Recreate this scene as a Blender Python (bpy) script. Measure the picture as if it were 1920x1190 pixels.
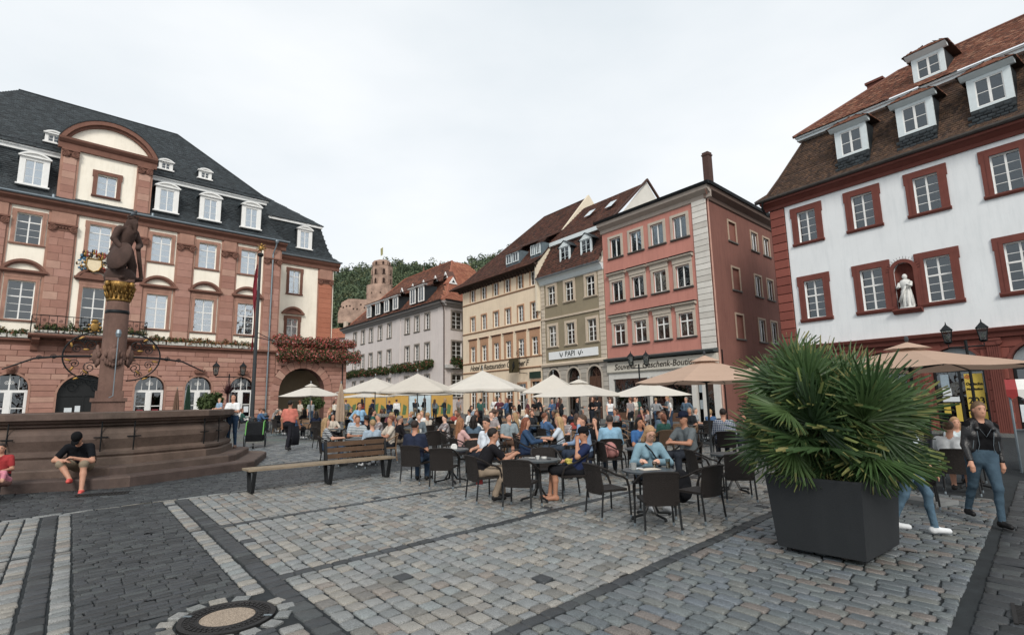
import bpy, bmesh, math, random
import numpy as np
from mathutils import Vector, Matrix

for _o in list(bpy.data.objects):
	bpy.data.objects.remove(_o)
SC = bpy.context.scene
COL = SC.collection
R = math.radians

# ------------------------------------------------------------------ camera
cam_d = bpy.data.cameras.new('camera')
cam_d.sensor_width = 36.0
cam_d.lens = 18.904
cam_d.clip_start = 0.05
cam_d.clip_end = 4000
cam = bpy.data.objects.new('camera', cam_d)
COL.objects.link(cam)
_p, _r = R(8.861), R(-1.1436)
_f = Vector((0, math.cos(_p), math.sin(_p)))
_u = Vector((0, -math.sin(_p), math.cos(_p)))
_x = Vector((1, 0, 0))
_x2 = _x * math.cos(_r) + _u * math.sin(_r)
_u2 = -_x * math.sin(_r) + _u * math.cos(_r)
_m = Matrix((_x2, _u2, -_f)).transposed().to_4x4()
_m.translation = (0, 0, 1.75)
cam.matrix_world = _m
SC.camera = cam

# ------------------------------------------------------------------ sky: a bright, even overcast
world = bpy.data.worlds.new('World')
SC.world = world
world.use_nodes = True
wn, wl = world.node_tree.nodes, world.node_tree.links
wn.clear()
SUN_EL, SUN_AZ = 37.0, 177.0     # behind the camera, high, veiled by cloud
sky = wn.new('ShaderNodeTexSky')
sky.sky_type = 'NISHITA'
sky.sun_disc = False
sky.sun_elevation = R(SUN_EL)
sky.sun_rotation = R(SUN_AZ)
sky.air_density = 1.0
sky.dust_density = 4.0
tc = wn.new('ShaderNodeTexCoord')
mp = wn.new('ShaderNodeMapping')
mp.inputs['Scale'].default_value = (1.0, 1.0, 2.6)
cn = wn.new('ShaderNodeTexNoise')
cn.inputs['Scale'].default_value = 1.5
cn.inputs['Detail'].default_value = 5
cn.inputs['Roughness'].default_value = 0.5
cr = wn.new('ShaderNodeValToRGB')
cr.color_ramp.elements[0].position = 0.25
cr.color_ramp.elements[0].color = (5.1, 5.55, 5.85, 1)
cr.color_ramp.elements[1].position = 0.75
cr.color_ramp.elements[1].color = (7.1, 7.2, 7.25, 1)
mx = wn.new('ShaderNodeMix')
mx.data_type = 'RGBA'
mx.inputs['Factor'].default_value = 0.9     # cloud cover over the blue
bg = wn.new('ShaderNodeBackground')
bg.inputs['Strength'].default_value = 0.10
wo = wn.new('ShaderNodeOutputWorld')
wl.new(tc.outputs['Generated'], mp.inputs['Vector'])
wl.new(mp.outputs['Vector'], cn.inputs['Vector'])
wl.new(cn.outputs['Fac'], cr.inputs['Fac'])
wl.new(sky.outputs['Color'], mx.inputs['A'])
wl.new(cr.outputs['Color'], mx.inputs['B'])
wl.new(mx.outputs['Result'], bg.inputs['Color'])
wl.new(bg.outputs['Background'], wo.inputs['Surface'])

# ------------------------------------------------------------------ sun veiled by cloud
sun_d = bpy.data.lights.new('sun', 'SUN')
sun_d.energy = 1.5
sun_d.angle = R(16)
sun_d.color = (1.0, 0.95, 0.88)
sun = bpy.data.objects.new('sun', sun_d)
COL.objects.link(sun)
_sd = Vector((math.sin(R(SUN_AZ)) * math.cos(R(SUN_EL)), math.cos(R(SUN_AZ)) * math.cos(R(SUN_EL)), math.sin(R(SUN_EL))))
sun.rotation_euler = _sd.to_track_quat('Z', 'Y').to_euler()

SC.view_settings.view_transform = 'Standard'
SC.view_settings.look = 'None'
SC.view_settings.exposure = 0.64
SC.view_settings.gamma = 1.0
SC.view_settings.use_curve_mapping = False
SC.render.engine = 'CYCLES'
SC.cycles.max_bounces = 6
SC.cycles.transparent_max_bounces = 12
SC.cycles.use_denoising = True

rng = random.Random(7)
nrng = np.random.default_rng(7)


# ------------------------------------------------------------------ helpers
MUTE = .84


def lin(h):
	if not isinstance(h, str):
		return h
	h = h.lstrip('#')
	out = []
	for i in (0, 2, 4):
		c = int(h[i:i + 2], 16) / 255
		out.append(c / 12.92 if c <= .04045 else ((c + .055) / 1.055) ** 2.4)
	y = .25 * out[0] + .6 * out[1] + .15 * out[2]      # muted: each colour pulled toward its own grey
	return tuple(y + (c - y) * MUTE for c in out)


MATS = {}


def mat(name, hexc, rough=.8, var=.14, scale=3.0, bump=0.0, bscale=40.0, metal=0.0, spec=.3, streak=0.0, dirt=None, coat=0.0):
	if name in MATS:
		return MATS[name]
	m = bpy.data.materials.new(name)
	m.use_nodes = True
	n, l = m.node_tree.nodes, m.node_tree.links
	b = n['Principled BSDF']
	c = lin(hexc)
	b.inputs['Roughness'].default_value = rough
	b.inputs['Metallic'].default_value = metal
	b.inputs['Specular IOR Level'].default_value = spec
	if coat:
		b.inputs['Coat Weight'].default_value = coat
	t = n.new('ShaderNodeTexCoord')
	nz = n.new('ShaderNodeTexNoise')
	nz.inputs['Scale'].default_value = scale
	nz.inputs['Detail'].default_value = 6
	nz.inputs['Roughness'].default_value = .62
	l.new(t.outputs['Object'], nz.inputs['Vector'])
	rp = n.new('ShaderNodeValToRGB')
	rp.color_ramp.elements[0].position = .3
	rp.color_ramp.elements[1].position = .7
	rp.color_ramp.elements[0].color = tuple(min(1, x * (1 - var)) for x in c) + (1,)
	rp.color_ramp.elements[1].color = tuple(min(1, x * (1 + var)) for x in c) + (1,)
	l.new(nz.outputs['Fac'], rp.inputs['Fac'])
	src = rp.outputs['Color']
	if streak:
		mpn = n.new('ShaderNodeMapping')
		mpn.inputs['Scale'].default_value = (1.6, 1.6, .22)
		n2 = n.new('ShaderNodeTexNoise')
		n2.inputs['Scale'].default_value = 2.2
		n2.inputs['Detail'].default_value = 8
		n2.inputs['Roughness'].default_value = .7
		l.new(t.outputs['Object'], mpn.inputs['Vector'])
		l.new(mpn.outputs['Vector'], n2.inputs['Vector'])
		r2 = n.new('ShaderNodeValToRGB')
		r2.color_ramp.elements[0].position = .48
		r2.color_ramp.elements[1].position = .78
		r2.color_ramp.elements[0].color = (0, 0, 0, 1)
		r2.color_ramp.elements[1].color = (streak,) * 3 + (1,)
		l.new(n2.outputs['Fac'], r2.inputs['Fac'])
		mm = n.new('ShaderNodeMix')
		mm.data_type = 'RGBA'
		mm.inputs['B'].default_value = (lin(dirt) if dirt else tuple(x * .45 for x in c)) + (1,)
		l.new(r2.outputs['Color'], mm.inputs['Factor'])
		l.new(src, mm.inputs['A'])
		src = mm.outputs['Result']
	l.new(src, b.inputs['Base Color'])
	if bump:
		nb = n.new('ShaderNodeTexNoise')
		nb.inputs['Scale'].default_value = bscale
		nb.inputs['Detail'].default_value = 5
		l.new(t.outputs['Object'], nb.inputs['Vector'])
		bp = n.new('ShaderNodeBump')
		bp.inputs['Strength'].default_value = bump
		bp.inputs['Distance'].default_value = .02
		l.new(nb.outputs['Fac'], bp.inputs['Height'])
		l.new(bp.outputs['Normal'], b.inputs['Normal'])
	MATS[name] = m
	return m


def mat_rnd(name, hexes, rough=.8, mode='attr', var=.25, nscale=6.0, spec=.3, bump=.3, bscale=60.0, trans=0.0, speck=0.0):
	"""colour picked piece by piece: from a face attribute 'rnd' or from the object's own random value"""
	if name in MATS:
		return MATS[name]
	m = bpy.data.materials.new(name)
	m.use_nodes = True
	n, l = m.node_tree.nodes, m.node_tree.links
	b = n['Principled BSDF']
	b.inputs['Roughness'].default_value = rough
	b.inputs['Specular IOR Level'].default_value = spec
	if mode == 'attr':
		a = n.new('ShaderNodeAttribute')
		a.attribute_name = 'rnd'
		fac = a.outputs['Fac']
	else:
		a = n.new('ShaderNodeObjectInfo')
		fac = a.outputs['Random']
	rp = n.new('ShaderNodeValToRGB')
	rp.color_ramp.interpolation = 'CONSTANT' if len(hexes) > 5 else 'LINEAR'
	while len(rp.color_ramp.elements) < len(hexes):
		rp.color_ramp.elements.new(.5)
	for i, h in enumerate(hexes):
		rp.color_ramp.elements[i].position = i / len(hexes) if len(hexes) > 5 else i / max(1, len(hexes) - 1)
		rp.color_ramp.elements[i].color = lin(h) + (1,)
	l.new(fac, rp.inputs['Fac'])
	t = n.new('ShaderNodeTexCoord')
	g = n.new('ShaderNodeNewGeometry')
	nz = n.new('ShaderNodeTexNoise')
	nz.inputs['Scale'].default_value = nscale
	nz.inputs['Detail'].default_value = 8
	nz.inputs['Roughness'].default_value = .7
	l.new(g.outputs['Position'], nz.inputs['Vector'])
	mr = n.new('ShaderNodeMapRange')
	mr.inputs['From Min'].default_value = .25
	mr.inputs['From Max'].default_value = .75
	mr.inputs['To Min'].default_value = 1 - var
	mr.inputs['To Max'].default_value = 1 + var
	l.new(nz.outputs['Fac'], mr.inputs['Value'])
	mul = n.new('ShaderNodeMix')
	mul.data_type = 'RGBA'
	mul.blend_type = 'MULTIPLY'
	mul.inputs['Factor'].default_value = 1
	l.new(rp.outputs['Color'], mul.inputs['A'])
	l.new(mr.outputs['Result'], mul.inputs['B'])
	src = mul.outputs['Result']
	if speck:
		vz = n.new('ShaderNodeTexNoise')
		vz.inputs['Scale'].default_value = 130
		vz.inputs['Detail'].default_value = 2
		l.new(g.outputs['Position'], vz.inputs['Vector'])
		m2 = n.new('ShaderNodeMapRange')
		m2.inputs['From Min'].default_value = .35
		m2.inputs['From Max'].default_value = .65
		m2.inputs['To Min'].default_value = 1 - speck
		m2.inputs['To Max'].default_value = 1 + speck
		l.new(vz.outputs['Fac'], m2.inputs['Value'])
		mu2 = n.new('ShaderNodeMix')
		mu2.data_type = 'RGBA'
		mu2.blend_type = 'MULTIPLY'
		mu2.inputs['Factor'].default_value = 1
		l.new(src, mu2.inputs['A'])
		l.new(m2.outputs['Result'], mu2.inputs['B'])
		src = mu2.outputs['Result']
	l.new(src, b.inputs['Base Color'])
	if bump:
		nb = n.new('ShaderNodeTexNoise')
		nb.inputs['Scale'].default_value = bscale
		nb.inputs['Detail'].default_value = 4
		l.new(g.outputs['Position'], nb.inputs['Vector'])
		bp = n.new('ShaderNodeBump')
		bp.inputs['Strength'].default_value = bump
		bp.inputs['Distance'].default_value = .01
		l.new(nb.outputs['Fac'], bp.inputs['Height'])
		l.new(bp.outputs['Normal'], b.inputs['Normal'])
	if trans:
		b.inputs['Transmission Weight'].default_value = 0
		tr = n.new('ShaderNodeBsdfTranslucent')
		ms = n.new('ShaderNodeMixShader')
		ms.inputs['Fac'].default_value = trans
		l.new(src, tr.inputs['Color'])
		l.new(b.outputs['BSDF'], ms.inputs[1])
		l.new(tr.outputs['BSDF'], ms.inputs[2])
		l.new(ms.outputs['Shader'], n['Material Output'].inputs['Surface'])
	MATS[name] = m
	return m


def glass(name, tint='#9fb0b4', refl=.22, rough=.03):
	if name in MATS:
		return MATS[name]
	m = bpy.data.materials.new(name)
	m.use_nodes = True
	n, l = m.node_tree.nodes, m.node_tree.links
	n.remove(n['Principled BSDF'])
	t = n.new('ShaderNodeBsdfTransparent')
	t.inputs['Color'].default_value = lin(tint) + (1,)
	g = n.new('ShaderNodeBsdfGlossy')
	g.inputs['Roughness'].default_value = rough
	g.inputs['Color'].default_value = (.92, .96, 1, 1)
	# uneven old panes: a slow ripple in the surface
	tx = n.new('ShaderNodeNewGeometry')
	nz = n.new('ShaderNodeTexNoise')
	nz.inputs['Scale'].default_value = 1.7
	l.new(tx.outputs['Position'], nz.inputs['Vector'])
	bp = n.new('ShaderNodeBump')
	bp.inputs['Strength'].default_value = .25
	bp.inputs['Distance'].default_value = .05
	l.new(nz.outputs['Fac'], bp.inputs['Height'])
	l.new(bp.outputs['Normal'], g.inputs['Normal'])
	f = n.new('ShaderNodeFresnel')
	f.inputs['IOR'].default_value = 1.5
	ad = n.new('ShaderNodeMath')
	ad.operation = 'ADD'
	ad.use_clamp = True
	ad.inputs[1].default_value = refl
	l.new(f.outputs['Fac'], ad.inputs[0])
	mxs = n.new('ShaderNodeMixShader')
	l.new(ad.outputs['Value'], mxs.inputs['Fac'])
	l.new(t.outputs['BSDF'], mxs.inputs[1])
	l.new(g.outputs['BSDF'], mxs.inputs[2])
	l.new(mxs.outputs['Shader'], n['Material Output'].inputs['Surface'])
	MATS[name] = m
	return m


class MB:
	def __init__(s):
		s.v, s.f, s.m = [], [], []

	def add(s, v, f, mi=0):
		o = len(s.v)
		s.v += [tuple(p) for p in v]
		s.f += [tuple(o + i for i in q) for q in f]
		s.m += [mi] * len(f)
		return s

	def box(s, x0, x1, y0, y1, z0, z1, mi=0):
		return s.add([(x0, y0, z0), (x1, y0, z0), (x1, y1, z0), (x0, y1, z0), (x0, y0, z1), (x1, y0, z1), (x1, y1, z1), (x0, y1, z1)],
					 [(0, 3, 2, 1), (4, 5, 6, 7), (0, 1, 5, 4), (1, 2, 6, 5), (2, 3, 7, 6), (3, 0, 4, 7)], mi)

	def block(s, x0, x1, z0, z1, yf, dep, ch=.02, mi=0):
		"""dressed stone: front face at yf, chamfered margin, running dep back"""
		v = [(x0, yf + dep, z0), (x1, yf + dep, z0), (x1, yf + dep, z1), (x0, yf + dep, z1),
			 (x0, yf + ch, z0), (x1, yf + ch, z0), (x1, yf + ch, z1), (x0, yf + ch, z1),
			 (x0 + ch, yf, z0 + ch), (x1 - ch, yf, z0 + ch), (x1 - ch, yf, z1 - ch), (x0 + ch, yf, z1 - ch)]
		f = [(8, 9, 10, 11), (4, 5, 9, 8), (5, 6, 10, 9), (6, 7, 11, 10), (7, 4, 8, 11), (0, 1, 5, 4), (1, 2, 6, 5), (2, 3, 7, 6), (3, 0, 4, 7)]
		return s.add(v, f, mi)

	def prism(s, poly, y0, y1, mi=0):
		"""polygon in x,z (counter-clockwise seen from -y) drawn out along y"""
		n = len(poly)
		v = [(x, y0, z) for x, z in poly] + [(x, y1, z) for x, z in poly]
		f = [tuple(range(n)), tuple(range(2 * n - 1, n - 1, -1))]
		f += [(i, i + n, (i + 1) % n + n, (i + 1) % n) for i in range(n)]
		return s.add(v, f, mi)

	def prismx(s, poly, x0, x1, mi=0):
		"""profile in y,z drawn out along x"""
		n = len(poly)
		v = [(x0, y, z) for y, z in poly] + [(x1, y, z) for y, z in poly]
		f = [tuple(range(n - 1, -1, -1)), tuple(range(n, 2 * n))]
		f += [(i, (i + 1) % n, (i + 1) % n + n, i + n) for i in range(n)]
		return s.add(v, f, mi)

	def prismz(s, poly, z0, z1, mi=0):
		n = len(poly)
		v = [(x, y, z0) for x, y in poly] + [(x, y, z1) for x, y in poly]
		f = [tuple(range(n - 1, -1, -1)), tuple(range(n, 2 * n))]
		f += [(i, (i + 1) % n, (i + 1) % n + n, i + n) for i in range(n)]
		return s.add(v, f, mi)

	def arc_band(s, cx, cz, r0, r1, a0, a1, y0, y1, n=12, mi=0):
		pts = [cxy for cxy in (a0 + (a1 - a0) * i / n for i in range(n + 1))]
		for i in range(n):
			a, b = pts[i], pts[i + 1]
			q = [(cx + r1 * math.cos(a), cz + r1 * math.sin(a)), (cx + r1 * math.cos(b), cz + r1 * math.sin(b)),
				 (cx + r0 * math.cos(b), cz + r0 * math.sin(b)), (cx + r0 * math.cos(a), cz + r0 * math.sin(a))]
			s.prism(q, y0, y1, mi)
		return s

	def tube(s, path, r, n=8, mi=0, cap=True):
		P = [Vector(p) for p in path]
		k = len(P)
		rr = r if isinstance(r, (list, tuple)) else [r] * k
		T = []
		for i in range(k):
			a, b = P[max(i - 1, 0)], P[min(i + 1, k - 1)]
			d = (b - a)
			T.append(d.normalized() if d.length > 1e-9 else Vector((0, 0, 1)))
		ref = Vector((0, 0, 1)) if abs(T[0].z) < .9 else Vector((1, 0, 0))
		N = T[0].cross(ref).normalized()
		v = []
		for i in range(k):
			N = (N - T[i] * N.dot(T[i]))
			N = N.normalized() if N.length > 1e-6 else T[i].orthogonal().normalized()
			B = T[i].cross(N)
			for j in range(n):
				a = 2 * math.pi * j / n
				v.append(P[i] + (N * math.cos(a) + B * math.sin(a)) * rr[i])
		f = []
		for i in range(k - 1):
			for j in range(n):
				f.append((i * n + j, i * n + (j + 1) % n, (i + 1) * n + (j + 1) % n, (i + 1) * n + j))
		if cap:
			f.append(tuple(range(n - 1, -1, -1)))
			f.append(tuple(range((k - 1) * n, k * n)))
		return s.add(v, f, mi)

	def lathe(s, prof, n=16, c=(0, 0, 0), mi=0, sx=1.0, sy=1.0):
		v = []
		for r, z in prof:
			for j in range(n):
				a = 2 * math.pi * j / n
				v.append((c[0] + r * math.cos(a) * sx, c[1] + r * math.sin(a) * sy, c[2] + z))
		f = []
		for i in range(len(prof) - 1):
			for j in range(n):
				f.append((i * n + j, i * n + (j + 1) % n, (i + 1) * n + (j + 1) % n, (i + 1) * n + j))
		f.append(tuple(range(n - 1, -1, -1)))
		f.append(tuple(range((len(prof) - 1) * n, len(prof) * n)))
		return s.add(v, f, mi)

	def ball(s, c, r, n=8, m=6, mi=0):
		rx, ry, rz = r if isinstance(r, (list, tuple)) else (r, r, r)
		v = [(c[0], c[1], c[2] - rz)]
		for i in range(1, m):
			ph = -math.pi / 2 + math.pi * i / m
			for j in range(n):
				a = 2 * math.pi * j / n
				v.append((c[0] + rx * math.cos(ph) * math.cos(a), c[1] + ry * math.cos(ph) * math.sin(a), c[2] + rz * math.sin(ph)))
		v.append((c[0], c[1], c[2] + rz))
		f = [(0, 1 + (j + 1) % n, 1 + j) for j in range(n)]
		for i in range(m - 2):
			for j in range(n):
				a = 1 + i * n
				f.append((a + j, a + (j + 1) % n, a + n + (j + 1) % n, a + n + j))
		a = 1 + (m - 2) * n
		f += [(a + j, a + (j + 1) % n, len(v) - 1) for j in range(n)]
		return s.add(v, f, mi)

	def xform(s, M, start=0):
		for i in range(start, len(s.v)):
			s.v[i] = tuple(M @ Vector(s.v[i]))
		return s

	def mesh(s, name, mats, smooth=False):
		me = bpy.data.meshes.new(name)
		me.from_pydata(s.v, [], s.f)
		for m in (mats if isinstance(mats, (list, tuple)) else [mats]):
			me.materials.append(m)
		if any(s.m):
			me.polygons.foreach_set('material_index', s.m)
		if smooth:
			me.polygons.foreach_set('use_smooth', [True] * len(s.f))
		me.update()
		return me

	def build(s, name, mats, parent=None, smooth=False):
		return link(name, s.mesh(name, mats, smooth), parent)


def link(name, me, parent=None):
	o = bpy.data.objects.new(name, me)
	COL.objects.link(o)
	if parent is not None:
		o.parent = parent
	return o


def empty(name, loc=(0, 0, 0), rz=0.0, parent=None):
	o = bpy.data.objects.new(name, None)
	COL.objects.link(o)
	o.location = loc
	o.rotation_euler = (0, 0, rz)
	o.empty_display_size = .1
	if parent is not None:
		o.parent = parent
	return o


def tag(o, label=None, cat=None, group=None, kind=None):
	if label:
		o['label'] = label
	if cat:
		o['category'] = cat
	if group:
		o['group'] = group
	if kind:
		o['kind'] = kind
	return o


def copy_tree(o, parent=None):
	c = o.copy()
	COL.objects.link(c)
	c.parent = parent
	for ch in o.children:
		copy_tree(ch, c)
	return c


def np_mesh(name, v, quads, mats, rnd=None, smooth=False, midx=None):
	"""large joined mesh from numpy arrays; quads is (m,4) or (m,3)"""
	me = bpy.data.meshes.new(name)
	v = np.ascontiguousarray(v, dtype=np.float32)
	q = np.ascontiguousarray(quads, dtype=np.int32)
	k = q.shape[1]
	me.vertices.add(len(v))
	me.vertices.foreach_set('co', v.ravel())
	me.loops.add(q.size)
	me.loops.foreach_set('vertex_index', q.ravel())
	me.polygons.add(len(q))
	me.polygons.foreach_set('loop_start', np.arange(0, q.size, k, dtype=np.int32))
	for m in (mats if isinstance(mats, (list, tuple)) else [mats]):
		me.materials.append(m)
	if midx is not None:
		me.polygons.foreach_set('material_index', np.ascontiguousarray(midx, dtype=np.int32))
	if rnd is not None:
		a = me.attributes.new('rnd', 'FLOAT', 'FACE')
		a.data.foreach_set('value', np.ascontiguousarray(rnd, dtype=np.float32))
	if smooth:
		me.polygons.foreach_set('use_smooth', np.ones(len(q), dtype=bool))
	me.update(calc_edges=True)
	me.validate()
	return me


def gz(x, y):
	"""the square rises gently away from the camera and to the left"""
	return -.13 - .008 * x + .010 * y


def lettering(txt, size, mats, name='lettering', depth=.012, shear=0.0, align='CENTER', space=1.0, bold=0.0):
	cu = bpy.data.curves.new(name, 'FONT')
	cu.body = txt
	cu.size = size
	cu.extrude = depth
	cu.shear = shear
	cu.align_x = align
	cu.align_y = 'CENTER'
	cu.space_character = space
	cu.offset = bold
	cu.resolution_u = 3
	ob = bpy.data.objects.new(name, cu)
	COL.objects.link(ob)
	dg = bpy.context.evaluated_depsgraph_get()
	me = bpy.data.meshes.new_from_object(ob.evaluated_get(dg))
	bpy.data.objects.remove(ob)
	me.materials.clear()
	me.materials.append(mats)
	# stand it up: text lies in x,y -> x,z facing -y
	me.transform(Matrix.Rotation(math.pi / 2, 4, 'X'))
	return me


def foliage_mesh(name, blobs, n, leaf, mats, frac=None, seed=1, flat=.6):
	"""leaf-sized faces spread through ellipsoids; frac = list of cumulative material shares"""
	g = np.random.default_rng(seed)
	vol = np.array([b[3] * b[4] * b[5] for b in blobs]) ** .7
	which = g.choice(len(blobs), n, p=vol / vol.sum())
	B = np.array(blobs)[which]
	d = g.normal(size=(n, 3))
	d /= np.linalg.norm(d, axis=1)[:, None]
	rad = g.random(n) ** .4
	c = B[:, :3] + d * rad[:, None] * B[:, 3:6]
	nrm = d * .8 + g.normal(size=(n, 3)) * flat
	nrm /= np.linalg.norm(nrm, axis=1)[:, None]
	t = np.cross(nrm, g.normal(size=(n, 3)))
	t /= np.linalg.norm(t, axis=1)[:, None] + 1e-9
	bt = np.cross(nrm, t)
	s = leaf * (.6 + .8 * g.random(n))[:, None]
	v = np.stack([c - t * s, c - bt * s * .55 + nrm * s * .15, c + t * s, c + bt * s * .55 + nrm * s * .15], 1).reshape(-1, 3)
	q = np.arange(4 * n).reshape(-1, 4)
	rnd = g.random(n)
	mi = None
	if frac:
		r = g.random(n)
		mi = np.searchsorted(np.array(frac), r)
		mi = np.minimum(mi, len(frac) - 1)
	return np_mesh(name, v, q, mats, rnd=rnd, midx=mi)
# ------------------------------------------------------------------ architecture helpers
def facade_root(name, p, xdir_deg, label, cat='building'):
	return tag(empty(name, (p[0], p[1], 0), R(xdir_deg)), label, cat)


def wall_open(mb, x0, x1, z0, z1, ops, y=0.0, dep=.3, mi=0, mir=None):
	"""wall face at y with openings (xa, xb, za, zb, rise); rise > 0 = arched head of that rise inside zb"""
	mir = mi if mir is None else mir
	xs = sorted({x0, x1, *[v for o in ops for v in (o[0], o[1])]})
	zs = sorted({z0, z1, *[v for o in ops for v in (o[2], o[3])]})
	xs = [x for x in xs if x0 - 1e-6 <= x <= x1 + 1e-6]
	zs = [z for z in zs if z0 - 1e-6 <= z <= z1 + 1e-6]
	for i in range(len(xs) - 1):
		k = 0
		while k < len(zs) - 1:
			xm = (xs[i] + xs[i + 1]) / 2
			def inside(kk):
				zm = (zs[kk] + zs[kk + 1]) / 2
				return any(o[0] < xm < o[1] and o[2] < zm < o[3] for o in ops)
			if inside(k):
				k += 1
				continue
			k2 = k
			while k2 < len(zs) - 1 and not inside(k2):
				k2 += 1
			a, b, c, d = xs[i], xs[i + 1], zs[k], zs[k2]
			mb.add([(a, y, c), (b, y, c), (b, y, d), (a, y, d)], [(0, 1, 2, 3)], mi)
			k = k2
	for o in ops:
		xa, xb, za, zb, rise = o
		zt = zb - rise
		path = [(xa, za), (xa, zt)]
		if rise > 0:
			h = (xb - xa) / 2
			rad = (h * h + rise * rise) / (2 * rise)
			cx, cz = (xa + xb) / 2, zb - rad
			a0 = math.pi / 2 + math.asin(min(1, h / rad))
			a1 = math.pi - a0
			n = 14
			pts = [(cx + rad * math.cos(a0 + (a1 - a0) * i / n), cz + rad * math.sin(a0 + (a1 - a0) * i / n)) for i in range(n + 1)]
			for p, q in zip(pts, pts[1:]):
				mb.add([(p[0], y, p[1]), (q[0], y, q[1]), (q[0], y, zb), (p[0], y, zb)], [(0, 1, 2, 3)], mi)
			path += pts[1:-1]
		path += [(xb, zt), (xb, za)]
		path.append((xa, za))
		for p, q in zip(path, path[1:]):
			mb.add([(p[0], y, p[1]), (p[0], y + dep, p[1]), (q[0], y + dep, q[1]), (q[0], y, q[1])], [(0, 1, 2, 3)], mir)
	return mb


_unit = {}


def unit_box(mt):
	if mt.name not in _unit:
		_unit[mt.name] = MB().box(0, 1, 0, 1, 0, 1).mesh('pane', mt)
	return _unit[mt.name]


def pane(par, x0, x1, z0, z1, y, mt, name='pane', th=.008):
	o = link(name, unit_box(mt), par)
	o.location = (x0, y, z0)
	o.scale = (x1 - x0, th, z1 - z0)
	return o


def window(par, x, z0, z1, w, y=.16, cols=2, rows=(0, .34, .67, 1), transom=None, fm=None, gm=None, fw=.055, bar=.022, blind=None, bm=None,
		   name='window', single=False, open_leaf=False):
	"""timber casement in an opening: frame and bars; a pane per light; blind = share of the height covered from the top"""
	mb = MB()
	x0, x1 = x - w / 2, x + w / 2
	d0, d1 = y, y + .06
	H = z1 - z0
	mb.box(x0, x0 + fw, d0, d1, z0, z1).box(x1 - fw, x1, d0, d1, z0, z1)
	mb.box(x0 + fw, x1 - fw, d0, d1, z0, z0 + fw * 1.2).box(x0 + fw, x1 - fw, d0, d1, z1 - fw, z1)
	ia, ib = x0 + fw, x1 - fw
	ja, jb = z0 + fw * 1.2, z1 - fw
	ce = [ia + (ib - ia) * i / cols for i in range(cols + 1)]
	re = [ja + (jb - ja) * r for r in rows]
	for c in ce[1:-1]:
		mb.box(c - .04, c + .04, d0 - .012, d1 - .004, ja, jb)
	for i, r in enumerate(re[1:-1]):
		t = .04 if (transom is not None and i + 1 == transom) else bar / 2
		for j in range(cols):
			a = ce[j] + (.04 if j else 0)
			b = ce[j + 1] - (.04 if j < cols - 1 else 0)
			mb.box(a, b, d0 + (-.02 if t > .03 else .012), d1 - .014, r - t, r + t)
	wo = mb.build(name, fm, par)
	if single:
		pane(wo, ia, ib, ja, jb, y + .03, gm)
	else:
		for j in range(cols):
			for i in range(len(re) - 1):
				pane(wo, ce[j] + (.04 if j else 0), ce[j + 1] - (.04 if j < cols - 1 else 0), re[i] + .012, re[i + 1] - .012, y + .03, gm)
	if blind:
		pane(wo, ia + .005, ib - .005, jb - (jb - ja) * blind, jb - .005, y + .062, bm, 'blind', .01)
	return wo


def surround(par, x, z0, z1, w, mt, t=.22, proud=.07, sill=.12, ear=0.0, head=0.0, name='surround', sillmat=None):
	mb = MB()
	a, b = x - w / 2, x + w / 2
	mb.box(a - t, a, -proud, .02, z0, z1 + t)
	mb.box(b, b + t, -proud, .02, z0, z1 + t)
	mb.box(a, b, -proud, .02, z1, z1 + t)
	mb.box(a - t * .45, a, -proud - .018, -proud, z0, z1 + t * .45)
	mb.box(b, b + t * .45, -proud - .018, -proud, z0, z1 + t * .45)
	mb.box(a, b, -proud - .018, -proud, z1, z1 + t * .45)
	if ear:
		mb.box(a - t - ear, a - t, -proud, .02, z1 - .25, z1 + t - .002)
		mb.box(b + t, b + t + ear, -proud, .02, z1 - .25, z1 + t - .002)
	if head:
		mb.box(a - t - .03, b + t + .03, -proud - .02, .02, z1 + t, z1 + t + head)
	o = mb.build(name, mt, par)
	if sill:
		MB().prismx([(.02, z0 - sill), (-proud - .02, z0 - sill), (-proud - .08, z0 - sill * .45), (-proud - .08, z0 - .002), (.02, z0 - .002)], a - t - .04, b + t + .04).build('sill', sillmat or mt, par)
	return o


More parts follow.
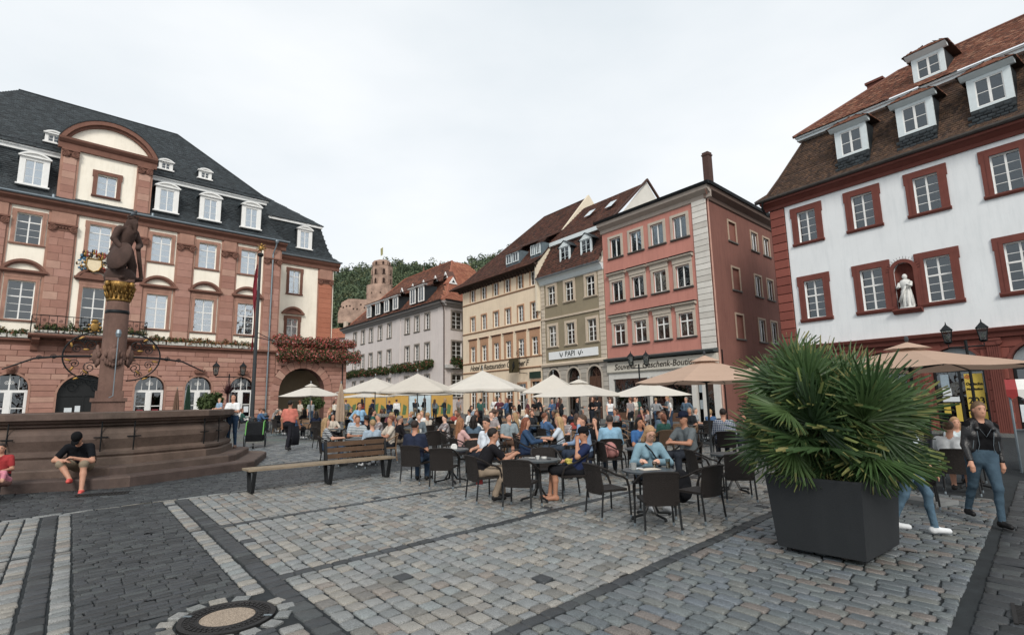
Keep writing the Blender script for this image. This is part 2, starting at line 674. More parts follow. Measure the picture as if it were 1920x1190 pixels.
def courses(par, x0, x1, z0, z1, hgt, lng, yf, dep, mt, holes=(), gap=.022, ch=.018, name='stone_block', seed=3, jit=.3):
	"""a rusticated face laid stone by stone, each stone an object of its own; holes: (cx, half, zs, top)"""
	g = random.Random(seed)
	n = max(1, round((z1 - z0) / hgt))
	hh = (z1 - z0) / n
	out = []
	for k in range(n):
		za, zb = z0 + k * hh, z0 + (k + 1) * hh
		iv = [(x0, x1)]
		for (cx, hf, zs, top, zbot) in holes:
			zm = za + hh * .35
			if zb < zbot + .05 or zm > top:
				continue
			h2 = hf if zm <= zs else hf * math.sqrt(max(0, 1 - ((zm - zs) / max(1e-6, top - zs)) ** 2))
			niv = []
			for a, b in iv:
				if cx + h2 <= a or cx - h2 >= b:
					niv.append((a, b))
				else:
					if cx - h2 > a:
						niv.append((a, cx - h2))
					if cx + h2 < b:
						niv.append((cx + h2, b))
			iv = niv
		for a, b in iv:
			L = b - a
			if L < .06:
				continue
			m = max(1, round(L / lng))
			cuts = [a + L * i / m for i in range(m + 1)]
			off = (.5 if k % 2 else 0) * L / m * .9
			if m > 1:
				cuts = [a] + [min(b - .12, max(a + .12, c + (g.random() - .5) * jit * L / m + (off - L / m * .25 if m > 2 else (L * .1 if k % 2 else -L * .1)))) for c in cuts[1:-1]] + [b]
				cuts = sorted(cuts)
			for c, d in zip(cuts, cuts[1:]):
				if d - c < .05:
					continue
				w, h = d - c - gap, hh - gap
				key = (mt.name, round(w, 1), round(h, 2), round(dep, 3))
				if key not in _unit:
					wq, hq = max(.05, round(w, 1)), round(h, 3)
					_unit[key] = (MB().block(0, wq, 0, hq, 0, dep, ch).mesh(name, mt), wq, hq)
				me, wq, hq = _unit[key]
				o = link(name, me, par)
				o.location = (c + gap / 2, yf + g.uniform(-.004, .004), za + gap / 2)
				o.scale = (w / wq, 1, h / hq)
				out.append(o)
	return out


def tiles(name, par, o, ex, es, poly, tw, tl, mt, h=.03, seed=1, jit=.006, holes=()):
	"""overlapping tiles on a roof plane: o origin, ex along the eave, es up the slope, poly in (a, b) metres; a child object of kind stuff"""
	g = np.random.default_rng(seed)
	o, ex, es = np.array(o, float), np.array(ex, float), np.array(es, float)
	ex /= np.linalg.norm(ex)
	es /= np.linalg.norm(es)
	nr = np.cross(ex, es)
	P = np.array(poly, float)
	a0, a1, b0, b1 = P[:, 0].min(), P[:, 0].max(), P[:, 1].min(), P[:, 1].max()
	nb = int(math.ceil((b1 - b0) / tl))
	na = int(math.ceil((a1 - a0) / tw)) + 1
	ia, ib = np.meshgrid(np.arange(na), np.arange(nb))
	a = a0 + (ia + (ib % 2) * .5 - .5) * tw
	b = b0 + ib * tl
	a, b = a.ravel(), b.ravel()
	ca, cb = a + tw / 2, b + tl / 2
	ok = np.ones(len(ca), bool)
	# convex polygon, counter-clockwise
	for i in range(len(P)):
		p, q = P[i], P[(i + 1) % len(P)]
		ok &= ((q[0] - p[0]) * (cb - p[1]) - (q[1] - p[1]) * (ca - p[0])) > -1e-6
	for (ha, hb, hc, hd) in holes:
		ok &= ~((ca > ha) & (ca < hb) & (cb > hc) & (cb < hd))
	a, b = a[ok], b[ok]
	n = len(a)
	gp_ = tw * .05
	j = g.normal(size=(n, 4)) * jit
	def pt(aa, bb, hh):
		return o + aa[:, None] * ex + bb[:, None] * es + hh[:, None] * nr
	top = .004 + np.zeros(n)
	low = h + j[:, 0]
	dr = j[:, 1] * 1.5
	v = np.stack([pt(a + gp_, b - tl * .12 + dr, low), pt(a + tw - gp_, b - tl * .12 + dr + j[:, 2], low + j[:, 3] * .5),
				  pt(a + tw - gp_, b + tl * 1.02, top), pt(a + gp_, b + tl * 1.02, top),
				  pt(a + gp_, b - tl * .12 + dr, low * 0), pt(a + tw - gp_, b - tl * .12 + dr, low * 0)], 1).reshape(-1, 3)
	k = np.arange(n)[:, None] * 6
	q = np.concatenate([k + np.array([[0, 1, 2, 3]]), k + np.array([[4, 5, 1, 0]])])
	r = g.random(n)
	ob = link(name, np_mesh(name, v, q, mt, rnd=np.concatenate([r, r])), par)
	ob['kind'] = 'stuff'
	return ob


def quad_plane(par, name, pts, mt):
	return MB().add(pts, [tuple(range(len(pts)))]).build(name, mt, par)


def spiral(cx, cz, r, y, turns=1.75, n=22, sgn=1, a0=0.0):
	return [(cx + sgn * r * (1 - .85 * i / n) * math.cos(a0 + 2 * math.pi * turns * i / n), y, cz + r * (1 - .85 * i / n) * math.sin(a0 + 2 * math.pi * turns * i / n)) for i in range(n + 1)]


def ionic(par, x, z, w, y, mt):
	"""capital: abacus, egg band, two scrolls"""
	mb = MB()
	mb.box(x - w / 2 - .14, x + w / 2 + .14, y - .16, y + .12, z + .34, z + .45)
	mb.box(x - w / 2 - .04, x + w / 2 + .04, y - .06, y + .12, z + .22, z + .34)
	mb.box(x - w / 2 - .02, x + w / 2 + .02, y - .04, y + .12, z - .05, z)
	for s in (-1, 1):
		c = x + s * (w / 2 - .10)
		mb.tube([(c, y - .14, z + .1), (c, y + .1, z + .1)], .23, 12)
		mb.tube(spiral(c, z + .1, .2, y - .155, sgn=s), .03, 5)
	for i in range(5):
		mb.ball((x - w * .25 + w * .125 * i, y - .07, z + .17), (.05, .05, .06), 6, 4)
	return mb.build('capital', mt, par)


def rail_scrolls(mb, x0, x1, y, z0, z1, n, r=.018, ax='x'):
	def P(a, z):
		return (a, y, z) if ax == 'x' else (y, a, z)
	mb.tube([P(x0, z1), P(x1, z1)], r * 1.6, 6)
	mb.tube([P(x0, z0), P(x1, z0)], r * 1.3, 6)
	st = (x1 - x0) / n
	for i in range(n + 1):
		mb.tube([P(x0 + st * i, z0), P(x0 + st * i, z1)], r, 5)
	h = z1 - z0
	for i in range(n):
		c = x0 + st * (i + .5)
		for s in (-1, 1):
			sp = spiral(c, (z0 + z1) / 2 + s * h * .22, min(st, h) * .26, y, sgn=s, n=14, a0=i)
			mb.tube([P(p[0], p[2]) for p in sp], r * .8, 4, cap=False)
# ------------------------------------------------------------------ materials of the square
SAND = mat('pink_sandstone', '#a57a67', .85, .16, 1.3, .25, 30, streak=.45, dirt='#6a4a40')
SANDR = mat_rnd('pink_sandstone_blocks', ['#95695a', '#a47665', '#ad8071', '#9c6d5d', '#b68e7b'], .85, 'obj', .14, 2.0, .3, .3, 30)
SANDD = mat('brown_sandstone', '#7c5445', .85, .14, 2.0, .2, 30, streak=.3)
SANDO = mat('red_sandstone_trim', '#96543f', .82, .12, 2.0, .15, 30)
JOINT = mat('sandstone_joint', '#6a4a40', .95, .1, 4)
CREAM = mat('cream_render', '#f3ebd9', .9, .05, .8, .08, 25, streak=.32, dirt='#c0b198')
WHITEP = mat('white_paint', '#e3e3e0', .45, .05, 5, spec=.4)
SLATEL = mat_rnd('slate_tiles', ['#23292d', '#30383d', '#2a3135', '#3a4348', '#262d31'], .55, 'attr', .22, 2.5, .4, .1)
SLATEP = mat('slate_dark', '#262c30', .6, .2, 3)
ZINC = mat('zinc', '#7d8a92', .45, .12, 4, metal=.6)
IRON = mat('wrought_iron', '#1d2124', .5, .15, 8, metal=.5)
GOLD = mat('gilding', '#94702e', .42, .45, 14, .4, 30, metal=.7)
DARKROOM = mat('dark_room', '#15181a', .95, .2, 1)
BLIND = mat('white_blind', '#f4f5f5', .8, .05, 6)
CURT = mat('net_curtain', '#c9cac6', .9, .15, 14)
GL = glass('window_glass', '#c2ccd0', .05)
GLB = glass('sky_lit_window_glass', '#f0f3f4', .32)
GLD = glass('dark_window_glass', '#7c888c', .10)
BLACKP = mat('black_paint', '#141617', .45, .1, 6, spec=.4)
LEAFG = mat_rnd('flower_box_leaves', ['#2e3d20', '#44562b', '#3a4a26', '#586636', '#2a3a22'], .75, 'attr', .25, 8, .2, 0, trans=.2)
FLOW = mat_rnd('red_pink_flowers', ['#b0413f', '#c9605a', '#d98f88', '#a83a2e', '#d8796a'], .7, 'attr', .15, 8, .2, 0, trans=.2)
FLOWO = mat_rnd('orange_autumn_flowers', ['#8c5433', '#a5673a', '#7b4a38', '#a3874e', '#8a4a3a'], .7, 'attr', .15, 8, .2, 0, trans=.2)

# ------------------------------------------------------------------ town hall, left
SU = .922
def U(u): return u * SU
def Z(z): return (z - 1.75) * SU + 1.75

hall = facade_root('town_hall', (-21.63, 47.24), 43.95, 'pink sandstone and cream town hall with slate mansard roof and iron balcony, behind the fountain')
X0, X1 = U(-27.7), U(.8)
BAYS = [-24.9, -21.35, -17.8, -13.5, -9.25, -5.66, -2.12]
ZC = Z(6.6)

# ground storey: recessed joint wall, stones laid in courses, arched openings
g_ops, holes = [], []
for u in BAYS:
	if u == -13.5:
		g_ops.append((U(u) - 1.5, U(u) + 1.5, -.5, 4.25, 1.35))
		holes.append((U(u), 1.56, 2.9, 4.32, -1))
	else:
		g_ops.append((U(u) - .95, U(u) + .95, -.5, 4.22, .92))
		holes.append((U(u), 1.0, 3.3, 4.28, -1))
wall_open(MB(), X0, X1, -.5, ZC, g_ops, 0, .45).build('ground_storey_wall', JOINT, hall)
courses(hall, U(-20.4), X1, .35, ZC - .02, .39, 1.25, -.035, .03, SANDR, holes, seed=5)
MB().box(X0, U(-20.4) - .01, -.03, -.002, -.5, ZC - .02).build('ground_storey_return', SAND, hall)
tr = MB()
for u in BAYS:
	c = U(u)
	big = u == -13.5
	hw, zt, rise = (1.5, 4.25, 1.35) if big else (.95, 4.22, .92)
	rad = (hw * hw + rise * rise) / (2 * rise)
	a = math.asin(hw / rad) if rad > hw else math.pi / 2
	tr = MB().arc_band(c, zt - rad, rad, rad + .13, math.pi / 2 + a, math.pi / 2 - a, -.06, .0, 16)
	tr.box(c - hw - .13, c - hw, -.058, 0, .2, zt - rise).box(c + hw, c + hw + .13, -.058, 0, .2, zt - rise)
	tr.build('arch_trim', SAND, hall)
	if u == -17.8 or u == -21.35:
		k = MB()
		k.prism([(c - .2, zt - .02), (c + .2, zt - .02), (c + .27, zt + .62), (c - .27, zt + .62)], -.16, -.03)
		k.ball((c, -.17, zt + .34), (.17, .1, .2), 10, 8)
		k.ball((c, -.27, zt + .30), (.035, .04, .06), 6, 4)
		k.ball((c - .07, -.25, zt + .40), .03, 6, 4).ball((c + .07, -.25, zt + .40), .03, 6, 4)
		k.build('keystone_mask', SANDD, hall, True)
	if u in (-5.66, -2.12):
		k = MB()
		k.tube([(c + .0, -.05, zt + .35), (c, -.25, zt + .38)], .03, 6)
		k.box(c - .38, c + .38, -.3, -.06, zt + .28, zt + .42)
		for i in range(5):
			k.box(c - .34 + i * .16, c - .28 + i * .16, -.31, -.05, zt + .42, zt + .56)
		k.build('floodlight_bracket', SANDD, hall)
# doors
for u in BAYS[1:]:
	c = U(u)
	if u == -13.5:
		d = MB()
		d.box(c - 1.5, c + 1.5, .3, .36, -.5, 4.25)
		d.box(c - 1.5, c + 1.5, .24, .3, 2.72, 2.86)
		d.box(c - .05, c + .05, .25, .3, -.5, 2.72)
		do = d.build('portal_door', BLACKP, hall)
		for s in (-1, 1):
			mb = MB()
			mb.tube(spiral(c + s * .7, 3.35, .42, .2, sgn=s), .028, 5)
			mb.tube(spiral(c + s * .25, 3.7, .3, .2, sgn=-s), .024, 5)
			mb.build('door_scroll', IRON, do)
		for i, (px, w, h) in enumerate([(-1.0, .42, .42), (-.42, .3, .55), (.78, .34, .5), (1.16, .3, .4)]):
			pane(do, c + px, c + px + w, 1.5, 1.5 + h, .285, mat('paper_notice', '#cfd6da', .8, .12, 9), 'notice')
		dt = MB()
		for r in range(2):
			for i in range(7):
				for q in (-1.1, .2):
					dt.box(c + q + i * .13 + r * .065, c + q + i * .13 + .07 + r * .065, .287, .298, 1.27 - r * .1, 1.33 - r * .1)
		tag(dt.build('white_dots', WHITEP, do), kind='stuff')
		continue
	f = MB()
	f.box(c - .95, c + .95, .22, .3, 2.98, 3.16)
	f.box(c - .95, c - .85, .22, .3, -.4, 2.98).box(c + .85, c + .95, .22, .3, -.4, 2.98)
	f.box(c - .14, c + .14, .2, .3, -.4, 2.98)
	for s in (-1, 1):
		a, b = (c - .85, c - .14) if s < 0 else (c + .14, c + .85)
		f.box(a, b, .23, .29, 1.92, 1.98).box(a, b, .23, .29, -.4, .95)
		f.box(a, a + .06, .23, .29, .95, 2.98).box(b - .06, b, .23, .29, .95, 2.98)
	f.box(c - .04, c + .04, .23, .29, 3.16, 4.2)
	f.box(c - .5, c - .47, .24, .28, 3.16, 4.0).box(c + .47, c + .5, .24, .28, 3.16, 4.0)
	f.tube(spiral(c - .12, 3.62, .14, .23), .014, 4).tube(spiral(c + .12, 3.62, .14, .23, sgn=-1), .014, 4)
	dd = f.build('double_door', WHITEP, hall)
	for s in (-1, 1):
		a, b = (c - .79, c - .20) if s < 0 else (c + .20, c + .79)
		pane(dd, a, b, .95, 1.92, .26, GLD)
		pane(dd, a, b, 1.98, 2.96, .26, GLD)
		pane(dd, c + (s - 1) * .46 + .02, c + (s + 1) * .46 - .02, 3.18, 4.1, .265, GLD, 'fanlight')
		if u == -9.25:
			pane(dd, a + .08, b - .08, 1.02, 1.7, .235, mat('red_poster', '#8c2f38', .7, .3, 6), 'poster')
			pane(dd, a + .12, b - .12, 1.06, 1.3, .228, mat('paper_notice', '#cfd6da', .8, .12, 9), 'notice')
		if u == -2.12 and s > 0:
			pane(dd, a + .12, b - .08, 1.3, 1.8, .235, mat('paper_notice', '#cfd6da', .8, .12, 9), 'notice')
		MB().tube([(c + s * .06, .19, 1.6), (c + s * .06, .15, 1.6), (c + s * .06 + s * .1, .15, 1.6)], .014, 6).build('handle', ZINC, dd)

# string course over the ground storey
cp = MB().prismx([(0, ZC - .05), (-.06, ZC - .05), (-.1, ZC + .12), (-.22, ZC + .2), (-.3, ZC + .26), (-.3, ZC + .36), (0, ZC + .42)], X0, X1)
cp.build('string_course', SANDD, hall)
# upper wall
u_ops = []
for u in BAYS:
	c = U(u)
	u_ops.append((c - .70, c + .70, Z(8.4) if u != -13.5 else 6.9, Z(11.3), 0))
	u_ops.append((c - .66, c + .66, Z(14.15), Z(16.45), 0))
ZE = Z(17.0)
wall_open(MB(), X0, X1, ZC + .38, ZE + .3, u_ops, 0, .4).build('upper_wall', CREAM, hall)
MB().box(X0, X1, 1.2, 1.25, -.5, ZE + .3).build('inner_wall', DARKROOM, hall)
for iu, u in enumerate(BAYS):
	if u < -22:
		continue
	c = U(u)
	dark = u in (-17.8, -13.5)
	z0 = Z(8.4) if u != -13.5 else 6.9
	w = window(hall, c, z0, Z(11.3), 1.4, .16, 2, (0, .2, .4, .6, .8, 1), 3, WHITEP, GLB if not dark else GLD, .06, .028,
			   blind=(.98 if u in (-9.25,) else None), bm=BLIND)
	surround(w, c, z0, Z(11.3), 1.4, SAND, .22, .08, .14, .0, .5)
	# segmental hood on a lintel
	p = MB()
	hw = 1.22
	zb = Z(12.05)
	rise = .8
	rad = (hw * hw + rise * rise) / (2 * rise)
	a = math.asin(hw / rad)
	p.arc_band(c, zb + rise - rad, rad - .17, rad, math.pi / 2 + a, math.pi / 2 - a, -.3, .0, 14)
	p.arc_band(c, zb + rise - rad, rad - .27, rad - .17, math.pi / 2 + a * .97, math.pi / 2 - a * .97, -.2, .0, 14)
	p.box(c - hw - .05, c + hw + .05, -.32, 0, zb - .1, zb + .05).box(c - hw + .06, c + hw - .06, -.2, 0, zb - .2, zb - .1)
	p.box(c - .95, c + .95, -.09, 0, zb - .2 - .1, zb - .2)
	p.build('pediment', SANDD, hall)
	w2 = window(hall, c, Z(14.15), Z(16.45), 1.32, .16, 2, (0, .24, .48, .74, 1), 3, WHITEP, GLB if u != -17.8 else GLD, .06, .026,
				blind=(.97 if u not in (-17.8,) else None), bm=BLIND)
	surround(w2, c, Z(14.15), Z(16.45), 1.32, SAND, .24, .08, .14, .03)
# pilasters built up of single stones
for pu, pw in [(-19.6, 1.15), (-15.85, 1.5), (-11.12, 1.5), (-7.42, 1.15), (-3.86, 1.1), (.05, 1.4)]:
	c, w = U(pu), pw * SU
	MB().box(c - w / 2 - .14, c + w / 2 + .14, -.07, .0, ZC + .42, ZE).build('pilaster_backing', SAND, hall)
	courses(hall, c - w / 2, c + w / 2, ZC + .42, Z(15.5), .56, .8, -.17, .1, SANDR, gap=.012, ch=.008, seed=int(pu * 10) + 300)
	ionic(hall, c, Z(15.55), w, -.17, SANDD)
	MB().box(c - w / 2, c + w / 2, -.16, 0, Z(16.05), ZE).build('pilaster_block', SAND, hall)
	MB().box(c - w / 2 - .06, c + w / 2 + .06, -.2, 0, ZC + .4, ZC + .75).build('pilaster_foot', SAND, hall)
# main cornice and gutter
MB().prismx([(0, ZE), (-.2, ZE), (-.24, ZE + .12), (-.24, ZE + .3), (-.42, ZE + .42), (-.55, ZE + .5), (-.58, ZE + .64), (0, ZE + .64)], X0 - .4, X1 + .4).build('main_cornice', SANDD, hall)
MB().prismx([(-.5, ZE + .645), (-.66, ZE + .65), (-.72, ZE + .72), (-.72, ZE + .8), (-.5, ZE + .8)], X0 - .5, X1 + .55).build('gutter', ZINC, hall)
# mansard: swept lower slope
ZM0 = ZE + .7
BRK_Y, BRK_Z = 1.35, 20.62
prof = [(-.62, ZM0), (.15, ZM0 + .62), (.62, ZM0 + 1.45), (BRK_Y, BRK_Z - .3)]
dorm_u = [-24.7, -21.2, -17.8, -9.07, -5.65, -2.08]
for i in range(3):
	(ya, za), (yb, zb_) = prof[i], prof[i + 1]
	L = math.hypot(yb - ya, zb_ - za)
	k0, k1 = .0 + ya + .62, yb + .62
	xr0, xr1 = X1 + .55 - k0 * .9, X1 + .55 - k1 * .9
	xl0, xl1 = X0 - .5 + k0 * .9, X0 - .5 + k1 * .9
	quad_plane(hall, 'roof_boarding', [(xl0, ya, za), (xr0, ya, za), (xr1, yb, zb_), (xl1, yb, zb_)], SLATEP)
	quad_plane(hall, 'roof_boarding', [(xr0, ya, za), (xr0 + .01, 14 - ya, za), (xr1, 14 - yb, zb_), (xr1, yb, zb_)], SLATEP)
	tiles('slate_tiles', hall, (xl0, ya, za), (1, 0, 0), (0, yb - ya, zb_ - za), [(0, 0), (xr0 - xl0, 0), (xr1 - xl0, L), (xl1 - xl0, L)], .26, .17, SLATEL, .022, seed=20 + i)
BX0, BX1 = X0 + 1.35, X1 - 1.2
MB().box(BX0 - .1, BX1 + .12, BRK_Y - .28, BRK_Y + .1, BRK_Z - .42, BRK_Z - .18).box(BX0 - .2, BX1 + .22, BRK_Y - .4, BRK_Y + .1, BRK_Z - .18, BRK_Z - .06).build('roof_break_cornice', WHITEP, hall)
RX0, RX1, RY, RZ = -17.9, -6.75, 7.0, 27.3
e0, e1 = (BX0 - .3, BRK_Y - .5, BRK_Z - .04), (BX1 + .3, BRK_Y - .5, BRK_Z - .04)
Ls = math.hypot(RY - e0[1], RZ - e0[2])
quad_plane(hall, 'roof_boarding', [e0, e1, (RX1, RY, RZ), (RX0, RY, RZ)], SLATEP)
tiles('slate_tiles', hall, e0, (1, 0, 0), (0, RY - e0[1], RZ - e0[2]), [(0, 0), (e1[0] - e0[0], 0), (RX1 - e0[0], Ls), (RX0 - e0[0], Ls)], .3, .2, SLATEL, .024, seed=31)
quad_plane(hall, 'roof_boarding', [e1, (e1[0], 13.2, e1[2]), (RX1, RY, RZ)], SLATEP)
quad_plane(hall, 'roof_boarding', [(e0[0], 13.2, e0[2]), e0, (RX0, RY, RZ)], SLATEP)
quad_plane(hall, 'roof_boarding', [(e1[0], 13.2, e1[2]), (e0[0], 13.2, e0[2]), (RX0, RY, RZ), (RX1, RY, RZ)], SLATEP)
MB().box(X0, X1, 13.9, 14, -.5, BRK_Z).build('rear_wall', CREAM, hall)
MB().box(X1 - .02, X1, .05, 13.9, -.5, ZE + .5).build('end_wall', CREAM, hall)
hp = MB().tube([e1, (RX1, RY, RZ)], .09, 6).tube([(RX0, RY, RZ), (RX1, RY, RZ)], .09, 6)
hp.build('ridge_capping', SLATEP, hall)
sg = MB()
for i in range(24):
	xx = BX0 + 1 + i * .95
	sg.box(xx, xx + .03, BRK_Y - .3, BRK_Y - .27, BRK_Z + .2, BRK_Z + .42)
sg.box(BX0 + .6, BX1 - .4, BRK_Y - .31, BRK_Y - .28, BRK_Z + .3, BRK_Z + .32)
sg.build('snow_guard', IRON, hall)


def dormer_round(par, x, z0, w, h, yf, ybk, mt, roofmat, win_rows=(0, .5, 1), gm=None, blind=.98):
	"""white timber dormer with a curved hood"""
	d = MB()
	hw = w / 2
	fw = w * .2
	d.box(x - hw, x - hw + fw, yf, yf + .14, z0, z0 + h).box(x + hw - fw, x + hw, yf, yf + .14, z0, z0 + h)
	d.box(x - hw + fw, x + hw - fw, yf, yf + .14, z0 + h * .9, z0 + h)
	d.prismx([(yf - .1, z0 - .1), (yf - .1, z0), (yf + .2, z0 + .04), (yf + .2, z0 - .1)], x - hw - .1, x + hw + .1)
	rise = w * .22
	rad = (hw * hw * 1.25 + rise * rise) / (2 * rise)
	a = math.asin(min(1, hw * 1.12 / rad))
	zc = z0 + h + rise + .06 - rad
	d.arc_band(x, zc, rad - .11, rad, math.pi / 2 + a, math.pi / 2 - a, yf - .16, yf + .1, 10)
	d.box(x - hw - .1, x + hw + .1, yf - .14, yf + .12, z0 + h, z0 + h + .09)
	seg = [(x + (rad - .11) * math.cos(math.pi / 2 + a - 2 * a * i / 10), zc + (rad - .11) * math.sin(math.pi / 2 + a - 2 * a * i / 10)) for i in range(11)]
	d.prism(seg[::-1] + [], yf - .02, yf + .05)
	o = d.build('dormer', mt, par)
	c = MB()
	c.box(x - hw + .02, x + hw - .02, yf + .15, ybk, z0, z0 + h)
	c.build('dormer_cheek', SLATEP, o)
	rr = MB()
	rr.arc_band(x, zc, rad - .05, rad + .012, math.pi / 2 + a, math.pi / 2 - a, yf - .15, ybk + .6, 10)
	rr.build('dormer_roof', roofmat, o)
	ww = MB()
	xa, xb, za, zb = x - hw + fw, x + hw - fw, z0 + .03, z0 + h * .9
	ww.box(xa, xa + .05, yf + .05, yf + .1, za, zb).box(xb - .05, xb, yf + .05, yf + .1, za, zb).box(xa, xb, yf + .051, yf + .099, za, za + .06).box(xa, xb, yf + .051, yf + .099, zb - .05, zb)
	ww.box(x - .035, x + .035, yf + .04, yf + .101, za, zb)
	for r in win_rows[1:-1]:
		ww.box(xa, xb, yf + .06, yf + .09, za + (zb - za) * r - .012, za + (zb - za) * r + .012)
	ww.build('casement', mt, o)
	for s in (-1, 1):
		pane(o, (xa + .05 if s < 0 else x + .035), (x - .035 if s < 0 else xb - .05), za + .05, zb - .05, yf + .075, gm or GLB)
	if blind:
		pane(o, xa + .01, xb - .01, zb - (zb - za) * blind, zb - .01, yf + .105, BLIND, 'blind')
	return o


for u in dorm_u:
	if u > -23:
		dormer_round(hall, U(u) * 1.004 - .02, Z(18.62) + .1, 1.62, 1.98, -.02, 1.2, WHITEP, ZINC, (0, .33, .66, 1))
for ua, za in [(-17.0, 22.7), (-9.45, 22.75), (-6.35, 22.8)]:
	zz = Z(za) + .35
	yy = BRK_Y - .5 + (zz - BRK_Z) / (RZ - BRK_Z) * (RY - e0[1])
	dormer_round(hall, -17.2 + (U(ua) + 17.2) * (1 + yy / 49), zz, 1.0, .62, yy - .2, yy + .9, WHITEP, ZINC, (0, .5, 1), GLD, None)

# central gable
ga, gb = U(-16.45), U(-10.33)
gz0, gz1 = ZE + .72, Z(22.35)
pwid = 1.05
gc = (ga + gb) / 2
wall_open(MB(), ga + pwid - .1, gb - pwid + .1, gz0 - .1, gz1, [(gc - .6, gc + .6, Z(18.95) , Z(20.75), 0)], .02, .35).build('gable_wall', CREAM, hall)
MB().box(ga + .2, gb - .2, .9, 4.2, gz0 - .1, gz1 + .3).build('gable_body', SLATEP, hall)
for s, a in ((0, ga), (1, gb - pwid)):
	MB().box(a, a + pwid, -.14, .5, gz0 - .1, gz1).build('gable_pilaster', SAND, hall)
	courses(hall, a + .14, a + pwid - .14, gz0 + .25, gz1 - .75, .52, .8, -.2, .06, SANDR, gap=.012, ch=.008, seed=50 + s)
	mb = MB().box(a - .05, a + pwid + .05, -.26, .5, gz0 - .05, gz0 + .25).box(a + .06, a + pwid - .06, -.22, .0, gz1 - .72, gz1 - .6)
	mb.box(a + .02, a + pwid - .02, -.26, .0, gz1 - .26, gz1 - .12)
	mb.build('gable_pilaster_mouldings', SANDD, hall)
	ionic(hall, a + pwid / 2, gz1 - .62, pwid - .3, -.18, SANDD)
	MB().tube([(a + pwid * (1.15 if s else -.15), -.45, gz0 + .0), (a + pwid * (1.15 if s else -.15), -.45, gz0 + .35)], .1, 8).build('roof_finial', ZINC, hall)
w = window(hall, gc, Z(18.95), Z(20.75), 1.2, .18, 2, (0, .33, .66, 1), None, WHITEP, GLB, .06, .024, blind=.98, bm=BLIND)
surround(w, gc, Z(18.95), Z(20.75), 1.2, SANDD, .26, .09, .14, .06)
MB().prismx([(0.1, gz1 - .1), (-.18, gz1 - .1), (-.2, gz1 + .3), (-.3, gz1 + .36), (-.46, gz1 + .52), (-.5, gz1 + .66), (.6, gz1 + .7)], ga - .22, gb + .22).build('gable_entablature', SANDD, hall)
hw = (gb - ga) / 2 + .2
rise = 1.95
rad = (hw * hw + rise * rise) / (2 * rise)
a = math.asin(hw / rad)
zc = gz1 + .68 + rise - rad
gp2 = MB().arc_band(gc, zc, rad - .3, rad, math.pi / 2 + a, math.pi / 2 - a, -.46, .5, 22)
gp2.arc_band(gc, zc, rad - .48, rad - .3, math.pi / 2 + a * .98, math.pi / 2 - a * .98, -.25, .5, 22)
gp2.build('gable_arch', SANDD, hall)
seg = [(gc + (rad - .4) * math.cos(math.pi / 2 + a - 2 * a * i / 20), zc + (rad - .4) * math.sin(math.pi / 2 + a - 2 * a * i / 20)) for i in range(21)]
MB().prism(seg[::-1], -.05, .3).build('gable_tympanum', CREAM, hall)
seg2 = [(gc + rad * math.cos(math.pi / 2 + a - 2 * a * i / 20), zc + rad * math.sin(math.pi / 2 + a - 2 * a * i / 20)) for i in range(21)]
MB().prism(seg2[::-1], .5, 4.5).build('gable_roof', SLATEP, hall)
MB().arc_band(gc, zc, rad + .002, rad + .05, math.pi / 2 + a, math.pi / 2 - a, -.5, 4.0, 20).build('gable_roof_lead', SLATEP, hall)

# balcony
ba, bb = U(-17.15), U(-9.9)
bz = Z(7.28)
MB().prismx([(0, bz - .16), (-1.15, bz - .16), (-1.25, bz - .05), (-1.25, bz + .06), (0, bz + .06)], ba, bb).build('balcony_slab', SANDD, hall)
for c in (ba + .4, ba + 2.2, bb - 2.2, bb - .4):
	MB().prismx([(0, bz - .16), (-1.05, bz - .16), (-1.05, bz - .34), (-.75, bz - .52), (-.35, bz - .62), (-.22, bz - 1.0), (0, bz - 1.1)], c - .2, c + .2).build('corbel', SANDD, hall)
rb = MB()
rail_scrolls(rb, ba + .1, bb - .1, -1.12, bz + .14, bz + 1.3, 15)
rail_scrolls(rb, -1.12, -.02, ba + .1, bz + .14, bz + 1.3, 2, ax='y')
rail_scrolls(rb, -1.12, -.02, bb - .1, bz + .14, bz + 1.3, 2, ax='y')
ro = rb.build('balcony_railing', IRON, hall)
em = MB()
ec = gc
em.ball((ec, -1.16, bz + .72), (.26, .06, .34), 12, 8).ball((ec, -1.2, bz + 1.12), (.2, .06, .14), 10, 6)
for k in range(9):
	an = k * math.tau / 9
	em.ball((ec + .33 * math.cos(an), -1.17, bz + .7 + .42 * math.sin(an)), (.09, .04, .09), 6, 4)
em.build('gilt_emblem', GOLD, ro, True)
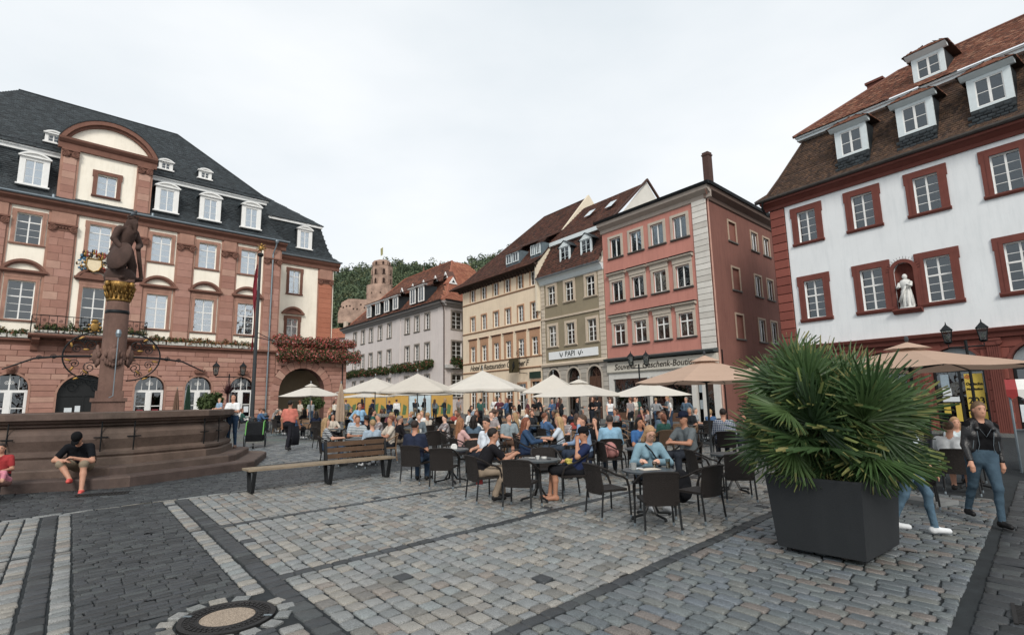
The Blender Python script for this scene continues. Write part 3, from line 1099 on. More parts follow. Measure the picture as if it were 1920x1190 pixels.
# coat of arms over the balcony door
ca = U(-13.75)
cz0 = Z(12.55)
arms = empty('coat_of_arms', (0, 0, 0), 0, hall)
sh = [(ca - .42, cz0 + .9), (ca - .45, cz0 + .45), (ca - .3, cz0 + .12), (ca, cz0 - .05), (ca + .3, cz0 + .12), (ca + .45, cz0 + .45), (ca + .42, cz0 + .9)]
MB().prism(sh, -.42, -.3).build('shield', mat('cream_shield', '#e2cfa8', .6, .1, 5), arms)
MB().tube([(x, -.43, z) for x, z in sh + sh[:1]], .045, 6).build('gilt_border', GOLD, arms)
gg = random.Random(4)
mant = {'blue': mat('blue_enamel', '#3f6f8e', .5, .2, 6), 'red': mat('red_enamel', '#8d3a30', .5, .2, 6), 'gold': GOLD, 'white': mat('white_enamel', '#d9d4c6', .5, .1, 6), 'black': BLACKP}
for col in mant:
	mb = MB()
	for k in range(26 if col in ('gold', 'white') else 14):
		an = gg.uniform(-.35, math.pi + .35)
		rr_ = gg.uniform(.55, .98)
		if col == 'blue':
			an = gg.uniform(2.4, 3.9)
		if col == 'red':
			an = gg.choice([gg.uniform(-.6, .5), gg.uniform(.8, 1.4)])
		x, z = ca + rr_ * math.cos(an), cz0 + .5 + rr_ * .95 * math.sin(an)
		mb.ball((x, gg.uniform(-.45, -.28), z), (gg.uniform(.05, .12), .07, gg.uniform(.06, .15)), 6, 4)
	for k in range(3):
		if col in ('gold', 'red', 'black'):
			x = ca - .55 + k * .5 + {'gold': 0, 'red': .12, 'black': -.1}[col]
			mb.ball((x, -.4, cz0 + 1.15 + .12 * (k == 1)), (.1, .09, .14), 8, 6)
			mb.ball((x, -.4, cz0 + 1.4 + .12 * (k == 1)), (.05, .05, .14), 6, 4)
	mb.build('mantling', mant[col], arms, True)
MB().prism([(ca - .7, cz0 - .4), (ca + .7, cz0 - .4), (ca + .5, cz0 - .1), (ca - .5, cz0 - .1)], -.3, -.05).build('plinth', SANDD, arms)

# rainwater pipe
MB().tube([(U(.05) + .1, -.62, ZE + .62), (U(.05) + .1, -.5, ZE + .2), (U(.0), -.24, ZE - .5), (U(.0), -.24, .3)], .07, 8).build('downpipe', ZINC, hall)
MB().lathe([(.1, 0), (.17, .16), (.17, .3)], 10, (U(.05) + .1, -.62, ZE + .42)).build('rainwater_head', ZINC, hall)

# annex with the great arch, its upper floors set back over a flowered terrace
AX0, AX1 = X1 + .02, 7.5
AC, AR = 3.25, 2.1
ZS = 3.04
wall_open(MB(), AX0, AX1, -.5, 6.2, [(AC - AR, AC + AR, -.4, ZS + AR, AR)], .0, .9).build('annex_wall', JOINT, hall)
courses(hall, AX0, AX1, .3, 6.1, .39, 1.2, -.035, .03, SANDR, [(AC, AR + .75, ZS, ZS + AR + .72, -1)], seed=9)
for i in range(13):
	a0, a1 = math.pi * i / 13 + .008, math.pi * (i + 1) / 13 - .008
	q = [(AC + AR * math.cos(t), ZS + AR * math.sin(t)) for t in (a0, a1)]
	p = [(AC + (AR + .72) * math.cos(t), ZS + (AR + .72) * math.sin(t)) for t in (a1, a0)]
	MB().prism([q[0], q[1], p[0], p[1]][::-1], -.045, .0).build('voussoir', SANDR, hall)
courses(hall, AC - AR - .74, AC - AR, .3, ZS, .39, .74, -.04, .035, SANDR, seed=10)
courses(hall, AC + AR, AC + AR + .74, .3, ZS, .39, .74, -.04, .035, SANDR, seed=11)
MB().box(AX0, AX1, 4.0, 4.1, -.5, 6.0).build('passage_back_wall', mat('ochre_passage_wall', '#8a7a62', .9, .1, 1), hall)
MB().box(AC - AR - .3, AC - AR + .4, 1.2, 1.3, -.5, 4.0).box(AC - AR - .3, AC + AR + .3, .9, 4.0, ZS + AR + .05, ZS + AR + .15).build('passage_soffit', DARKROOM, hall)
gt = MB()
for i in range(12):
	gt.box(AC + .35 + i * .14, AC + .40 + i * .14, 3.6, 3.64, -.2, 2.3)
gt.box(AC + .3, AC + 2.0, 3.59, 3.65, 2.2, 2.28)
gt.build('passage_grille', mat('pale_grille', '#8f8a78', .6, .1, 5), hall)
MB().prismx([(3.5, 6.2), (-.1, 6.2), (-.25, 6.3), (-.3, 6.45), (3.5, 6.5)], AX0, AX1 + .2).build('terrace_slab', SANDD, hall)
MB().box(AX0, AX1, .0, .25, 6.5, 7.4).box(AX1 - .25, AX1, .26, 3.4, 6.5, 7.4).build('terrace_parapet', SAND, hall)
YB = 3.5
TX0, TX1 = X1, 7.55
TW = [(3.5, 12.7, 15.05), (3.45, 7.3, 10.2)]
wall_open(MB(), TX0, TX1, 6.4, 16.1, [(x - .55, x + .55, a, b, 0) for x, a, b in TW], YB, .3).build('annex_upper_wall', CREAM, hall)
MB().box(TX0, TX1, YB + .9, YB + .95, 6.4, 16).build('annex_inner_wall', DARKROOM, hall)
for x, a, b in TW:
	sub = empty('window', (0, YB, 0), 0, hall)
	w = MB()
	ww = window(sub, x, a, b, 1.1, .14, 2, (0, .25, .5, .75, 1), 3, WHITEP, GLB, .055, .024, blind=(.97 if a > 12 else .6), bm=BLIND, single=True, name='casement')
	surround(sub, x, a, b, 1.1, SANDD, .25, .08, .14, .05)
hw, rise, zb = 1.05, .62, 10.75
rad = (hw * hw + rise * rise) / (2 * rise)
a = math.asin(hw / rad)
p = MB().arc_band(3.45, zb + rise - rad, rad - .2, rad, math.pi / 2 + a, math.pi / 2 - a, YB - .28, YB, 12)
p.box(3.45 - hw - .04, 3.45 + hw + .04, YB - .3, YB, zb - .12, zb + .03)
seg = [(3.45 + (rad - .1) * math.cos(math.pi / 2 + a - 2 * a * i / 12), zb + rise - rad + (rad - .1) * math.sin(math.pi / 2 + a - 2 * a * i / 12)) for i in range(13)]
p.prism(seg[::-1], YB - .1, YB)
p.build('pediment', SANDD, hall)
for c, w in ((1.42, .8), (6.65, 1.35)):
	MB().box(c - w / 2 - .12, c + w / 2 + .12, YB - .06, YB, 6.5, 15.6).build('pilaster_backing', SAND, hall)
	courses(hall, c - w / 2, c + w / 2, 6.5, 14.1, .52, .9, YB - .16, .1, mat_rnd('orange_sandstone_blocks', ['#a8654a', '#b26e52', '#9f5d44'], .85, 'obj', .12, 2.0), gap=.012, ch=.008, seed=60)
	ionic(hall, c, 14.12, w, YB - .16, SANDD)
	MB().box(c - w / 2, c + w / 2, YB - .15, YB, 14.6, 15.7).build('pilaster_block', SAND, hall)
MB().prismx([(YB, 15.6), (YB - .2, 15.6), (YB - .25, 15.9), (YB - .5, 16.15), (YB - .56, 16.35), (YB, 16.35)], TX0, TX1 + .5).build('annex_cornice', SANDD, hall)
MB().prismx([(YB - .5, 16.36), (YB - .68, 16.36), (YB - .72, 16.5), (YB - .5, 16.5)], TX0, TX1 + .62).build('annex_gutter', ZINC, hall)
prof = [(YB - .6, 16.45), (YB + .1, 17.0), (YB + .55, 17.9), (YB + 1.25, 20.4)]
ex_ = [TX1 + .6, TX1 - .05, TX1 - .45, TX1 - 1.05]
for i in range(3):
	(ya, za), (yb, zb_) = prof[i], prof[i + 1]
	L = math.hypot(yb - ya, zb_ - za)
	quad_plane(hall, 'roof_boarding', [(-1, ya, za), (ex_[i], ya, za), (ex_[i + 1], yb, zb_), (-1, yb, zb_)], SLATEP)
	quad_plane(hall, 'roof_boarding', [(ex_[i], ya, za), (ex_[i], 14, za), (ex_[i + 1], 14, zb_), (ex_[i + 1], yb, zb_)], SLATEP)
	tiles('slate_tiles', hall, (-1, ya, za), (1, 0, 0), (0, yb - ya, zb_ - za), [(0, 0), (ex_[i] + 1, 0), (ex_[i + 1] + 1, L), (0, L)], .26, .17, SLATEL, .022, seed=40 + i)
MB().box(-.5, TX1 - .95, YB + 1.0, YB + 1.4, 20.25, 20.5).build('roof_break_cornice', WHITEP, hall)
e0, e1 = (-3, YB + .9, 20.52), (TX1 - .8, YB + .9, 20.52)
r1 = (1.5, 12.0, 25.7)
Ls = math.hypot(r1[1] - e0[1], r1[2] - e0[2])
quad_plane(hall, 'roof_boarding', [e0, e1, r1, (-3, 12.0, 25.7)], SLATEP)
quad_plane(hall, 'roof_boarding', [e1, (e1[0], 18, e1[2]), r1], SLATEP)
tiles('slate_tiles', hall, e0, (1, 0, 0), (0, r1[1] - e0[1], r1[2] - e0[2]), [(0, 0), (e1[0] + 3, 0), (r1[0] + 3, Ls), (0, Ls)], .3, .2, SLATEL, .024, seed=44)
dormer_round(hall, 4.45, 17.55, 1.5, 1.95, YB + .2, YB + 1.2, WHITEP, ZINC, (0, .33, .66, 1))
MB().tube([(7.05, -.12, 6.2), (7.05, -.12, .3)], .05, 8).build('downpipe', IRON, hall)


# flower boxes standing on the town hall's ledges
def flower_box(par_mat, p0, xdir, x0, x1, y, z, label, h=.3, fl=FLOW, frac=.6, n=500, group=None, seed=1, spread=.28, drop=.0, leaf=.075, box=True, cat='flower box'):
	rz = R(xdir)
	root = tag(empty('flower_box', (p0[0], p0[1], 0), rz), label, cat, group)
	if box:
		MB().prismx([(y - .14, z), (y + .14, z), (y + .17, z + .24), (y - .17, z + .24)], x0, x1).build('trough', par_mat, root)
	bl = []
	g = random.Random(seed)
	m = max(2, int((x1 - x0) / .35))
	for i in range(m):
		xx = x0 + (x1 - x0) * (i + .5) / m
		bl.append((xx, y - drop * .3, z + .3 + g.uniform(-.05, .12) - drop * .5, .3, spread, h * g.uniform(.7, 1.25) + drop * .5))
	fo = link('flowers', foliage_mesh('flowers', bl, n, leaf, [LEAFG, fl], [frac, 1.0], seed), root)
	return root


LP = (-21.63, 47.24)
TROUGH = mat('pale_trough', '#c9c6bd', .8, .1, 5)
txt = ['beside the balcony', 'second from the balcony', 'third from the balcony', 'fourth from the balcony', 'fifth from the balcony', 'beside the flagpole']
for i in range(6):
	xa = U(-9.75) + i * 1.32
	flower_box(TROUGH, LP, 43.95, xa, xa + 1.2, -.16, ZC + .42, 'pale flower box on the town hall ledge, ' + txt[i], .34, FLOWO, .5, 520, 'flower boxes on the town hall ledge', 80 + i)
for i in range(2):
	xa = U(-19.4) + i * 1.1
	flower_box(TROUGH, LP, 43.95, xa, xa + 1.0, -.16, ZC + .42, 'pale flower box on the ledge left of the balcony, ' + ['far left one', 'one nearest the balcony'][i], .34, FLOWO, .75, 330, 'flower boxes on the town hall ledge', 90 + i)
for i in range(5):
	xa = ba + .3 + i * 1.28
	flower_box(TROUGH, LP, 43.95, xa, xa + 1.2, -.92, bz + .06, 'dark green planting behind the balcony railing, ' + ['leftmost box', 'second box from left', 'third box from left', 'fourth box from left', 'rightmost box'][i], .4, FLOWO, .9, 420, 'planters on the iron balcony', 100 + i)
flower_box(TROUGH, LP, 43.95, .3, 8.2, -.2, 7.35, 'upper row of pink and red geraniums along the terrace above the great arch', .42, FLOW, .5, 7500, 'geraniums on the arch terrace', 120, .42, .3, .075)
flower_box(TROUGH, LP, 43.95, .7, 8.6, -.42, 6.2, 'lower row of red geraniums spilling over the front of the great arch', .5, FLOW, .62, 9000, 'geraniums on the arch terrace', 121, .5, .45, .075)
# ------------------------------------------------------------------ white house with red trim, right
REDT = mat('oxblood_trim', '#713a30', .75, .12, 2.5, .12, 30)
REDQ = mat_rnd('oxblood_quoins', ['#834338', '#8b493c', '#7b3e33'], .78, 'obj', .1, 2.0, .3, .15)
WHITEW = mat('white_render', '#dfe3e5', .9, .05, .4, .12, 18, streak=.3, dirt='#a8b3b8')
BRTILE = mat_rnd('brown_roof_tiles', ['#4a382e', '#5c4636', '#3d312b', '#6b4f3a', '#52413a'], .8, 'attr', .3, 1.2, .3, .2)
ORTILE = mat_rnd('orange_roof_tiles', ['#6f4638', '#956048', '#85523f', '#5c4038', '#b07f63'], .8, 'attr', .3, .9, .3, .2)
TILEB = mat('roof_underlay', '#43352d', .9, .2, 2)
PALEB = mat('pale_blue_white_paint', '#ccd7da', .5, .06, 5)
wh = facade_root('white_corner_house', (18.869, 29.0), -55.15, 'white corner house with dark red window frames, niche statue and brown tiled mansard, at right')
WX0, WX1 = -4.3, 16.0
wops = []
TOP = [-2.15, .87, 3.8, 6.86, 9.9, 12.9]
for x in TOP:
	wops.append((x - .53, x + .53, 10.75, 12.62, 0))
	wops.append((x - .54, x + .54, 6.18, 8.4, 0))
wops.append((1.92, 2.79, 6.02, 8.42, .44))
wall_open(MB(), WX0, WX1, 4.5, 13.6, wops, 0, .35).build('upper_wall', WHITEW, wh)
MB().box(WX0 + .1, WX1, 1.0, 1.05, -.5, 13.5).build('inner_wall', DARKROOM, wh)
for i, x in enumerate(TOP[:5]):
	w = window(wh, x, 10.75, 12.62, 1.06, .12, 2, (0, .25, .5, .75, 1), None, WHITEP, GL, .055, .026)
	surround(w, x, 10.75, 12.62, 1.06, REDT, .34, .07, .16, .05)
	w = window(wh, x, 6.18, 8.4, 1.08, .12, 2, (0, .2, .4, .6, .8, 1), 3, WHITEP, GL, .055, .026)
	surround(w, x, 6.18, 8.4, 1.08, REDT, .33, .07, .2, .05)
# corner pilaster of red blocks
MB().box(WX0 - .02, -3.4, -.05, .02, 4.6, 13.2).build('quoin_backing', mat('dark_joint', '#4a231b', .9, .1, 3), wh)
courses(wh, WX0, -3.4, 4.65, 13.15, .53, 1.2, -.12, .07, REDQ, gap=.035, ch=.02, seed=70)
MB().box(WX0, WX0 + .05, .02, 11, -.5, 13.5).build('end_wall', WHITEW, wh)
# niche with its statue
nb = MB().arc_band(2.355, 7.98, .44, .62, math.pi, 0, -.1, 0, 12)
nb.box(1.735, 1.915, -.1, 0, 6.0, 7.98).box(2.795, 2.975, -.1, 0, 6.0, 7.98)
nb.prismx([(0, 5.78), (-.12, 5.78), (-.3, 5.95), (-.3, 6.02), (0, 6.02)], 1.72, 2.99)
no = nb.build('niche_surround', REDT, wh)
nc = MB()
for i in range(10):
	a0, a1 = math.pi * i / 10, math.pi * (i + 1) / 10
	for (za, zb) in ((6.02, 7.98), (7.98, 8.42)):
		sc = 1 if zb < 8 else .35
		nc.add([(2.355 - .44 * math.cos(a0), .02 + .4 * math.sin(a0), za), (2.355 - .44 * math.cos(a1), .02 + .4 * math.sin(a1), za),
				(2.355 - .44 * sc * math.cos(a1), .02 + .4 * math.sin(a1) * sc, zb), (2.355 - .44 * sc * math.cos(a0), .02 + .4 * math.sin(a0) * sc, zb)], [(0, 1, 2, 3)])
nc.build('niche_recess', REDT, no)
sp = MB()
for i in range(16):
	a = math.pi * (i + .5) / 16
	sp.tube([(2.355 + .6 * math.cos(a), -.06, 7.98 + .6 * math.sin(a)), (2.355 + .76 * math.cos(a), -.1, 7.98 + .76 * math.sin(a))], .008, 4)
sp.build('bird_spikes', IRON, no)
# white robed statue, its own thing
st = tag(empty('statue', (18.869, 29.0, 0), R(-55.15)), 'white stone figure in long robes standing in the arched red niche', 'statue')
sm = MB()
sm.lathe([(.30, 0), (.33, .12), (.3, .2), (.27, .3), (.25, .55), (.2, .8), (.19, .98), (.25, 1.2), (.27, 1.35), (.2, 1.46), (.08, 1.52)], 14, (2.36, .0, 6.03), sx=1.0, sy=.75)
for k in range(9):
	a = k * .7
	sm.tube([(2.36 + .29 * math.cos(a), .22 * math.sin(a), 6.12), (2.36 + .24 * math.cos(a + .2), .19 * math.sin(a + .2), 6.6), (2.36 + .2 * math.cos(a + .5), .15 * math.sin(a + .5), 7.0)], [.06, .045, .03], 6)
sm.ball((2.37, -.02, 7.67), (.115, .125, .15), 12, 8)
sm.tube([(2.12, -.05, 7.35), (2.06, -.2, 7.1), (2.2, -.28, 7.16)], [.085, .07, .05], 8)
sm.tube([(2.61, -.05, 7.35), (2.66, -.2, 7.15), (2.48, -.27, 7.24)], [.085, .07, .05], 8)
sm.tube([(2.1, -.22, 6.35), (2.32, -.26, 6.9), (2.5, -.2, 7.3)], [.08, .06, .05], 6)
sm.box(2.06, 2.66, -.24, .24, 6.021, 6.1)
sm.build('figure', mat('white_stone', '#cfd0cc', .8, .14, 6, .2, 30), st, True)
# ground storey
gops = []
AR2 = [-2.15, .87, 3.94, 6.92, 9.95, 12.9]
for x in AR2:
	gops.append((x - 1.02, x + 1.02, -.4, 3.9, 1.02))
wall_open(MB(), WX0, WX1, -.5, 4.25, gops, 0, .4).build('ground_storey_wall', REDT, wh)
courses(wh, WX0, 11.4, -.1, 4.2, .48, 1.6, -.04, .035, REDQ, [(x, 1.1, 2.88, 4.0, -1) for x in AR2], gap=.03, seed=71)
for x in AR2[:5]:
	MB().arc_band(x, 2.88, 1.02, 1.14, math.pi, 0, -.07, 0, 14).build('arch_trim', REDT, wh)
for x in (-.65, 2.4, 5.43, 8.43):
	mb = MB()
	for k in range(6):
		mb.box(x - .22 + k * .076, x - .22 + k * .076 + .06, -.15, -.04, -.1, 3.85)
	mb.box(x - .25, x + .25, -.11, -.04, -.1, 3.9)
	po = mb.build('fluted_pilaster', REDT, wh)
	cpm = MB().box(x - .32, x + .32, -.24, -.04, 4.06, 4.16).box(x - .27, x + .27, -.2, -.04, 3.85, 4.06)
	for s in (-1, 1):
		cpm.tube([(x + s * .25, -.22, 3.97), (x + s * .25, -.05, 3.97)], .1, 10)
	cpm.build('capital', REDT, po)
MB().prismx([(0, 4.2), (-.2, 4.2), (-.24, 4.36), (-.36, 4.46), (-.42, 4.6), (0, 4.66)], WX0 - .1, WX1).build('string_course', REDT, wh)
YEL = mat('yellow_poster', '#c9ab1e', .6, .06, 4)
INK = mat('black_ink', '#15140f', .7, .1, 5)
for i, x in enumerate(AR2[:5]):
	d = MB().box(x - 1.0, x + 1.0, .24, .3, 2.72, 2.92).box(x - 1.0, x - .9, .24, .3, -.2, 2.72).box(x + .9, x + 1.0, .24, .3, -.2, 2.72).box(x - .05, x + .05, .25, .3, -.2, 2.72)
	d.box(x - .9, x + .9, .255, .3, -.2, .35)
	do = d.build('shop_front', BLACKP, wh)
	fan = [(x + .98 * math.cos(math.pi * k / 14), 2.92 + .95 * math.sin(math.pi * k / 14)) for k in range(15)]
	MB().prism(fan[::-1], .2, .24).build('fanlight', mat('pale_fanlight', '#8f979b', .5, .08, 3), do)
	pane(do, x - .9, x - .05, .35, 2.72, .28, GLD)
	pane(do, x + .05, x + .9, .35, 2.72, .28, GLD)
	if i == 2:
		pane(do, x + .18, x + .86, .95, 2.62, .245, YEL, 'yellow_poster')
		pane(do, x + .18, x + .86, .36, .86, .245, YEL, 'yellow_poster')
		pane(do, x - .75, x - .42, 2.0, 2.62, .245, mat('blue_grey_notice', '#8fa2ae', .7, .2, 8), 'notice')
		pane(do, x - .72, x - .38, 1.6, 1.96, .245, mat('paper_notice', '#cfd6da', .8, .12, 9), 'notice')
		pane(do, x - .76, x - .1, 1.32, 1.55, .245, mat('paper_notice', '#cfd6da', .8, .12, 9), 'notice')
		pane(do, x - .76, x - .5, .7, 1.25, .245, YEL, 'yellow_poster')
		pane(do, x - .3, x - .08, .4, 1.25, .245, YEL, 'yellow_poster')
		for t, s, px, pz in (('203', .42, x + .54, 1.36), ('Optische', .17, x + .53, 2.14), ('Messkultur', .135, x + .53, 1.9)):
			o = link('lettering', lettering(t, s, INK, bold=.006), do)
			o.location = (px, .238, pz)
		for k in range(3):
			o = MB().box(-.1, .1, -.004, 0, -.02, .02).build('red_mark', mat('red_print', '#a83a22', .7, .1, 5), do)
			o.location = (x + .26 + k * .05, .242, 2.42 + k * .05)
			o.rotation_euler = (0, .5, 0)
	if i == 3:
		o = link('lettering', lettering('OBI', .3, INK, bold=.008, space=1.15), do)
		o.location = (x + .0, .19, 3.24)
		pane(do, x - .6, x + .5, 1.7, 2.6, .245, YEL, 'yellow_poster')
# eaves and mansard
MB().prismx([(0, 13.22), (-.1, 13.22), (-.14, 13.4), (-.36, 13.58), (-.5, 13.62), (-.5, 13.74), (0, 13.74)], WX0 - .38, WX1).build('eaves_cornice', REDT, wh)
MB().prismx([(-.45, 13.745), (-.62, 13.745), (-.68, 13.82), (-.68, 13.9), (-.45, 13.9)], WX0 - .6, WX1).build('gutter', mat('dark_zinc', '#4b4744', .6, .2, 4, metal=.3), wh)
MB().tube([(WX0 - .1, -.62, 13.75), (WX0 - .22, -.5, 13.4), (WX0 - .2, -.2, 13.1), (WX0 - .1, -.1, 12.9)], .06, 8).build('downpipe', IRON, wh)
HL = -4.9
prof = [(-.6, 13.85, HL), (-.05, 14.3, HL + .55), (.55, 15.4, HL + 1.15), (1.5, 17.55, HL + 2.35)]
for i in range(3):
	(ya, za, xa), (yb, zb_, xb) = prof[i], prof[i + 1]
	L = math.hypot(yb - ya, zb_ - za)
	quad_plane(wh, 'roof_boarding', [(xa, ya, za), (WX1, ya, za), (WX1, yb, zb_), (xb, yb, zb_)], TILEB)
	quad_plane(wh, 'roof_boarding', [(xa, 11, za), (xa, ya, za), (xb, yb, zb_), (xb, 11, zb_)], TILEB)
	tiles('roof_tiles', wh, (xa, ya, za), (1, 0, 0), (0, yb - ya, zb_ - za), [(0, 0), (14 - xa, 0), (14 - xa, L), (xb - xa, L)], .17, .15, BRTILE, .028, seed=73 + i)
	MB().tube([(xa, ya, za), (xb, yb, zb_)], .09, 6).build('hip_tiles', BRTILE, wh)
MB().box(prof[3][2] - .25, WX1, 1.2, 1.6, 17.6, 17.76).box(prof[3][2] - .3, WX1, 1.1, 1.55, 17.76, 17.86).build('roof_break_gutter', PALEB, wh)
e0, rz_ = (prof[3][2] - .35, 1.0, 17.88), (1.5, 6.0, 21.8)
L = math.hypot(5.0, rz_[2] - e0[2])
quad_plane(wh, 'roof_boarding', [e0, (WX1, e0[1], e0[2]), (WX1, 6, 21.8), rz_], TILEB)
quad_plane(wh, 'roof_boarding', [(e0[0], 11, e0[2]), e0, rz_], TILEB)
tiles('roof_tiles', wh, e0, (1, 0, 0), (0, 5.0, rz_[2] - e0[2]), [(0, 0), (14 - e0[0], 0), (14 - e0[0], L), (rz_[0] - e0[0], L)], .19, .17, ORTILE, .035, seed=77)
MB().tube([e0, rz_], .1, 6).tube([rz_, (WX1, 6, 21.8)], .1, 6).build('ridge_tiles', ORTILE, wh)
ck = MB().box(-.4, .5, 6.3, 7.0, 19, 21.95).box(-.48, .58, 6.2, 7.1, 21.95, 22.1)
ck.build('chimney', mat('red_brick', '#6a3a30', .85, .2, 8, .3), wh)


def dormer_tiled(par, x, z0, h, w, yf, ybk, ap=.75, ww_=1.05, over=.32):
	"""timber dormer under a small hipped tile roof, slate cheeks and apron"""
	hw = w / 2
	d = MB()
	fw = (w - ww_) / 2
	d.box(x - hw, x - hw + fw, yf, yf + .12, z0, z0 + h).box(x + hw - fw, x + hw, yf, yf + .12, z0, z0 + h)
	d.box(x - hw + fw, x + hw - fw, yf, yf + .12, z0 + h - .16, z0 + h).box(x - hw + fw, x + hw - fw, yf, yf + .12, z0, z0 + .1)
	d.prismx([(yf + .1, z0 + h), (yf - .05, z0 + h), (yf - over + .06, z0 + h + .13), (yf - over, z0 + h + .2), (yf + .1, z0 + h + .2)], x - hw - .2, x + hw + .2)
	o = d.build('dormer', PALEB, par)
	s = MB().box(x - hw, x - hw + .04, yf + .121, ybk, z0 - ap, z0 + h).box(x + hw - .04, x + hw, yf + .121, ybk, z0 - ap, z0 + h)
	s.box(x - hw + .045, x + hw - .045, yf + .6, ybk, z0 - ap, z0 + h)
	if ap:
		s.box(x - hw, x + hw, yf + .02, yf + .12, z0 - ap, z0)
	so = s.build('slate_cheeks', SLATEP, o)
	if ap:
		tiles('slate_apron', so, (x - hw, yf - .06, z0 - ap), (1, 0, 0), (0, .08, ap), [(0, 0), (w, 0), (w, ap), (0, ap)], .3, .17, SLATEL, .015, seed=int(x * 10 + 90))['kind'] = 'stuff'
	zr = z0 + h + .21
	rw, top = hw + .3, .7
	a, b, c, e = (x - rw, yf - over - .06, zr), (x + rw, yf - over - .06, zr), (x + .12, yf + .7, zr + top), (x - .12, yf + .7, zr + top)
	a2, b2 = (x - rw, ybk + .8, zr), (x + rw, ybk + .8, zr)
	c2, e2 = (x + .12, ybk + 1.3, zr + top), (x - .12, ybk + 1.3, zr + top)
	MB().add([a, b, c, e], [(0, 1, 2, 3)]).add([b, b2, c2, c], [(0, 1, 2, 3)]).add([a2, a, e, e2], [(0, 1, 2, 3)]).add([a, a2, b2, b], [(0, 1, 2, 3)]).build('dormer_roof_boarding', TILEB, o)
	Lf = math.hypot(.7 + over + .06, top)
	tiles('dormer_tiles', o, a, (1, 0, 0), (0, .7 + over + .06, top), [(0, 0), (2 * rw, 0), (rw + .12, Lf), (rw - .12, Lf)], .19, .17, ORTILE, .035, seed=5)
	Ls_ = math.hypot(rw - .12, top)
	tiles('dormer_tiles', o, b, (0, 1, 0), (-(rw - .12), 0, top), [(0, 0), (b2[1] - b[1], 0), (c2[1] - b[1], Ls_), (.7 + over, Ls_)], .19, .17, ORTILE, .035, seed=6)
	tiles('dormer_tiles', o, a2, (0, -1, 0), (rw - .12, 0, top), [(0, 0), (a2[1] - a[1], 0), (a2[1] - a[1] - .7 - over, Ls_), (-.4, Ls_)], .19, .17, ORTILE, .035, seed=7)
	ia, ib, za, zb = x - ww_ / 2, x + ww_ / 2, z0 + .1, z0 + h - .16
	f = MB().box(ia, ia + .05, yf + .03, yf + .09, za, zb).box(ib - .05, ib, yf + .03, yf + .09, za, zb).box(ia + .05, ib - .05, yf + .03, yf + .09, za, za + .05).box(ia + .05, ib - .05, yf + .03, yf + .09, zb - .05, zb)
	f.box(x - .05, x + .05, yf + .02, yf + .1, za + .05, zb - .05)
	zm = (za + zb) / 2
	f.box(ia + .05, x - .05, yf + .04, yf + .08, zm - .015, zm + .015).box(x + .05, ib - .05, yf + .04, yf + .08, zm - .015, zm + .015)
	fo = f.build('casement', WHITEP, o)
	for sx in (-1, 1):
		p0, p1 = (ia + .05, x - .05) if sx < 0 else (x + .05, ib - .05)
		pane(o, p0, p1, za + .05, zm - .015, yf + .06, GL)
		pane(o, p0, p1, zm + .015, zb - .05, yf + .06, GL)
	return o


for x in (.66, 3.72, 6.72, 9.75):
	dormer_tiled(wh, x + .03, 15.05, 1.6, 1.62, .0, 1.5)
dormer_tiled(wh, 4.15, 18.5, 1.32, 1.45, 1.75, 3.6, .0, 1.0)

# ------------------------------------------------------------------ pink house, centre right
PINK = mat('salmon_render', '#bd7b6c', .9, .08, .6, .12, 20, streak=.35, dirt='#8c5348')
GREYF = mat('warm_grey_stone', '#b3a899', .8, .08, 3, .1, 30)
QUO = mat_rnd('white_quoins', ['#c9c5bd', '#d3cfc7', '#bdb8af'], .8, 'obj', .1, 2.0, .3, .1)
ph = facade_root('pink_house', (12.494, 36.498), -53.0, 'salmon pink four storey house with grey window frames and white corner stones')
PX0, PX1 = -8.15, 1.54
pc = [-6.73, -4.65, -2.62, -.63]
prow = [(13.0, 14.6), (9.42, 11.0), (5.95, 7.6)]
ops = [(x - .58, x + .58, a, b, 0) for x in pc for a, b in prow]
wall_open(MB(), PX0, PX1, 4.9, 15.4, ops, 0, .3).build('front_wall', PINK, ph)
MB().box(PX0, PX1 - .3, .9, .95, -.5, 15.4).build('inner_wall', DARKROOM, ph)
for r, (a, b) in enumerate(prow):
	for i, x in enumerate(pc):
		bl = {(0, 2): .98, (0, 3): .9, (0, 1): .4, (2, 0): .45, (2, 1): .4}.get((r, i))
		w = window(ph, x, a, b, 1.16, .1, 2, (0, 1) if r < 2 else (0, .68, 1), 1 if r == 2 else None, WHITEP, GL if r == 0 else GLD, .07, .03, blind=bl or (.99 if r == 2 and i > 1 else None),
				   bm=CURT if not (r == 2 and i < 2) else mat('orange_blind', '#b5705a', .8, .1, 4))
		surround(w, x, a, b, 1.16, GREYF, .2, .07, .12, 0, sillmat=mat('dark_sill', '#5f5a55', .7, .1, 4))
		if r:
			h = MB().box(x - .8, x + .8, -.12, 0, b + .2, b + .5).prismx([(0, b + .5), (-.15, b + .5), (-.3, b + .6), (-.32, b + .68), (0, b + .74)], x - .92, x + .92)
			h.build('window_hood', GREYF, w)
			MB().box(x - .95, x + .95, -.34, 0, b + .741, b + .77).build('hood_lead', IRON, w)
MB().box(.45, PX1, -.03, .02, 4.9, 15.35).build('quoin_backing', mat('grey_joint', '#77726a', .9, .1, 3), ph)
courses(ph, .46, PX1 + .06, 4.92, 15.3, .42, 1.3, -.09, .06, QUO, gap=.028, ch=.012, seed=81)
MB().prismx([(0, 15.2), (-.1, 15.25), (-.14, 15.5), (-.5, 15.75), (-.55, 16.0), (0, 16.0)], PX0 - .1, PX1 + .5).build('eaves_cornice', mat('grey_eaves', '#a3978c', .8, .08, 3), ph)
MB().prismx([(-.45, 16.01), (-.66, 16.01), (-.72, 16.2), (-.45, 16.22)], PX0 - .3, PX1 + .72).build('gutter', IRON, ph)
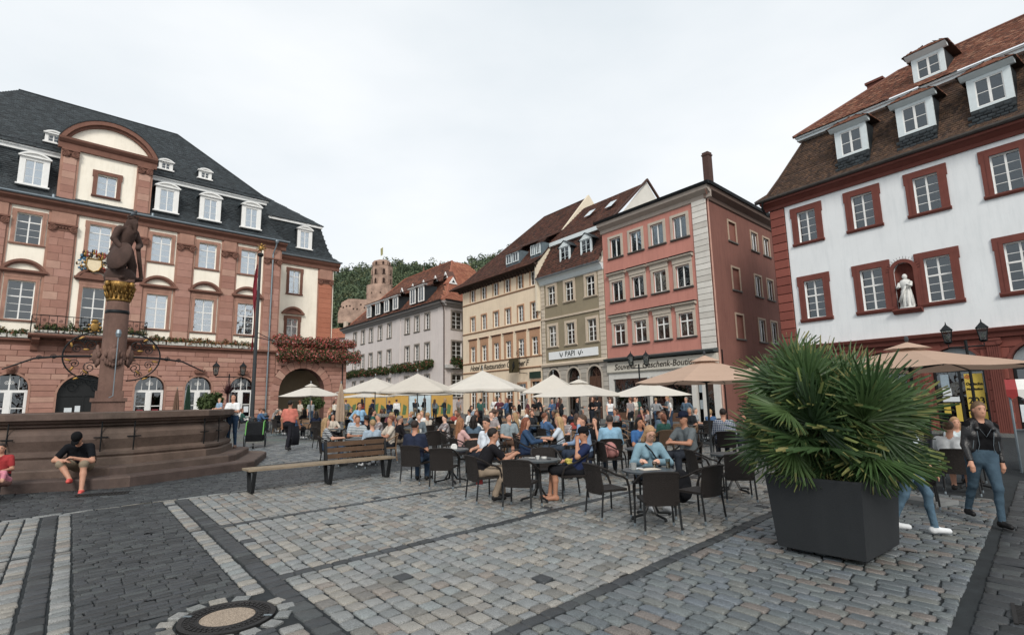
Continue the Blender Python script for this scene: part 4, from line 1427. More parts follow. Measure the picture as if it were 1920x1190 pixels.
MB().tube([(PX1 + .4, -.45, 16.0), (PX1 + .35, -.4, 15.7), (PX1 + .15, .1, 15.3), (PX1 + .09, .12, 14.9), (PX1 + .09, .12, .2)], .06, 8).build('downpipe', mat('salmon_pipe', '#b98a78', .6, .1, 4), ph)
# side wall down the lane: its own plane at 46.5 degrees; in the house's frame that runs (cos a, sin a)
sa = (90 - 46.5) + 53.0
side = empty('side_wall_frame', (PX1, 0, 0), R(sa), ph)
scol = [3.82, 7.68, 9.98]
sw = [(12.9, 14.35), (9.3, 10.9), (5.8, 7.5)]
sops = [(x - .58, x + .58, a, b, 0) for x in scol for a, b in sw]
swo = wall_open(MB(), 0, 16, -.5, 15.4, sops, 0, .25)
swo = swo.build('side_wall', mat('salmon_side_shaded', '#85564a', .9, .1, .5, .12, 20, streak=.6, dirt='#5d3a33'), side)  # front's salmon made darker: the narrow lane's shade put into the colour
swi = MB().box(.3, 16, .7, .75, -.5, 15.4).build('inner_wall', DARKROOM, side)
for a, b in sw:
	for k, x in enumerate(scol):
		f = MB().box(x - .72, x - .58, -.05, .02, a, b + .14).box(x + .58, x + .72, -.05, .02, a, b + .14).box(x - .58, x + .58, -.05, .02, b, b + .14)
		fo = f.build('window_frame', mat('beige_frame', '#b39c86', .8, .1, 3), side)
		MB().box(x - .78, x + .78, -.1, .02, a - .1, a - .002).build('sill', mat('dark_sill', '#5f5a55', .7, .1, 4), side)
		if k == 0:
			MB().box(x - .58, x + .58, .08, .2, a, b).build('blind_window', mat('salmon_infill', '#8c594b', .9, .08, 2), side)  # infill carries the same lane shade in its darker salmon
		else:
			q = MB().box(x - .58, x - .5, .08, .14, a, b).box(x + .5, x + .58, .08, .14, a, b).box(x - .5, x + .5, .08, .14, a, a + .08).box(x - .5, x + .5, .08, .14, b - .07, b).box(x - .04, x + .04, .075, .145, a + .08, b - .07)
			q.build('casement', WHITEP, side)
			pane(side, x - .5, x + .5, a + .08, b - .07, .11, GLD)
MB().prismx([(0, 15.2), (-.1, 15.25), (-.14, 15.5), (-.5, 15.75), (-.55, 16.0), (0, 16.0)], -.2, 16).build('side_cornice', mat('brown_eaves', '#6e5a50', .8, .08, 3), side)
MB().prismx([(-.45, 16.01), (-.66, 16.01), (-.72, 16.2), (-.45, 16.22)], -.5, 16).build('side_gutter', IRON, side)
# low roof
ca_, sa_ = math.cos(R(sa)), math.sin(R(sa))
def S3(u, v, z): return (PX1 + ca_ * u - sa_ * v, sa_ * u + ca_ * v, z)
A, B_, C_ = (PX0 - .3, -.6, 16.2), (PX1 + .6, -.6, 16.2), S3(12, -.6, 16.2)
T1, T2 = (PX0 - .3, 6.2, 18.55), S3(5.2, 5.2, 18.55)
quad_plane(ph, 'roof_boarding', [A, B_, T2, T1], TILEB)
quad_plane(ph, 'roof_boarding', [B_, C_, T2], TILEB)
L = math.hypot(6.8, 2.35)
tiles('roof_tiles', ph, A, (1, 0, 0), (0, 6.8, 2.35), [(0, 0), (B_[0] - A[0], 0), (T2[0] - A[0] - .4, L * .86), (0, L)], .24, .2, ORTILE, .04, seed=83)
MB().box(.98, 1.44, .9, 1.4, 16.3, 19.0).box(.94, 1.48, .86, 1.44, 18.75, 18.85).build('chimney', mat('dark_brick', '#4d3630', .85, .2, 8, .3), ph)
sg = MB()
for i in range(20):
	p = S3(.4 + i * .55, -.2, 16.35)
	sg.tube([p, (p[0], p[1], p[2] + .2)], .012, 4)
sg.tube([S3(.4, -.2, 16.55), S3(11, -.2, 16.55)], .01, 4)
sg.build('snow_guard', IRON, ph)
# shop front
SHOPC = mat('beige_fascia', '#c5bfb1', .7, .06, 2)
MB().box(PX0, PX1, .6, .65, -.5, 4.9).build('shop_back_wall', DARKROOM, ph)
MB().prismx([(0.3, 3.75), (-.12, 3.75), (-.2, 3.85), (-.2, 4.62), (.3, 4.7)], PX0 + .05, PX1 + .03).build('sign_fascia', SHOPC, ph)
MB().prismx([(.3, 4.7), (-.5, 4.72), (-.6, 4.86), (-.1, 4.98), (.3, 4.98)], PX0 + .02, PX1 + .06).build('awning_box', mat('grey_green_metal', '#525b5c', .5, .1, 4, metal=.3), ph)
for t, x, s in (('Souvenir', -6.2, .62), ('Geschenk-Boutique', -2.1, .62)):
	o = link('lettering', lettering(t, s, mat('brown_lettering', '#3b342c', .6, .1, 4), shear=.25), ph)
	o.location = (x, -.225, 4.2)
pil = MB()
for a, b in ((PX0 + .05, PX0 + .5), (-4.3, -4.0), (-.55, -.25), (.25, .5), (1.1, 1.54)):
	pil.box(a, b, -.05, .3, -.5, 3.75)
pil.box(PX0 + .5, 1.1, -.04, .28, 3.3, 3.75)
pil.build('shop_frame', mat('pale_shop_frame', '#c6c4be', .6, .06, 3), ph)
MB().box(PX0 + .5, -4.3, -.06, .2, -.5, .75).box(-4.0, -.55, -.06, .2, -.5, .75).build('stall_riser', mat('wood_brown', '#5e4331', .6, .2, 5), ph)
for a, b in ((PX0 + .5, -4.3), (-4.0, -.55), (.5, 1.1)):
	pane(ph, a, b, .75, 3.3, .1, GLD, 'shop_window')
gg = random.Random(12)
for k in range(70):
	x = gg.choice([gg.uniform(PX0 + .6, -4.5), gg.uniform(-3.9, -.7), gg.uniform(.52, 1.05)])
	z = gg.choice([.9, 1.35, 1.8, 2.3])
	h, w = gg.uniform(.15, .4), gg.uniform(.08, .2)
	col = gg.choice(['#7b5a3c', '#43586b', '#8a3b30', '#6a6a64', '#b59a5e', '#35423b', '#b8b2a6', '#9aa7ad'])
	mb = MB().box(x, x + w, .2, .35, z, z + h * .7)
	mb.ball((x + w / 2, .27, z + h * .8), (w * .4, .08, h * .25), 6, 4)
	mb.build('souvenir', mat('souvenir_' + col[1:], col, .6, .2, 8), ph)
for k, x in enumerate((.15, -.02)):
	pane(ph, -.2, .2, 1.0 + k * 1.1, 1.6 + k * 1.1, .28, mat('pale_poster', '#b9c6cc', .6, .15, 6), 'poster')

# ------------------------------------------------------------------ olive house with the white sign
OLIVE = mat('olive_render', '#8b7f66', .9, .07, .6, .08, 20, streak=.3, dirt='#5f5747')
TRIMC = mat('pale_stone_trim', '#bfae98', .8, .1, 3, .1)
GREYR = mat_rnd('grey_rustication', ['#a39c92', '#b0a99e', '#989186'], .85, 'obj', .1, 2.0)
PAP = np.array([12.494, 36.498]) + np.array([-math.sin(R(37)), math.cos(R(37))]) * 12.17
oh = facade_root('olive_house', PAP, -53.0, 'olive grey narrow house with red mansard, two white dormers and white sign board')
O0, O1 = -4.02, 4.0
oc = [-2.5, -.13, 2.47]
orow = [(10.35, 12.05), (6.55, 8.4)]
ops = [(x - .52, x + .52, a, b, 0) for x in oc for a, b in orow]
wall_open(MB(), O0, O1, 4.9, 12.8, ops, 0, .3).build('front_wall', OLIVE, oh)
MB().box(O0, O1, .9, .95, -.5, 12.8).build('inner_wall', DARKROOM, oh)
for r, (a, b) in enumerate(orow):
	for i, x in enumerate(oc):
		w = window(oh, x, a, b, 1.04, .1, 2, (0, .22, .44, .66, 1) if r else (0, .33, .66, 1), 3 if r else 2, WHITEP, GLD, .055, .022, blind=(.99 if r else None), bm=CURT)
		surround(w, x, a, b, 1.04, TRIMC, .23, .07, .14, .0)
for a, b in ((O0, O0 + .5), (O1 - .65, O1 - .02)):
	courses(oh, a, b, 5.0, 12.6, .36, .9, -.05, .05, mat_rnd('pale_quoins', ['#bcae9b', '#c7baa7', '#b0a28f'], .8, 'obj', .1, 2.0), gap=.025, seed=91)
MB().box(O0, O1, -.1, 0, 9.02, 9.18).build('string_course', TRIMC, oh)
MB().prismx([(0, 4.75), (-.2, 4.78), (-.24, 4.95), (0, 5.1)], O0, O1).build('lower_string_course', TRIMC, oh)
sb = MB().box(-3.05, 3.05, -.1, -.02, 5.36, 6.04).build('sign_board', mat('white_sign', '#dcdfe0', .5, .03, 4), oh)
o = link('lettering', lettering('PAPI', .66, mat('dark_green_ink', '#23302f', .6, .1, 4)), sb)
o.location = (-.25, -.108, 5.73)
mk = MB()
for s, x in ((-1, -1.35), (1, .95)):
	mk.tube([(x, -.11, 5.5), (x + .1 * s, -.11, 5.68), (x + .22 * s, -.11, 5.95)], [.015, .045, .02], 6)
	mk.tube([(x, -.11, 5.5), (x - .12 * s, -.11, 5.7), (x - .16 * s, -.11, 5.88)], [.015, .04, .02], 6)
mk.ball((1.28, -.11, 5.72), (.06, .01, .08), 8, 5)
mk.build('leaf_marks', mat('dark_green_ink', '#23302f', .6, .1, 4), sb)
MB().box(-.6, .3, -.109, -.1, 5.42, 5.44).build('small_line', mat('grey_ink', '#8d9696', .6, .1, 4), sb)
aops = [(x - .78, x + .78, -.5, 4.5, .78) for x in (-2.52, 0, 2.5)]
wall_open(MB(), O0, O1, -.5, 4.78, aops, 0, .4).build('ground_storey_wall', mat('grey_joint', '#77726a', .9, .1, 3), oh)
courses(oh, O0, O1, .1, 4.72, .4, 1.0, -.035, .03, GREYR, [(x, .92, 3.7, 4.66, -1) for x in (-2.52, 0, 2.5)], seed=93)
for x in (-2.52, 0, 2.5):
	MB().arc_band(x, 3.72, .78, .93, math.pi, 0, -.05, 0, 14).box(x - .93, x - .78, -.05, 0, .1, 3.72).box(x + .78, x + .93, -.05, 0, .1, 3.72).build('arch_trim', GREYF, oh)
	f = MB().box(x - .78, x + .78, .2, .26, 3.55, 3.68).box(x - .03, x + .03, .2, .26, 3.68, 4.5)
	for a in (.9, 2.2):
		f.tube([(x, .23, 3.7), (x + .74 * math.cos(a), .23, 3.7 + .74 * math.sin(a))], .02, 4)
	if x < 2:
		f.box(x - .78, x - .68, .2, .26, -.4, 3.55).box(x + .68, x + .78, .2, .26, -.4, 3.55)
		fo = f.build('shop_front', mat('dark_wood', '#3a2a22', .6, .2, 5), oh)
		pane(fo, x - .68, x + .68, -.3, 3.55, .23, GLD)
	else:
		f.box(x - .78, x - .02, .18, .24, -.4, 3.55).box(x + .02, x + .78, .18, .24, -.4, 3.55)
		for q in (.3, 1.5, 2.6):
			f.box(x - .66, x - .14, .15, .18, q, q + .8).box(x + .14, x + .66, .15, .18, q, q + .8)
		fo = f.build('wooden_door', mat('brown_door', '#55392a', .6, .2, 5), oh)
	pane(fo, x - .76, x + .76, 3.68, 4.5, .24, GLD, 'fanlight')
MB().prismx([(0, 12.3), (-.12, 12.35), (-.3, 12.7), (-.5, 12.85), (0, 12.9)], O0, O1).build('eaves_cornice', PALEB, oh)
MB().prismx([(-.4, 12.86), (-.62, 12.86), (-.66, 13.0), (-.4, 13.0)], O0, O1).build('gutter', ZINC, oh)
DKTILE = mat_rnd('dark_red_tiles', ['#4c342d', '#5e3d32', '#6c4234', '#41302b', '#714b3a'], .8, 'attr', .3, .8, .3, .2)
for (pa, pb, tmat) in (((-.6, 12.95), (1.55, 16.4), DKTILE), ((1.3, 16.75), (6.2, 21.3), DKTILE)):
	L = math.hypot(pb[0] - pa[0], pb[1] - pa[1])
	quad_plane(oh, 'roof_boarding', [(O0, pa[0], pa[1]), (O1, pa[0], pa[1]), (O1, pb[0], pb[1]), (O0, pb[0], pb[1])], TILEB)
	tiles('roof_tiles', oh, (O0, pa[0], pa[1]), (1, 0, 0), (0, pb[0] - pa[0], pb[1] - pa[1]), [(0, 0), (O1 - O0, 0), (O1 - O0, L), (0, L)], .26, .24, tmat, .045, seed=int(pa[1] * 7))
MB().box(O0, O1, 1.2, 1.7, 16.35, 16.72).build('roof_break_cornice', PALEB, oh)
MB().add([(O1 + .01, -.3, 12.9), (O1 + .01, 1.5, 16.5), (O1 + .01, 6.2, 21.35), (O1 + .01, 12, 15)], [(0, 3, 2, 1)]).build('gable_end', mat('white_gable', '#d2cfc6', .9, .06, 1), oh)
gbm = MB()
for pa, pb in (((1.2, 16.75), (6.2, 21.4)), ((6.2, 21.4), (12, 15.9))):
	n_ = Vector((0, pb[0] - pa[0], pb[1] - pa[1])).normalized()
	gbm.add([(O1, pa[0], pa[1]), (O1 + .2, pa[0], pa[1]), (O1 + .2, pb[0], pb[1]), (O1, pb[0], pb[1]), (O1, pa[0], pa[1] + .22), (O1 + .2, pa[0], pa[1] + .22), (O1 + .2, pb[0], pb[1] + .22), (O1, pb[0], pb[1] + .22)],
			[(0, 3, 2, 1), (4, 5, 6, 7), (0, 1, 5, 4), (1, 2, 6, 5), (2, 3, 7, 6), (3, 0, 4, 7)])
gbm.build('verge', DKTILE, oh)
for x, y0, z0 in ((-.7, 3.3, 18.75), (1.9, 3.4, 18.85)):
	sl = MB().add([(x - .4, y0 - .1, z0 - .0), (x + .4, y0 - .1, z0), (x + .4, y0 + .75, z0 + .79), (x - .4, y0 + .75, z0 + .79)], [(0, 1, 2, 3)])
	sl.xform(Matrix.Translation((0, -.1, .1)))
	sl.build('skylight', mat('skylight_glass', '#b9c5ca', .2, .05, 3, spec=.6), oh)


def dormer_gabled(par, x, z0, w, h, yf, ybk, mt, gm=GL, name='dormer', sidem=None):
	hw = w / 2
	d = MB().box(x - hw, x - hw + .17, yf, yf + .12, z0, z0 + h).box(x + hw - .17, x + hw, yf, yf + .12, z0, z0 + h).box(x - hw + .17, x + hw - .17, yf, yf + .12, z0, z0 + .08).box(x - hw + .17, x + hw - .17, yf, yf + .12, z0 + h - .08, z0 + h)
	d.prism([(x - hw - .08, z0 + h), (x + hw + .08, z0 + h), (x, z0 + h + hw * .75)], yf - .06, yf + .12)
	d.box(x - .03, x + .03, yf + .03, yf + .1, z0 + .08, z0 + h - .08)
	for q in (.35, .68):
		d.box(x - hw + .17, x + hw - .17, yf + .04, yf + .08, z0 + h * q - .012, z0 + h * q + .012)
	o = d.build(name, mt, par)
	MB().box(x - hw + .02, x + hw - .02, yf + .13, ybk, z0, z0 + h).build('dormer_cheek', sidem or SLATEP, o)
	r = MB()
	for s in (-1, 1):
		r.add([(x, yf - .12, z0 + h + hw * .78), (x + s * (hw + .18), yf - .12, z0 + h - .06), (x + s * (hw + .18), ybk + .5, z0 + h - .06), (x, ybk + 1.0, z0 + h + hw * .78),
			   (x, yf - .12, z0 + h + hw * .78 + .06), (x + s * (hw + .18), yf - .12, z0 + h), (x + s * (hw + .18), ybk + .5, z0 + h), (x, ybk + 1.0, z0 + h + hw * .78 + .06)],
			  [(0, 1, 2, 3), (7, 6, 5, 4), (0, 4, 5, 1), (1, 5, 6, 2)])
	r.build('dormer_roof', SLATEP, o)
	pane(o, x - hw + .17, x - .03, z0 + .08, z0 + h - .08, yf + .06, gm)
	pane(o, x + .03, x + hw - .17, z0 + .08, z0 + h - .08, yf + .06, gm)
	return o


for x in (-.72, 1.98):
	dormer_gabled(oh, x, 13.95, 1.35, 1.45, .12, 1.3, PALEB)

# ------------------------------------------------------------------ cream hotel
HOT = np.array([12.494, 36.498]) + np.array([-math.sin(R(37)), math.cos(R(37))]) * 23.2
CRH = mat('warm_cream_render', '#e2cdaf', .9, .06, .6, .08, 20, streak=.28, dirt='#b08f6e')
TANF = mat('tan_trim', '#b08462', .8, .08, 3)
hh = facade_root('cream_hotel', HOT, -53.0, 'cream yellow hotel with tan window frames, brown hipped roof and hanging sign')
H0, H1 = -6.85, 6.92
hc = [-4.75, -2.55, -.3, 1.78, 3.88, 5.95]
hrow = [(12.72, 14.05), (9.42, 11.0), (6.05, 7.72)]
ops = [(x - .45, x + .45, a, b, 0) for x in hc for a, b in hrow]
gx = [(-4.75, .55), (-2.55, .55), (-.3, .55), (1.78, .6), (3.88, .6), (5.95, .6)]
ops += [(x - w, x + w, .9 if k < 5 else -.4, 3.4 if k < 5 else 3.55, 0) for k, (x, w) in enumerate(gx)]
wall_open(MB(), H0, H1, -.5, 14.4, ops, 0, .3).build('front_wall', CRH, hh)
MB().box(H0, H1, .9, .95, -.5, 14.4).build('inner_wall', DARKROOM, hh)
MB().box(H0, H0 + .05, .02, 10, -.5, 14.3).build('end_wall', CRH, hh)
for r, (a, b) in enumerate(hrow):
	for i, x in enumerate(hc):
		w = window(hh, x, a, b, .9, .12, 2, (0, .25, .5, .75, 1) if r else (0, .33, .66, 1), 3 if r == 2 else None, WHITEP, GLD, .05, .02, single=True, blind=rng.choice([None, None, .3, .97]), bm=CURT)
		surround(w, x, a, b, .9, TANF, .13, .04, 0)
		if r == 2:
			MB().box(x - .75, x + .75, -.05, .0, b + .131, b + .72).build('lintel_panel', TANF, w)
			MB().prismx([(0, b + .72), (-.12, b + .74), (-.2, b + .84), (0, b + .88)], x - .85, x + .85).build('lintel_cornice', SANDD, w)
			MB().box(x - .75, x - .581, -.045, 0, a - .1, b + .13).box(x + .581, x + .75, -.045, 0, a - .1, b + .13).build('jamb_panel', TANF, w)
for z in (12.5, 9.2, 5.88, 4.86):
	MB().prismx([(0, z - .06), (-.06, z - .04), (-.12, z + .06), (0, z + .1)], H0, H1).build('string_course', TANF, hh)
o = link('lettering', lettering('Hotel & Restauration Goldener F', .82, mat('brown_lettering', '#3b342c', .6, .1, 4), shear=.3, align='LEFT', space=.93), hh)
o.location = (-5.35, -.03, 5.36)
for k, (x, wd) in enumerate(gx):
	z0, z1 = (.9, 3.4) if k < 5 else (-.4, 3.55)
	w = window(hh, x, z0, z1, wd * 2, .12, 2, (0, .3, .6, 1), 2, WHITEP if k < 5 else mat('dark_wood', '#3a2a22', .6, .2, 5), GLD, .06, .024, single=True, name='window' if k < 5 else 'entrance_door')
	surround(w, x, z0, z1, wd * 2, TANF, .16, .05, 0)
	if k == 5:
		MB().box(x - .8, x + .8, -.14, -.06, 3.85, 4.45).build('green_sign', mat('green_sign', '#23372d', .5, .1, 4), hh)
# falcon sign hung from an iron bracket
fs = tag(empty('hanging_sign', (HOT[0], HOT[1], 0), R(-53)), 'dark square hanging sign with a golden bird on an iron bracket of the cream hotel', 'sign')
MB().box(3.05, 4.55, -.95, -.88, 4.45, 5.75).build('panel', mat('dark_bronze', '#4a4021', .5, .2, 5, metal=.3), fs)
MB().ball((3.8, -.97, 5.1), (.2, .03, .32), 10, 6).ball((3.85, -.97, 5.42), (.1, .03, .12), 8, 5).tube([(3.7, -.97, 4.85), (3.6, -.97, 4.6)], .05, 6).build('bird', mat('black_ink', '#15140f', .7, .1, 5), fs, True)
MB().tube([(4.7, 0, 4.35), (4.7, -.9, 4.4)], .03, 6).tube([(4.7, 0, 5.75), (4.7, -.95, 5.8), (3.0, -.95, 5.8)], .03, 6).tube([(4.7, -.92, 4.3), (4.7, -.92, 6.7)], .03, 6).tube(spiral(4.5, 6.2, .35, -.92), .02, 5).tube([(4.7, -.92, 6.6), (4.85, -.92, 6.62)], .06, 6).build('bracket', IRON, fs)
MB().prismx([(0, 14.05), (-.1, 14.1), (-.3, 14.35), (-.7, 14.5), (-.7, 14.62), (0, 14.62)], H0 - .7, H1).build('eaves_board', mat('dark_brown_eaves', '#43342c', .8, .2, 4), hh)
br = MB()
for i in range(28):
	x = H0 - .4 + i * .52
	br.prismx([(0, 14.0), (-.1, 14.0), (-.55, 14.28), (-.55, 14.34), (0, 14.34)], x, x + .14)
br.build('eaves_brackets', mat('dark_brown_eaves', '#43342c', .8, .2, 4), hh)
HY, HZ = 7.0, 22.6
prof = [(-.95, 14.45), (.3, 15.3), (HY, HZ)]
hx = [H0 - 1.4, H0 - .2, -.2]
for i in range(2):
	(ya, za), (yb, zb_) = prof[i], prof[i + 1]
	L = math.hypot(yb - ya, zb_ - za)
	quad_plane(hh, 'roof_boarding', [(hx[i], ya, za), (H1, ya, za), (H1, yb, zb_), (hx[i + 1], yb, zb_)], TILEB)
	quad_plane(hh, 'roof_boarding', [(hx[i], 14, za), (hx[i], ya, za), (hx[i + 1], yb, zb_)], TILEB)
	tiles('roof_tiles', hh, (hx[i], ya, za), (1, 0, 0), (0, yb - ya, zb_ - za), [(0, 0), (H1 - hx[i], 0), (H1 - hx[i], L), (hx[i + 1] - hx[i], L)], .28, .26, DKTILE, .045, seed=95 + i)
MB().tube([(hx[0], -.95, 14.45), (hx[1], .3, 15.3), (hx[2], HY, HZ), (H1, HY, HZ)], .12, 6).build('ridge_tiles', DKTILE, hh)
gbm = MB().add([(H1 - .25, -.4, 14.3), (H1 - .25, HY, HZ + .35), (H1 - .25, 14, 15), (H1 - .25, 14, 10), (H1 - .25, -.4, 10)], [(0, 1, 2, 3, 4)]).add([(H1 + .02, -.4, 14.3), (H1 + .02, HY, HZ + .35), (H1 + .02, 14, 15), (H1 + .02, 14, 10), (H1 + .02, -.4, 10)], [(4, 3, 2, 1, 0)])
gbm.add([(H1 - .25, -.4, 14.3), (H1 + .02, -.4, 14.3), (H1 + .02, HY, HZ + .35), (H1 - .25, HY, HZ + .35)], [(0, 1, 2, 3)])
gbm.add([(H1 - .25, -.4, 10), (H1 + .02, -.4, 10), (H1 + .02, -.4, 14.3), (H1 - .25, -.4, 14.3)], [(0, 1, 2, 3)])
gbm.build('gable_parapet', mat('cream_gable', '#d9cbb2', .9, .06, 1), hh)
for (xa, xb) in ((1.0, 3.3), (5.05, 6.75)):
	d = MB()
	n_ = 2
	for i in range(n_):
		a = xa + (xb - xa) * i / n_ + .12
		b = xa + (xb - xa) * (i + 1) / n_ - .12
		d.box(a, a + .09, .35, .45, 15.75, 16.75).box(b - .09, b, .35, .45, 15.75, 16.75).box(a + .09, b - .09, .35, .45, 15.75, 15.84).box(a + .09, b - .09, .35, .45, 16.66, 16.75).box((a + b) / 2 - .03, (a + b) / 2 + .03, .36, .44, 15.84, 16.66)
	do = d.build('dormer', PALEB, hh)
	for i in range(n_):
		a = xa + (xb - xa) * i / n_ + .12
		b = xa + (xb - xa) * (i + 1) / n_ - .12
		pane(do, a + .09, b - .09, 15.84, 16.66, .4, GL)
	MB().box(xa, xb, .46, 2.2, 15.5, 16.85).build('dormer_body', mat('blue_slate', '#5b6a72', .6, .15, 4), do)
	MB().prismx([(.1, 16.86), (.1, 16.98), (3.2, 18.5), (3.2, 18.36)], xa - .25, xb + .25).build('dormer_roof', DKTILE, do)

# ------------------------------------------------------------------ pale lilac house with the long orange roof
LIL = mat('lilac_render', '#d2c8c4', .9, .05, .5, .08, 20, streak=.3, dirt='#9c8f8c')
LGREY = mat('grey_stone_frame', '#8d847a', .8, .1, 3)
OTIL = mat_rnd('weathered_orange_tiles', ['#5e3f35', '#7a4a38', '#8f573f', '#4f3a34', '#9c6448'], .8, 'attr', .35, .35, .3, .2)
OTIB = mat_rnd('bright_orange_tiles', ['#96583f', '#a5654a', '#8d5039', '#b07252', '#9a5a42'], .8, 'attr', .2, .5, .3, .2)
lh = facade_root('lilac_house', (-7.908, 62.0), -50.7, 'pale lilac corner house with long orange tiled hip roof and green window planting')
V0, V1 = -29.5, -.05
lc = [-25.5, -22.6, -19.8, -16.85, -14.0, -8.9, -6.4, -3.85]
ops = [(x - .55, x + .55, a, a + 1.95, 0) for x in lc for a in (10.65, 7.0)]
ops += [(x - .55, x + .55, 2.6, 5.1, 0) for x in lc]
wall_open(MB(), V0, V1, -.5, 13.3, ops, 0, .3).build('front_wall', LIL, lh)
MB().box(V0, V1 - .4, .9, .95, -.5, 13.3).build('inner_wall', DARKROOM, lh)
for x in lc:
	for a in (10.65, 7.0, 2.6):
		b = a + 1.95 if a > 3 else 5.1
		w = window(lh, x, a, b, 1.1, .16, 2, (0, .25, .5, .75, 1), None, WHITEP, GLD, .06, .03, single=True, blind=rng.choice([None, None, .35, .5, .97]), bm=CURT)
		surround(w, x, a, b, 1.1, LGREY, .17, .05, .14)
for a_, b_ in ((-11.9, -10.8), (-1.3, -.02)):
	MB().box(a_, b_, -.06, 0, -.5, 13.2).build('pilaster_strip', LIL, lh)
sideL = empty('corner_side_frame', (0, 0, 0), R(90 - 40.3 + 50.7), lh)
sops = [(1.2, 2.85, 10.4, 12.45, 0), (1.2, 2.85, 6.78, 8.9, 0), (1.2, 2.85, 2.4, 5.0, 0)]
wall_open(MB(), 0, 12, -.5, 13.3, sops, 0, .3).build('side_wall', LIL, sideL)
MB().box(.5, 12, .8, .85, -.5, 13.3).build('inner_wall', DARKROOM, sideL)
for (a, b) in ((10.4, 12.45), (6.78, 8.9), (2.4, 5.0)):
	f = MB()
	for q in (1.2, 2.0, 2.8):
		f.box(q - (0 if q < 1.5 else .03), q + .06, .15, .2, a, b)
	for q in (0, .25, .5, .75, 1):
		f.box(1.26, 2.8, .16, .19, a + (b - a - .05) * q, a + (b - a - .05) * q + .045)
	f.build('casement', WHITEP, sideL)
	pane(sideL, 1.2, 2.85, a, b, .175, GLD)
	MB().box(1.02, 1.2, -.05, .02, a, b + .17).box(2.85, 3.03, -.05, .02, a, b + .17).box(1.2, 2.85, -.05, .02, b, b + .17).box(.98, 3.07, -.1, .02, a - .14, a - .002).build('window_frame', LGREY, sideL)
MB().box(.02, 2.0, -.5, .02, 5.7, 6.1).build('corner_canopy', mat('pale_canopy', '#b9b7b4', .6, .08, 4), sideL)
for par, a, b in ((lh, V0 - .5, .5), (sideL, -.4, 12)):
	MB().prismx([(0, 12.9), (-.15, 12.95), (-.3, 13.2), (-.62, 13.3), (-.66, 13.5), (0, 13.5)], a, b).build('eaves_cornice', mat('grey_eaves_lilac', '#8f8a88', .8, .08, 3), par)
	MB().prismx([(-.6, 13.51), (-.78, 13.51), (-.8, 13.66), (-.6, 13.66)], a, b).build('gutter', IRON, par)
MB().tube([(.15, -.7, 13.5), (.2, -.3, 12.9), (.12, -.12, 12.4), (.12, -.12, .2)], .07, 8).build('downpipe', mat('brown_pipe', '#4a3a34', .6, .1, 4), lh)
cl, sl_ = math.cos(R(90 - 40.3 + 50.7)), math.sin(R(90 - 40.3 + 50.7))
def LS(u, v, z): return (cl * u - sl_ * v, sl_ * u + cl * v, z)
E0, E1 = (V0 - .6, -.75, 13.6), (.55, -.75, 13.6)
K0, K1 = (V0 + .9, .5, 14.3), (-.4, .6, 14.3)
T0, T1 = (-22.5, 6.8, 21.3), (-8.8, 6.8, 21.3)
ESd = LS(12.5, -.75, 13.6)
for A_, B2, C2, D2, tm, sd in ((E0, E1, K1, K0, OTIL, 101), (K0, K1, T1, T0, OTIL, 102)):
	L = math.hypot(D2[1] - A_[1], D2[2] - A_[2])
	quad_plane(lh, 'roof_boarding', [A_, B2, C2, D2], TILEB)
	tiles('roof_tiles', lh, A_, (1, 0, 0), (0, D2[1] - A_[1], D2[2] - A_[2]), [(0, 0), (B2[0] - A_[0], 0), (C2[0] - A_[0], L), (D2[0] - A_[0], L)], .32, .3, tm, .05, seed=sd)
MB().tube([E1, K1, T1, T0, K0], .13, 6).build('ridge_tiles', OTIB, lh)
quad_plane(lh, 'roof_boarding', [E1, ESd, (ESd[0] - .5, ESd[1], 14.3), T1, K1], TILEB)
quad_plane(lh, 'roof_boarding', [(V0 - .6, 14, 13.6), E0, K0, T0], TILEB)
# tiles on the corner hip
ex_s = Vector(ESd) - Vector(E1)
exu = ex_s.normalized()
up_ = Vector(T1) - Vector(E1)
es_s = up_ - exu * up_.dot(exu)
tiles('roof_tiles', lh, tuple(Vector(E1) + Vector((0, 0, .03))), tuple(exu), tuple(es_s), [(0, 0), (ex_s.length, 0), (ex_s.length * .9, es_s.length), (up_.dot(exu), es_s.length)], .32, .3, OTIB, .05, seed=104)
# shed dormers in two rows and small triangular lights
for (xs, h) in (([-20.9, -18.0, -15.2, -12.55], 1.75), ([-7.75, -5.6], 2.0)):
	rx0, rx1 = xs[0] - 1.0, xs[-1] + 1.15
	for x in xs:
		d = MB().box(x - .72, x - .55, .05, .15, 14.35, 14.35 + h).box(x + .55, x + .72, .05, .15, 14.35, 14.35 + h).box(x - .55, x + .55, .05, .15, 14.35, 14.47).box(x - .55, x + .55, .05, .15, 14.2 + h, 14.35 + h).box(x - .04, x + .04, .06, .14, 14.47, 14.2 + h)
		do = d.build('dormer', WHITEP, lh)
		pane(do, x - .55, x - .04, 14.47, 14.2 + h, .1, GL)
		pane(do, x + .04, x + .55, 14.47, 14.2 + h, .1, GL)
		MB().box(x - .7, x + .7, .16, 2.0, 14.3, 14.35 + h).build('dormer_cheek', SLATEP, do)
	MB().box(rx0, rx1, -.12, .3, 14.36 + h, 14.5 + h).build('dormer_fascia', WHITEP, lh)
	MB().prismx([(-.2, 14.5 + h), (-.2, 14.6 + h), (3.0, 15.9 + h), (3.0, 15.8 + h)], rx0 - .2, rx1 + .3).build('dormer_roof', OTIL, lh)
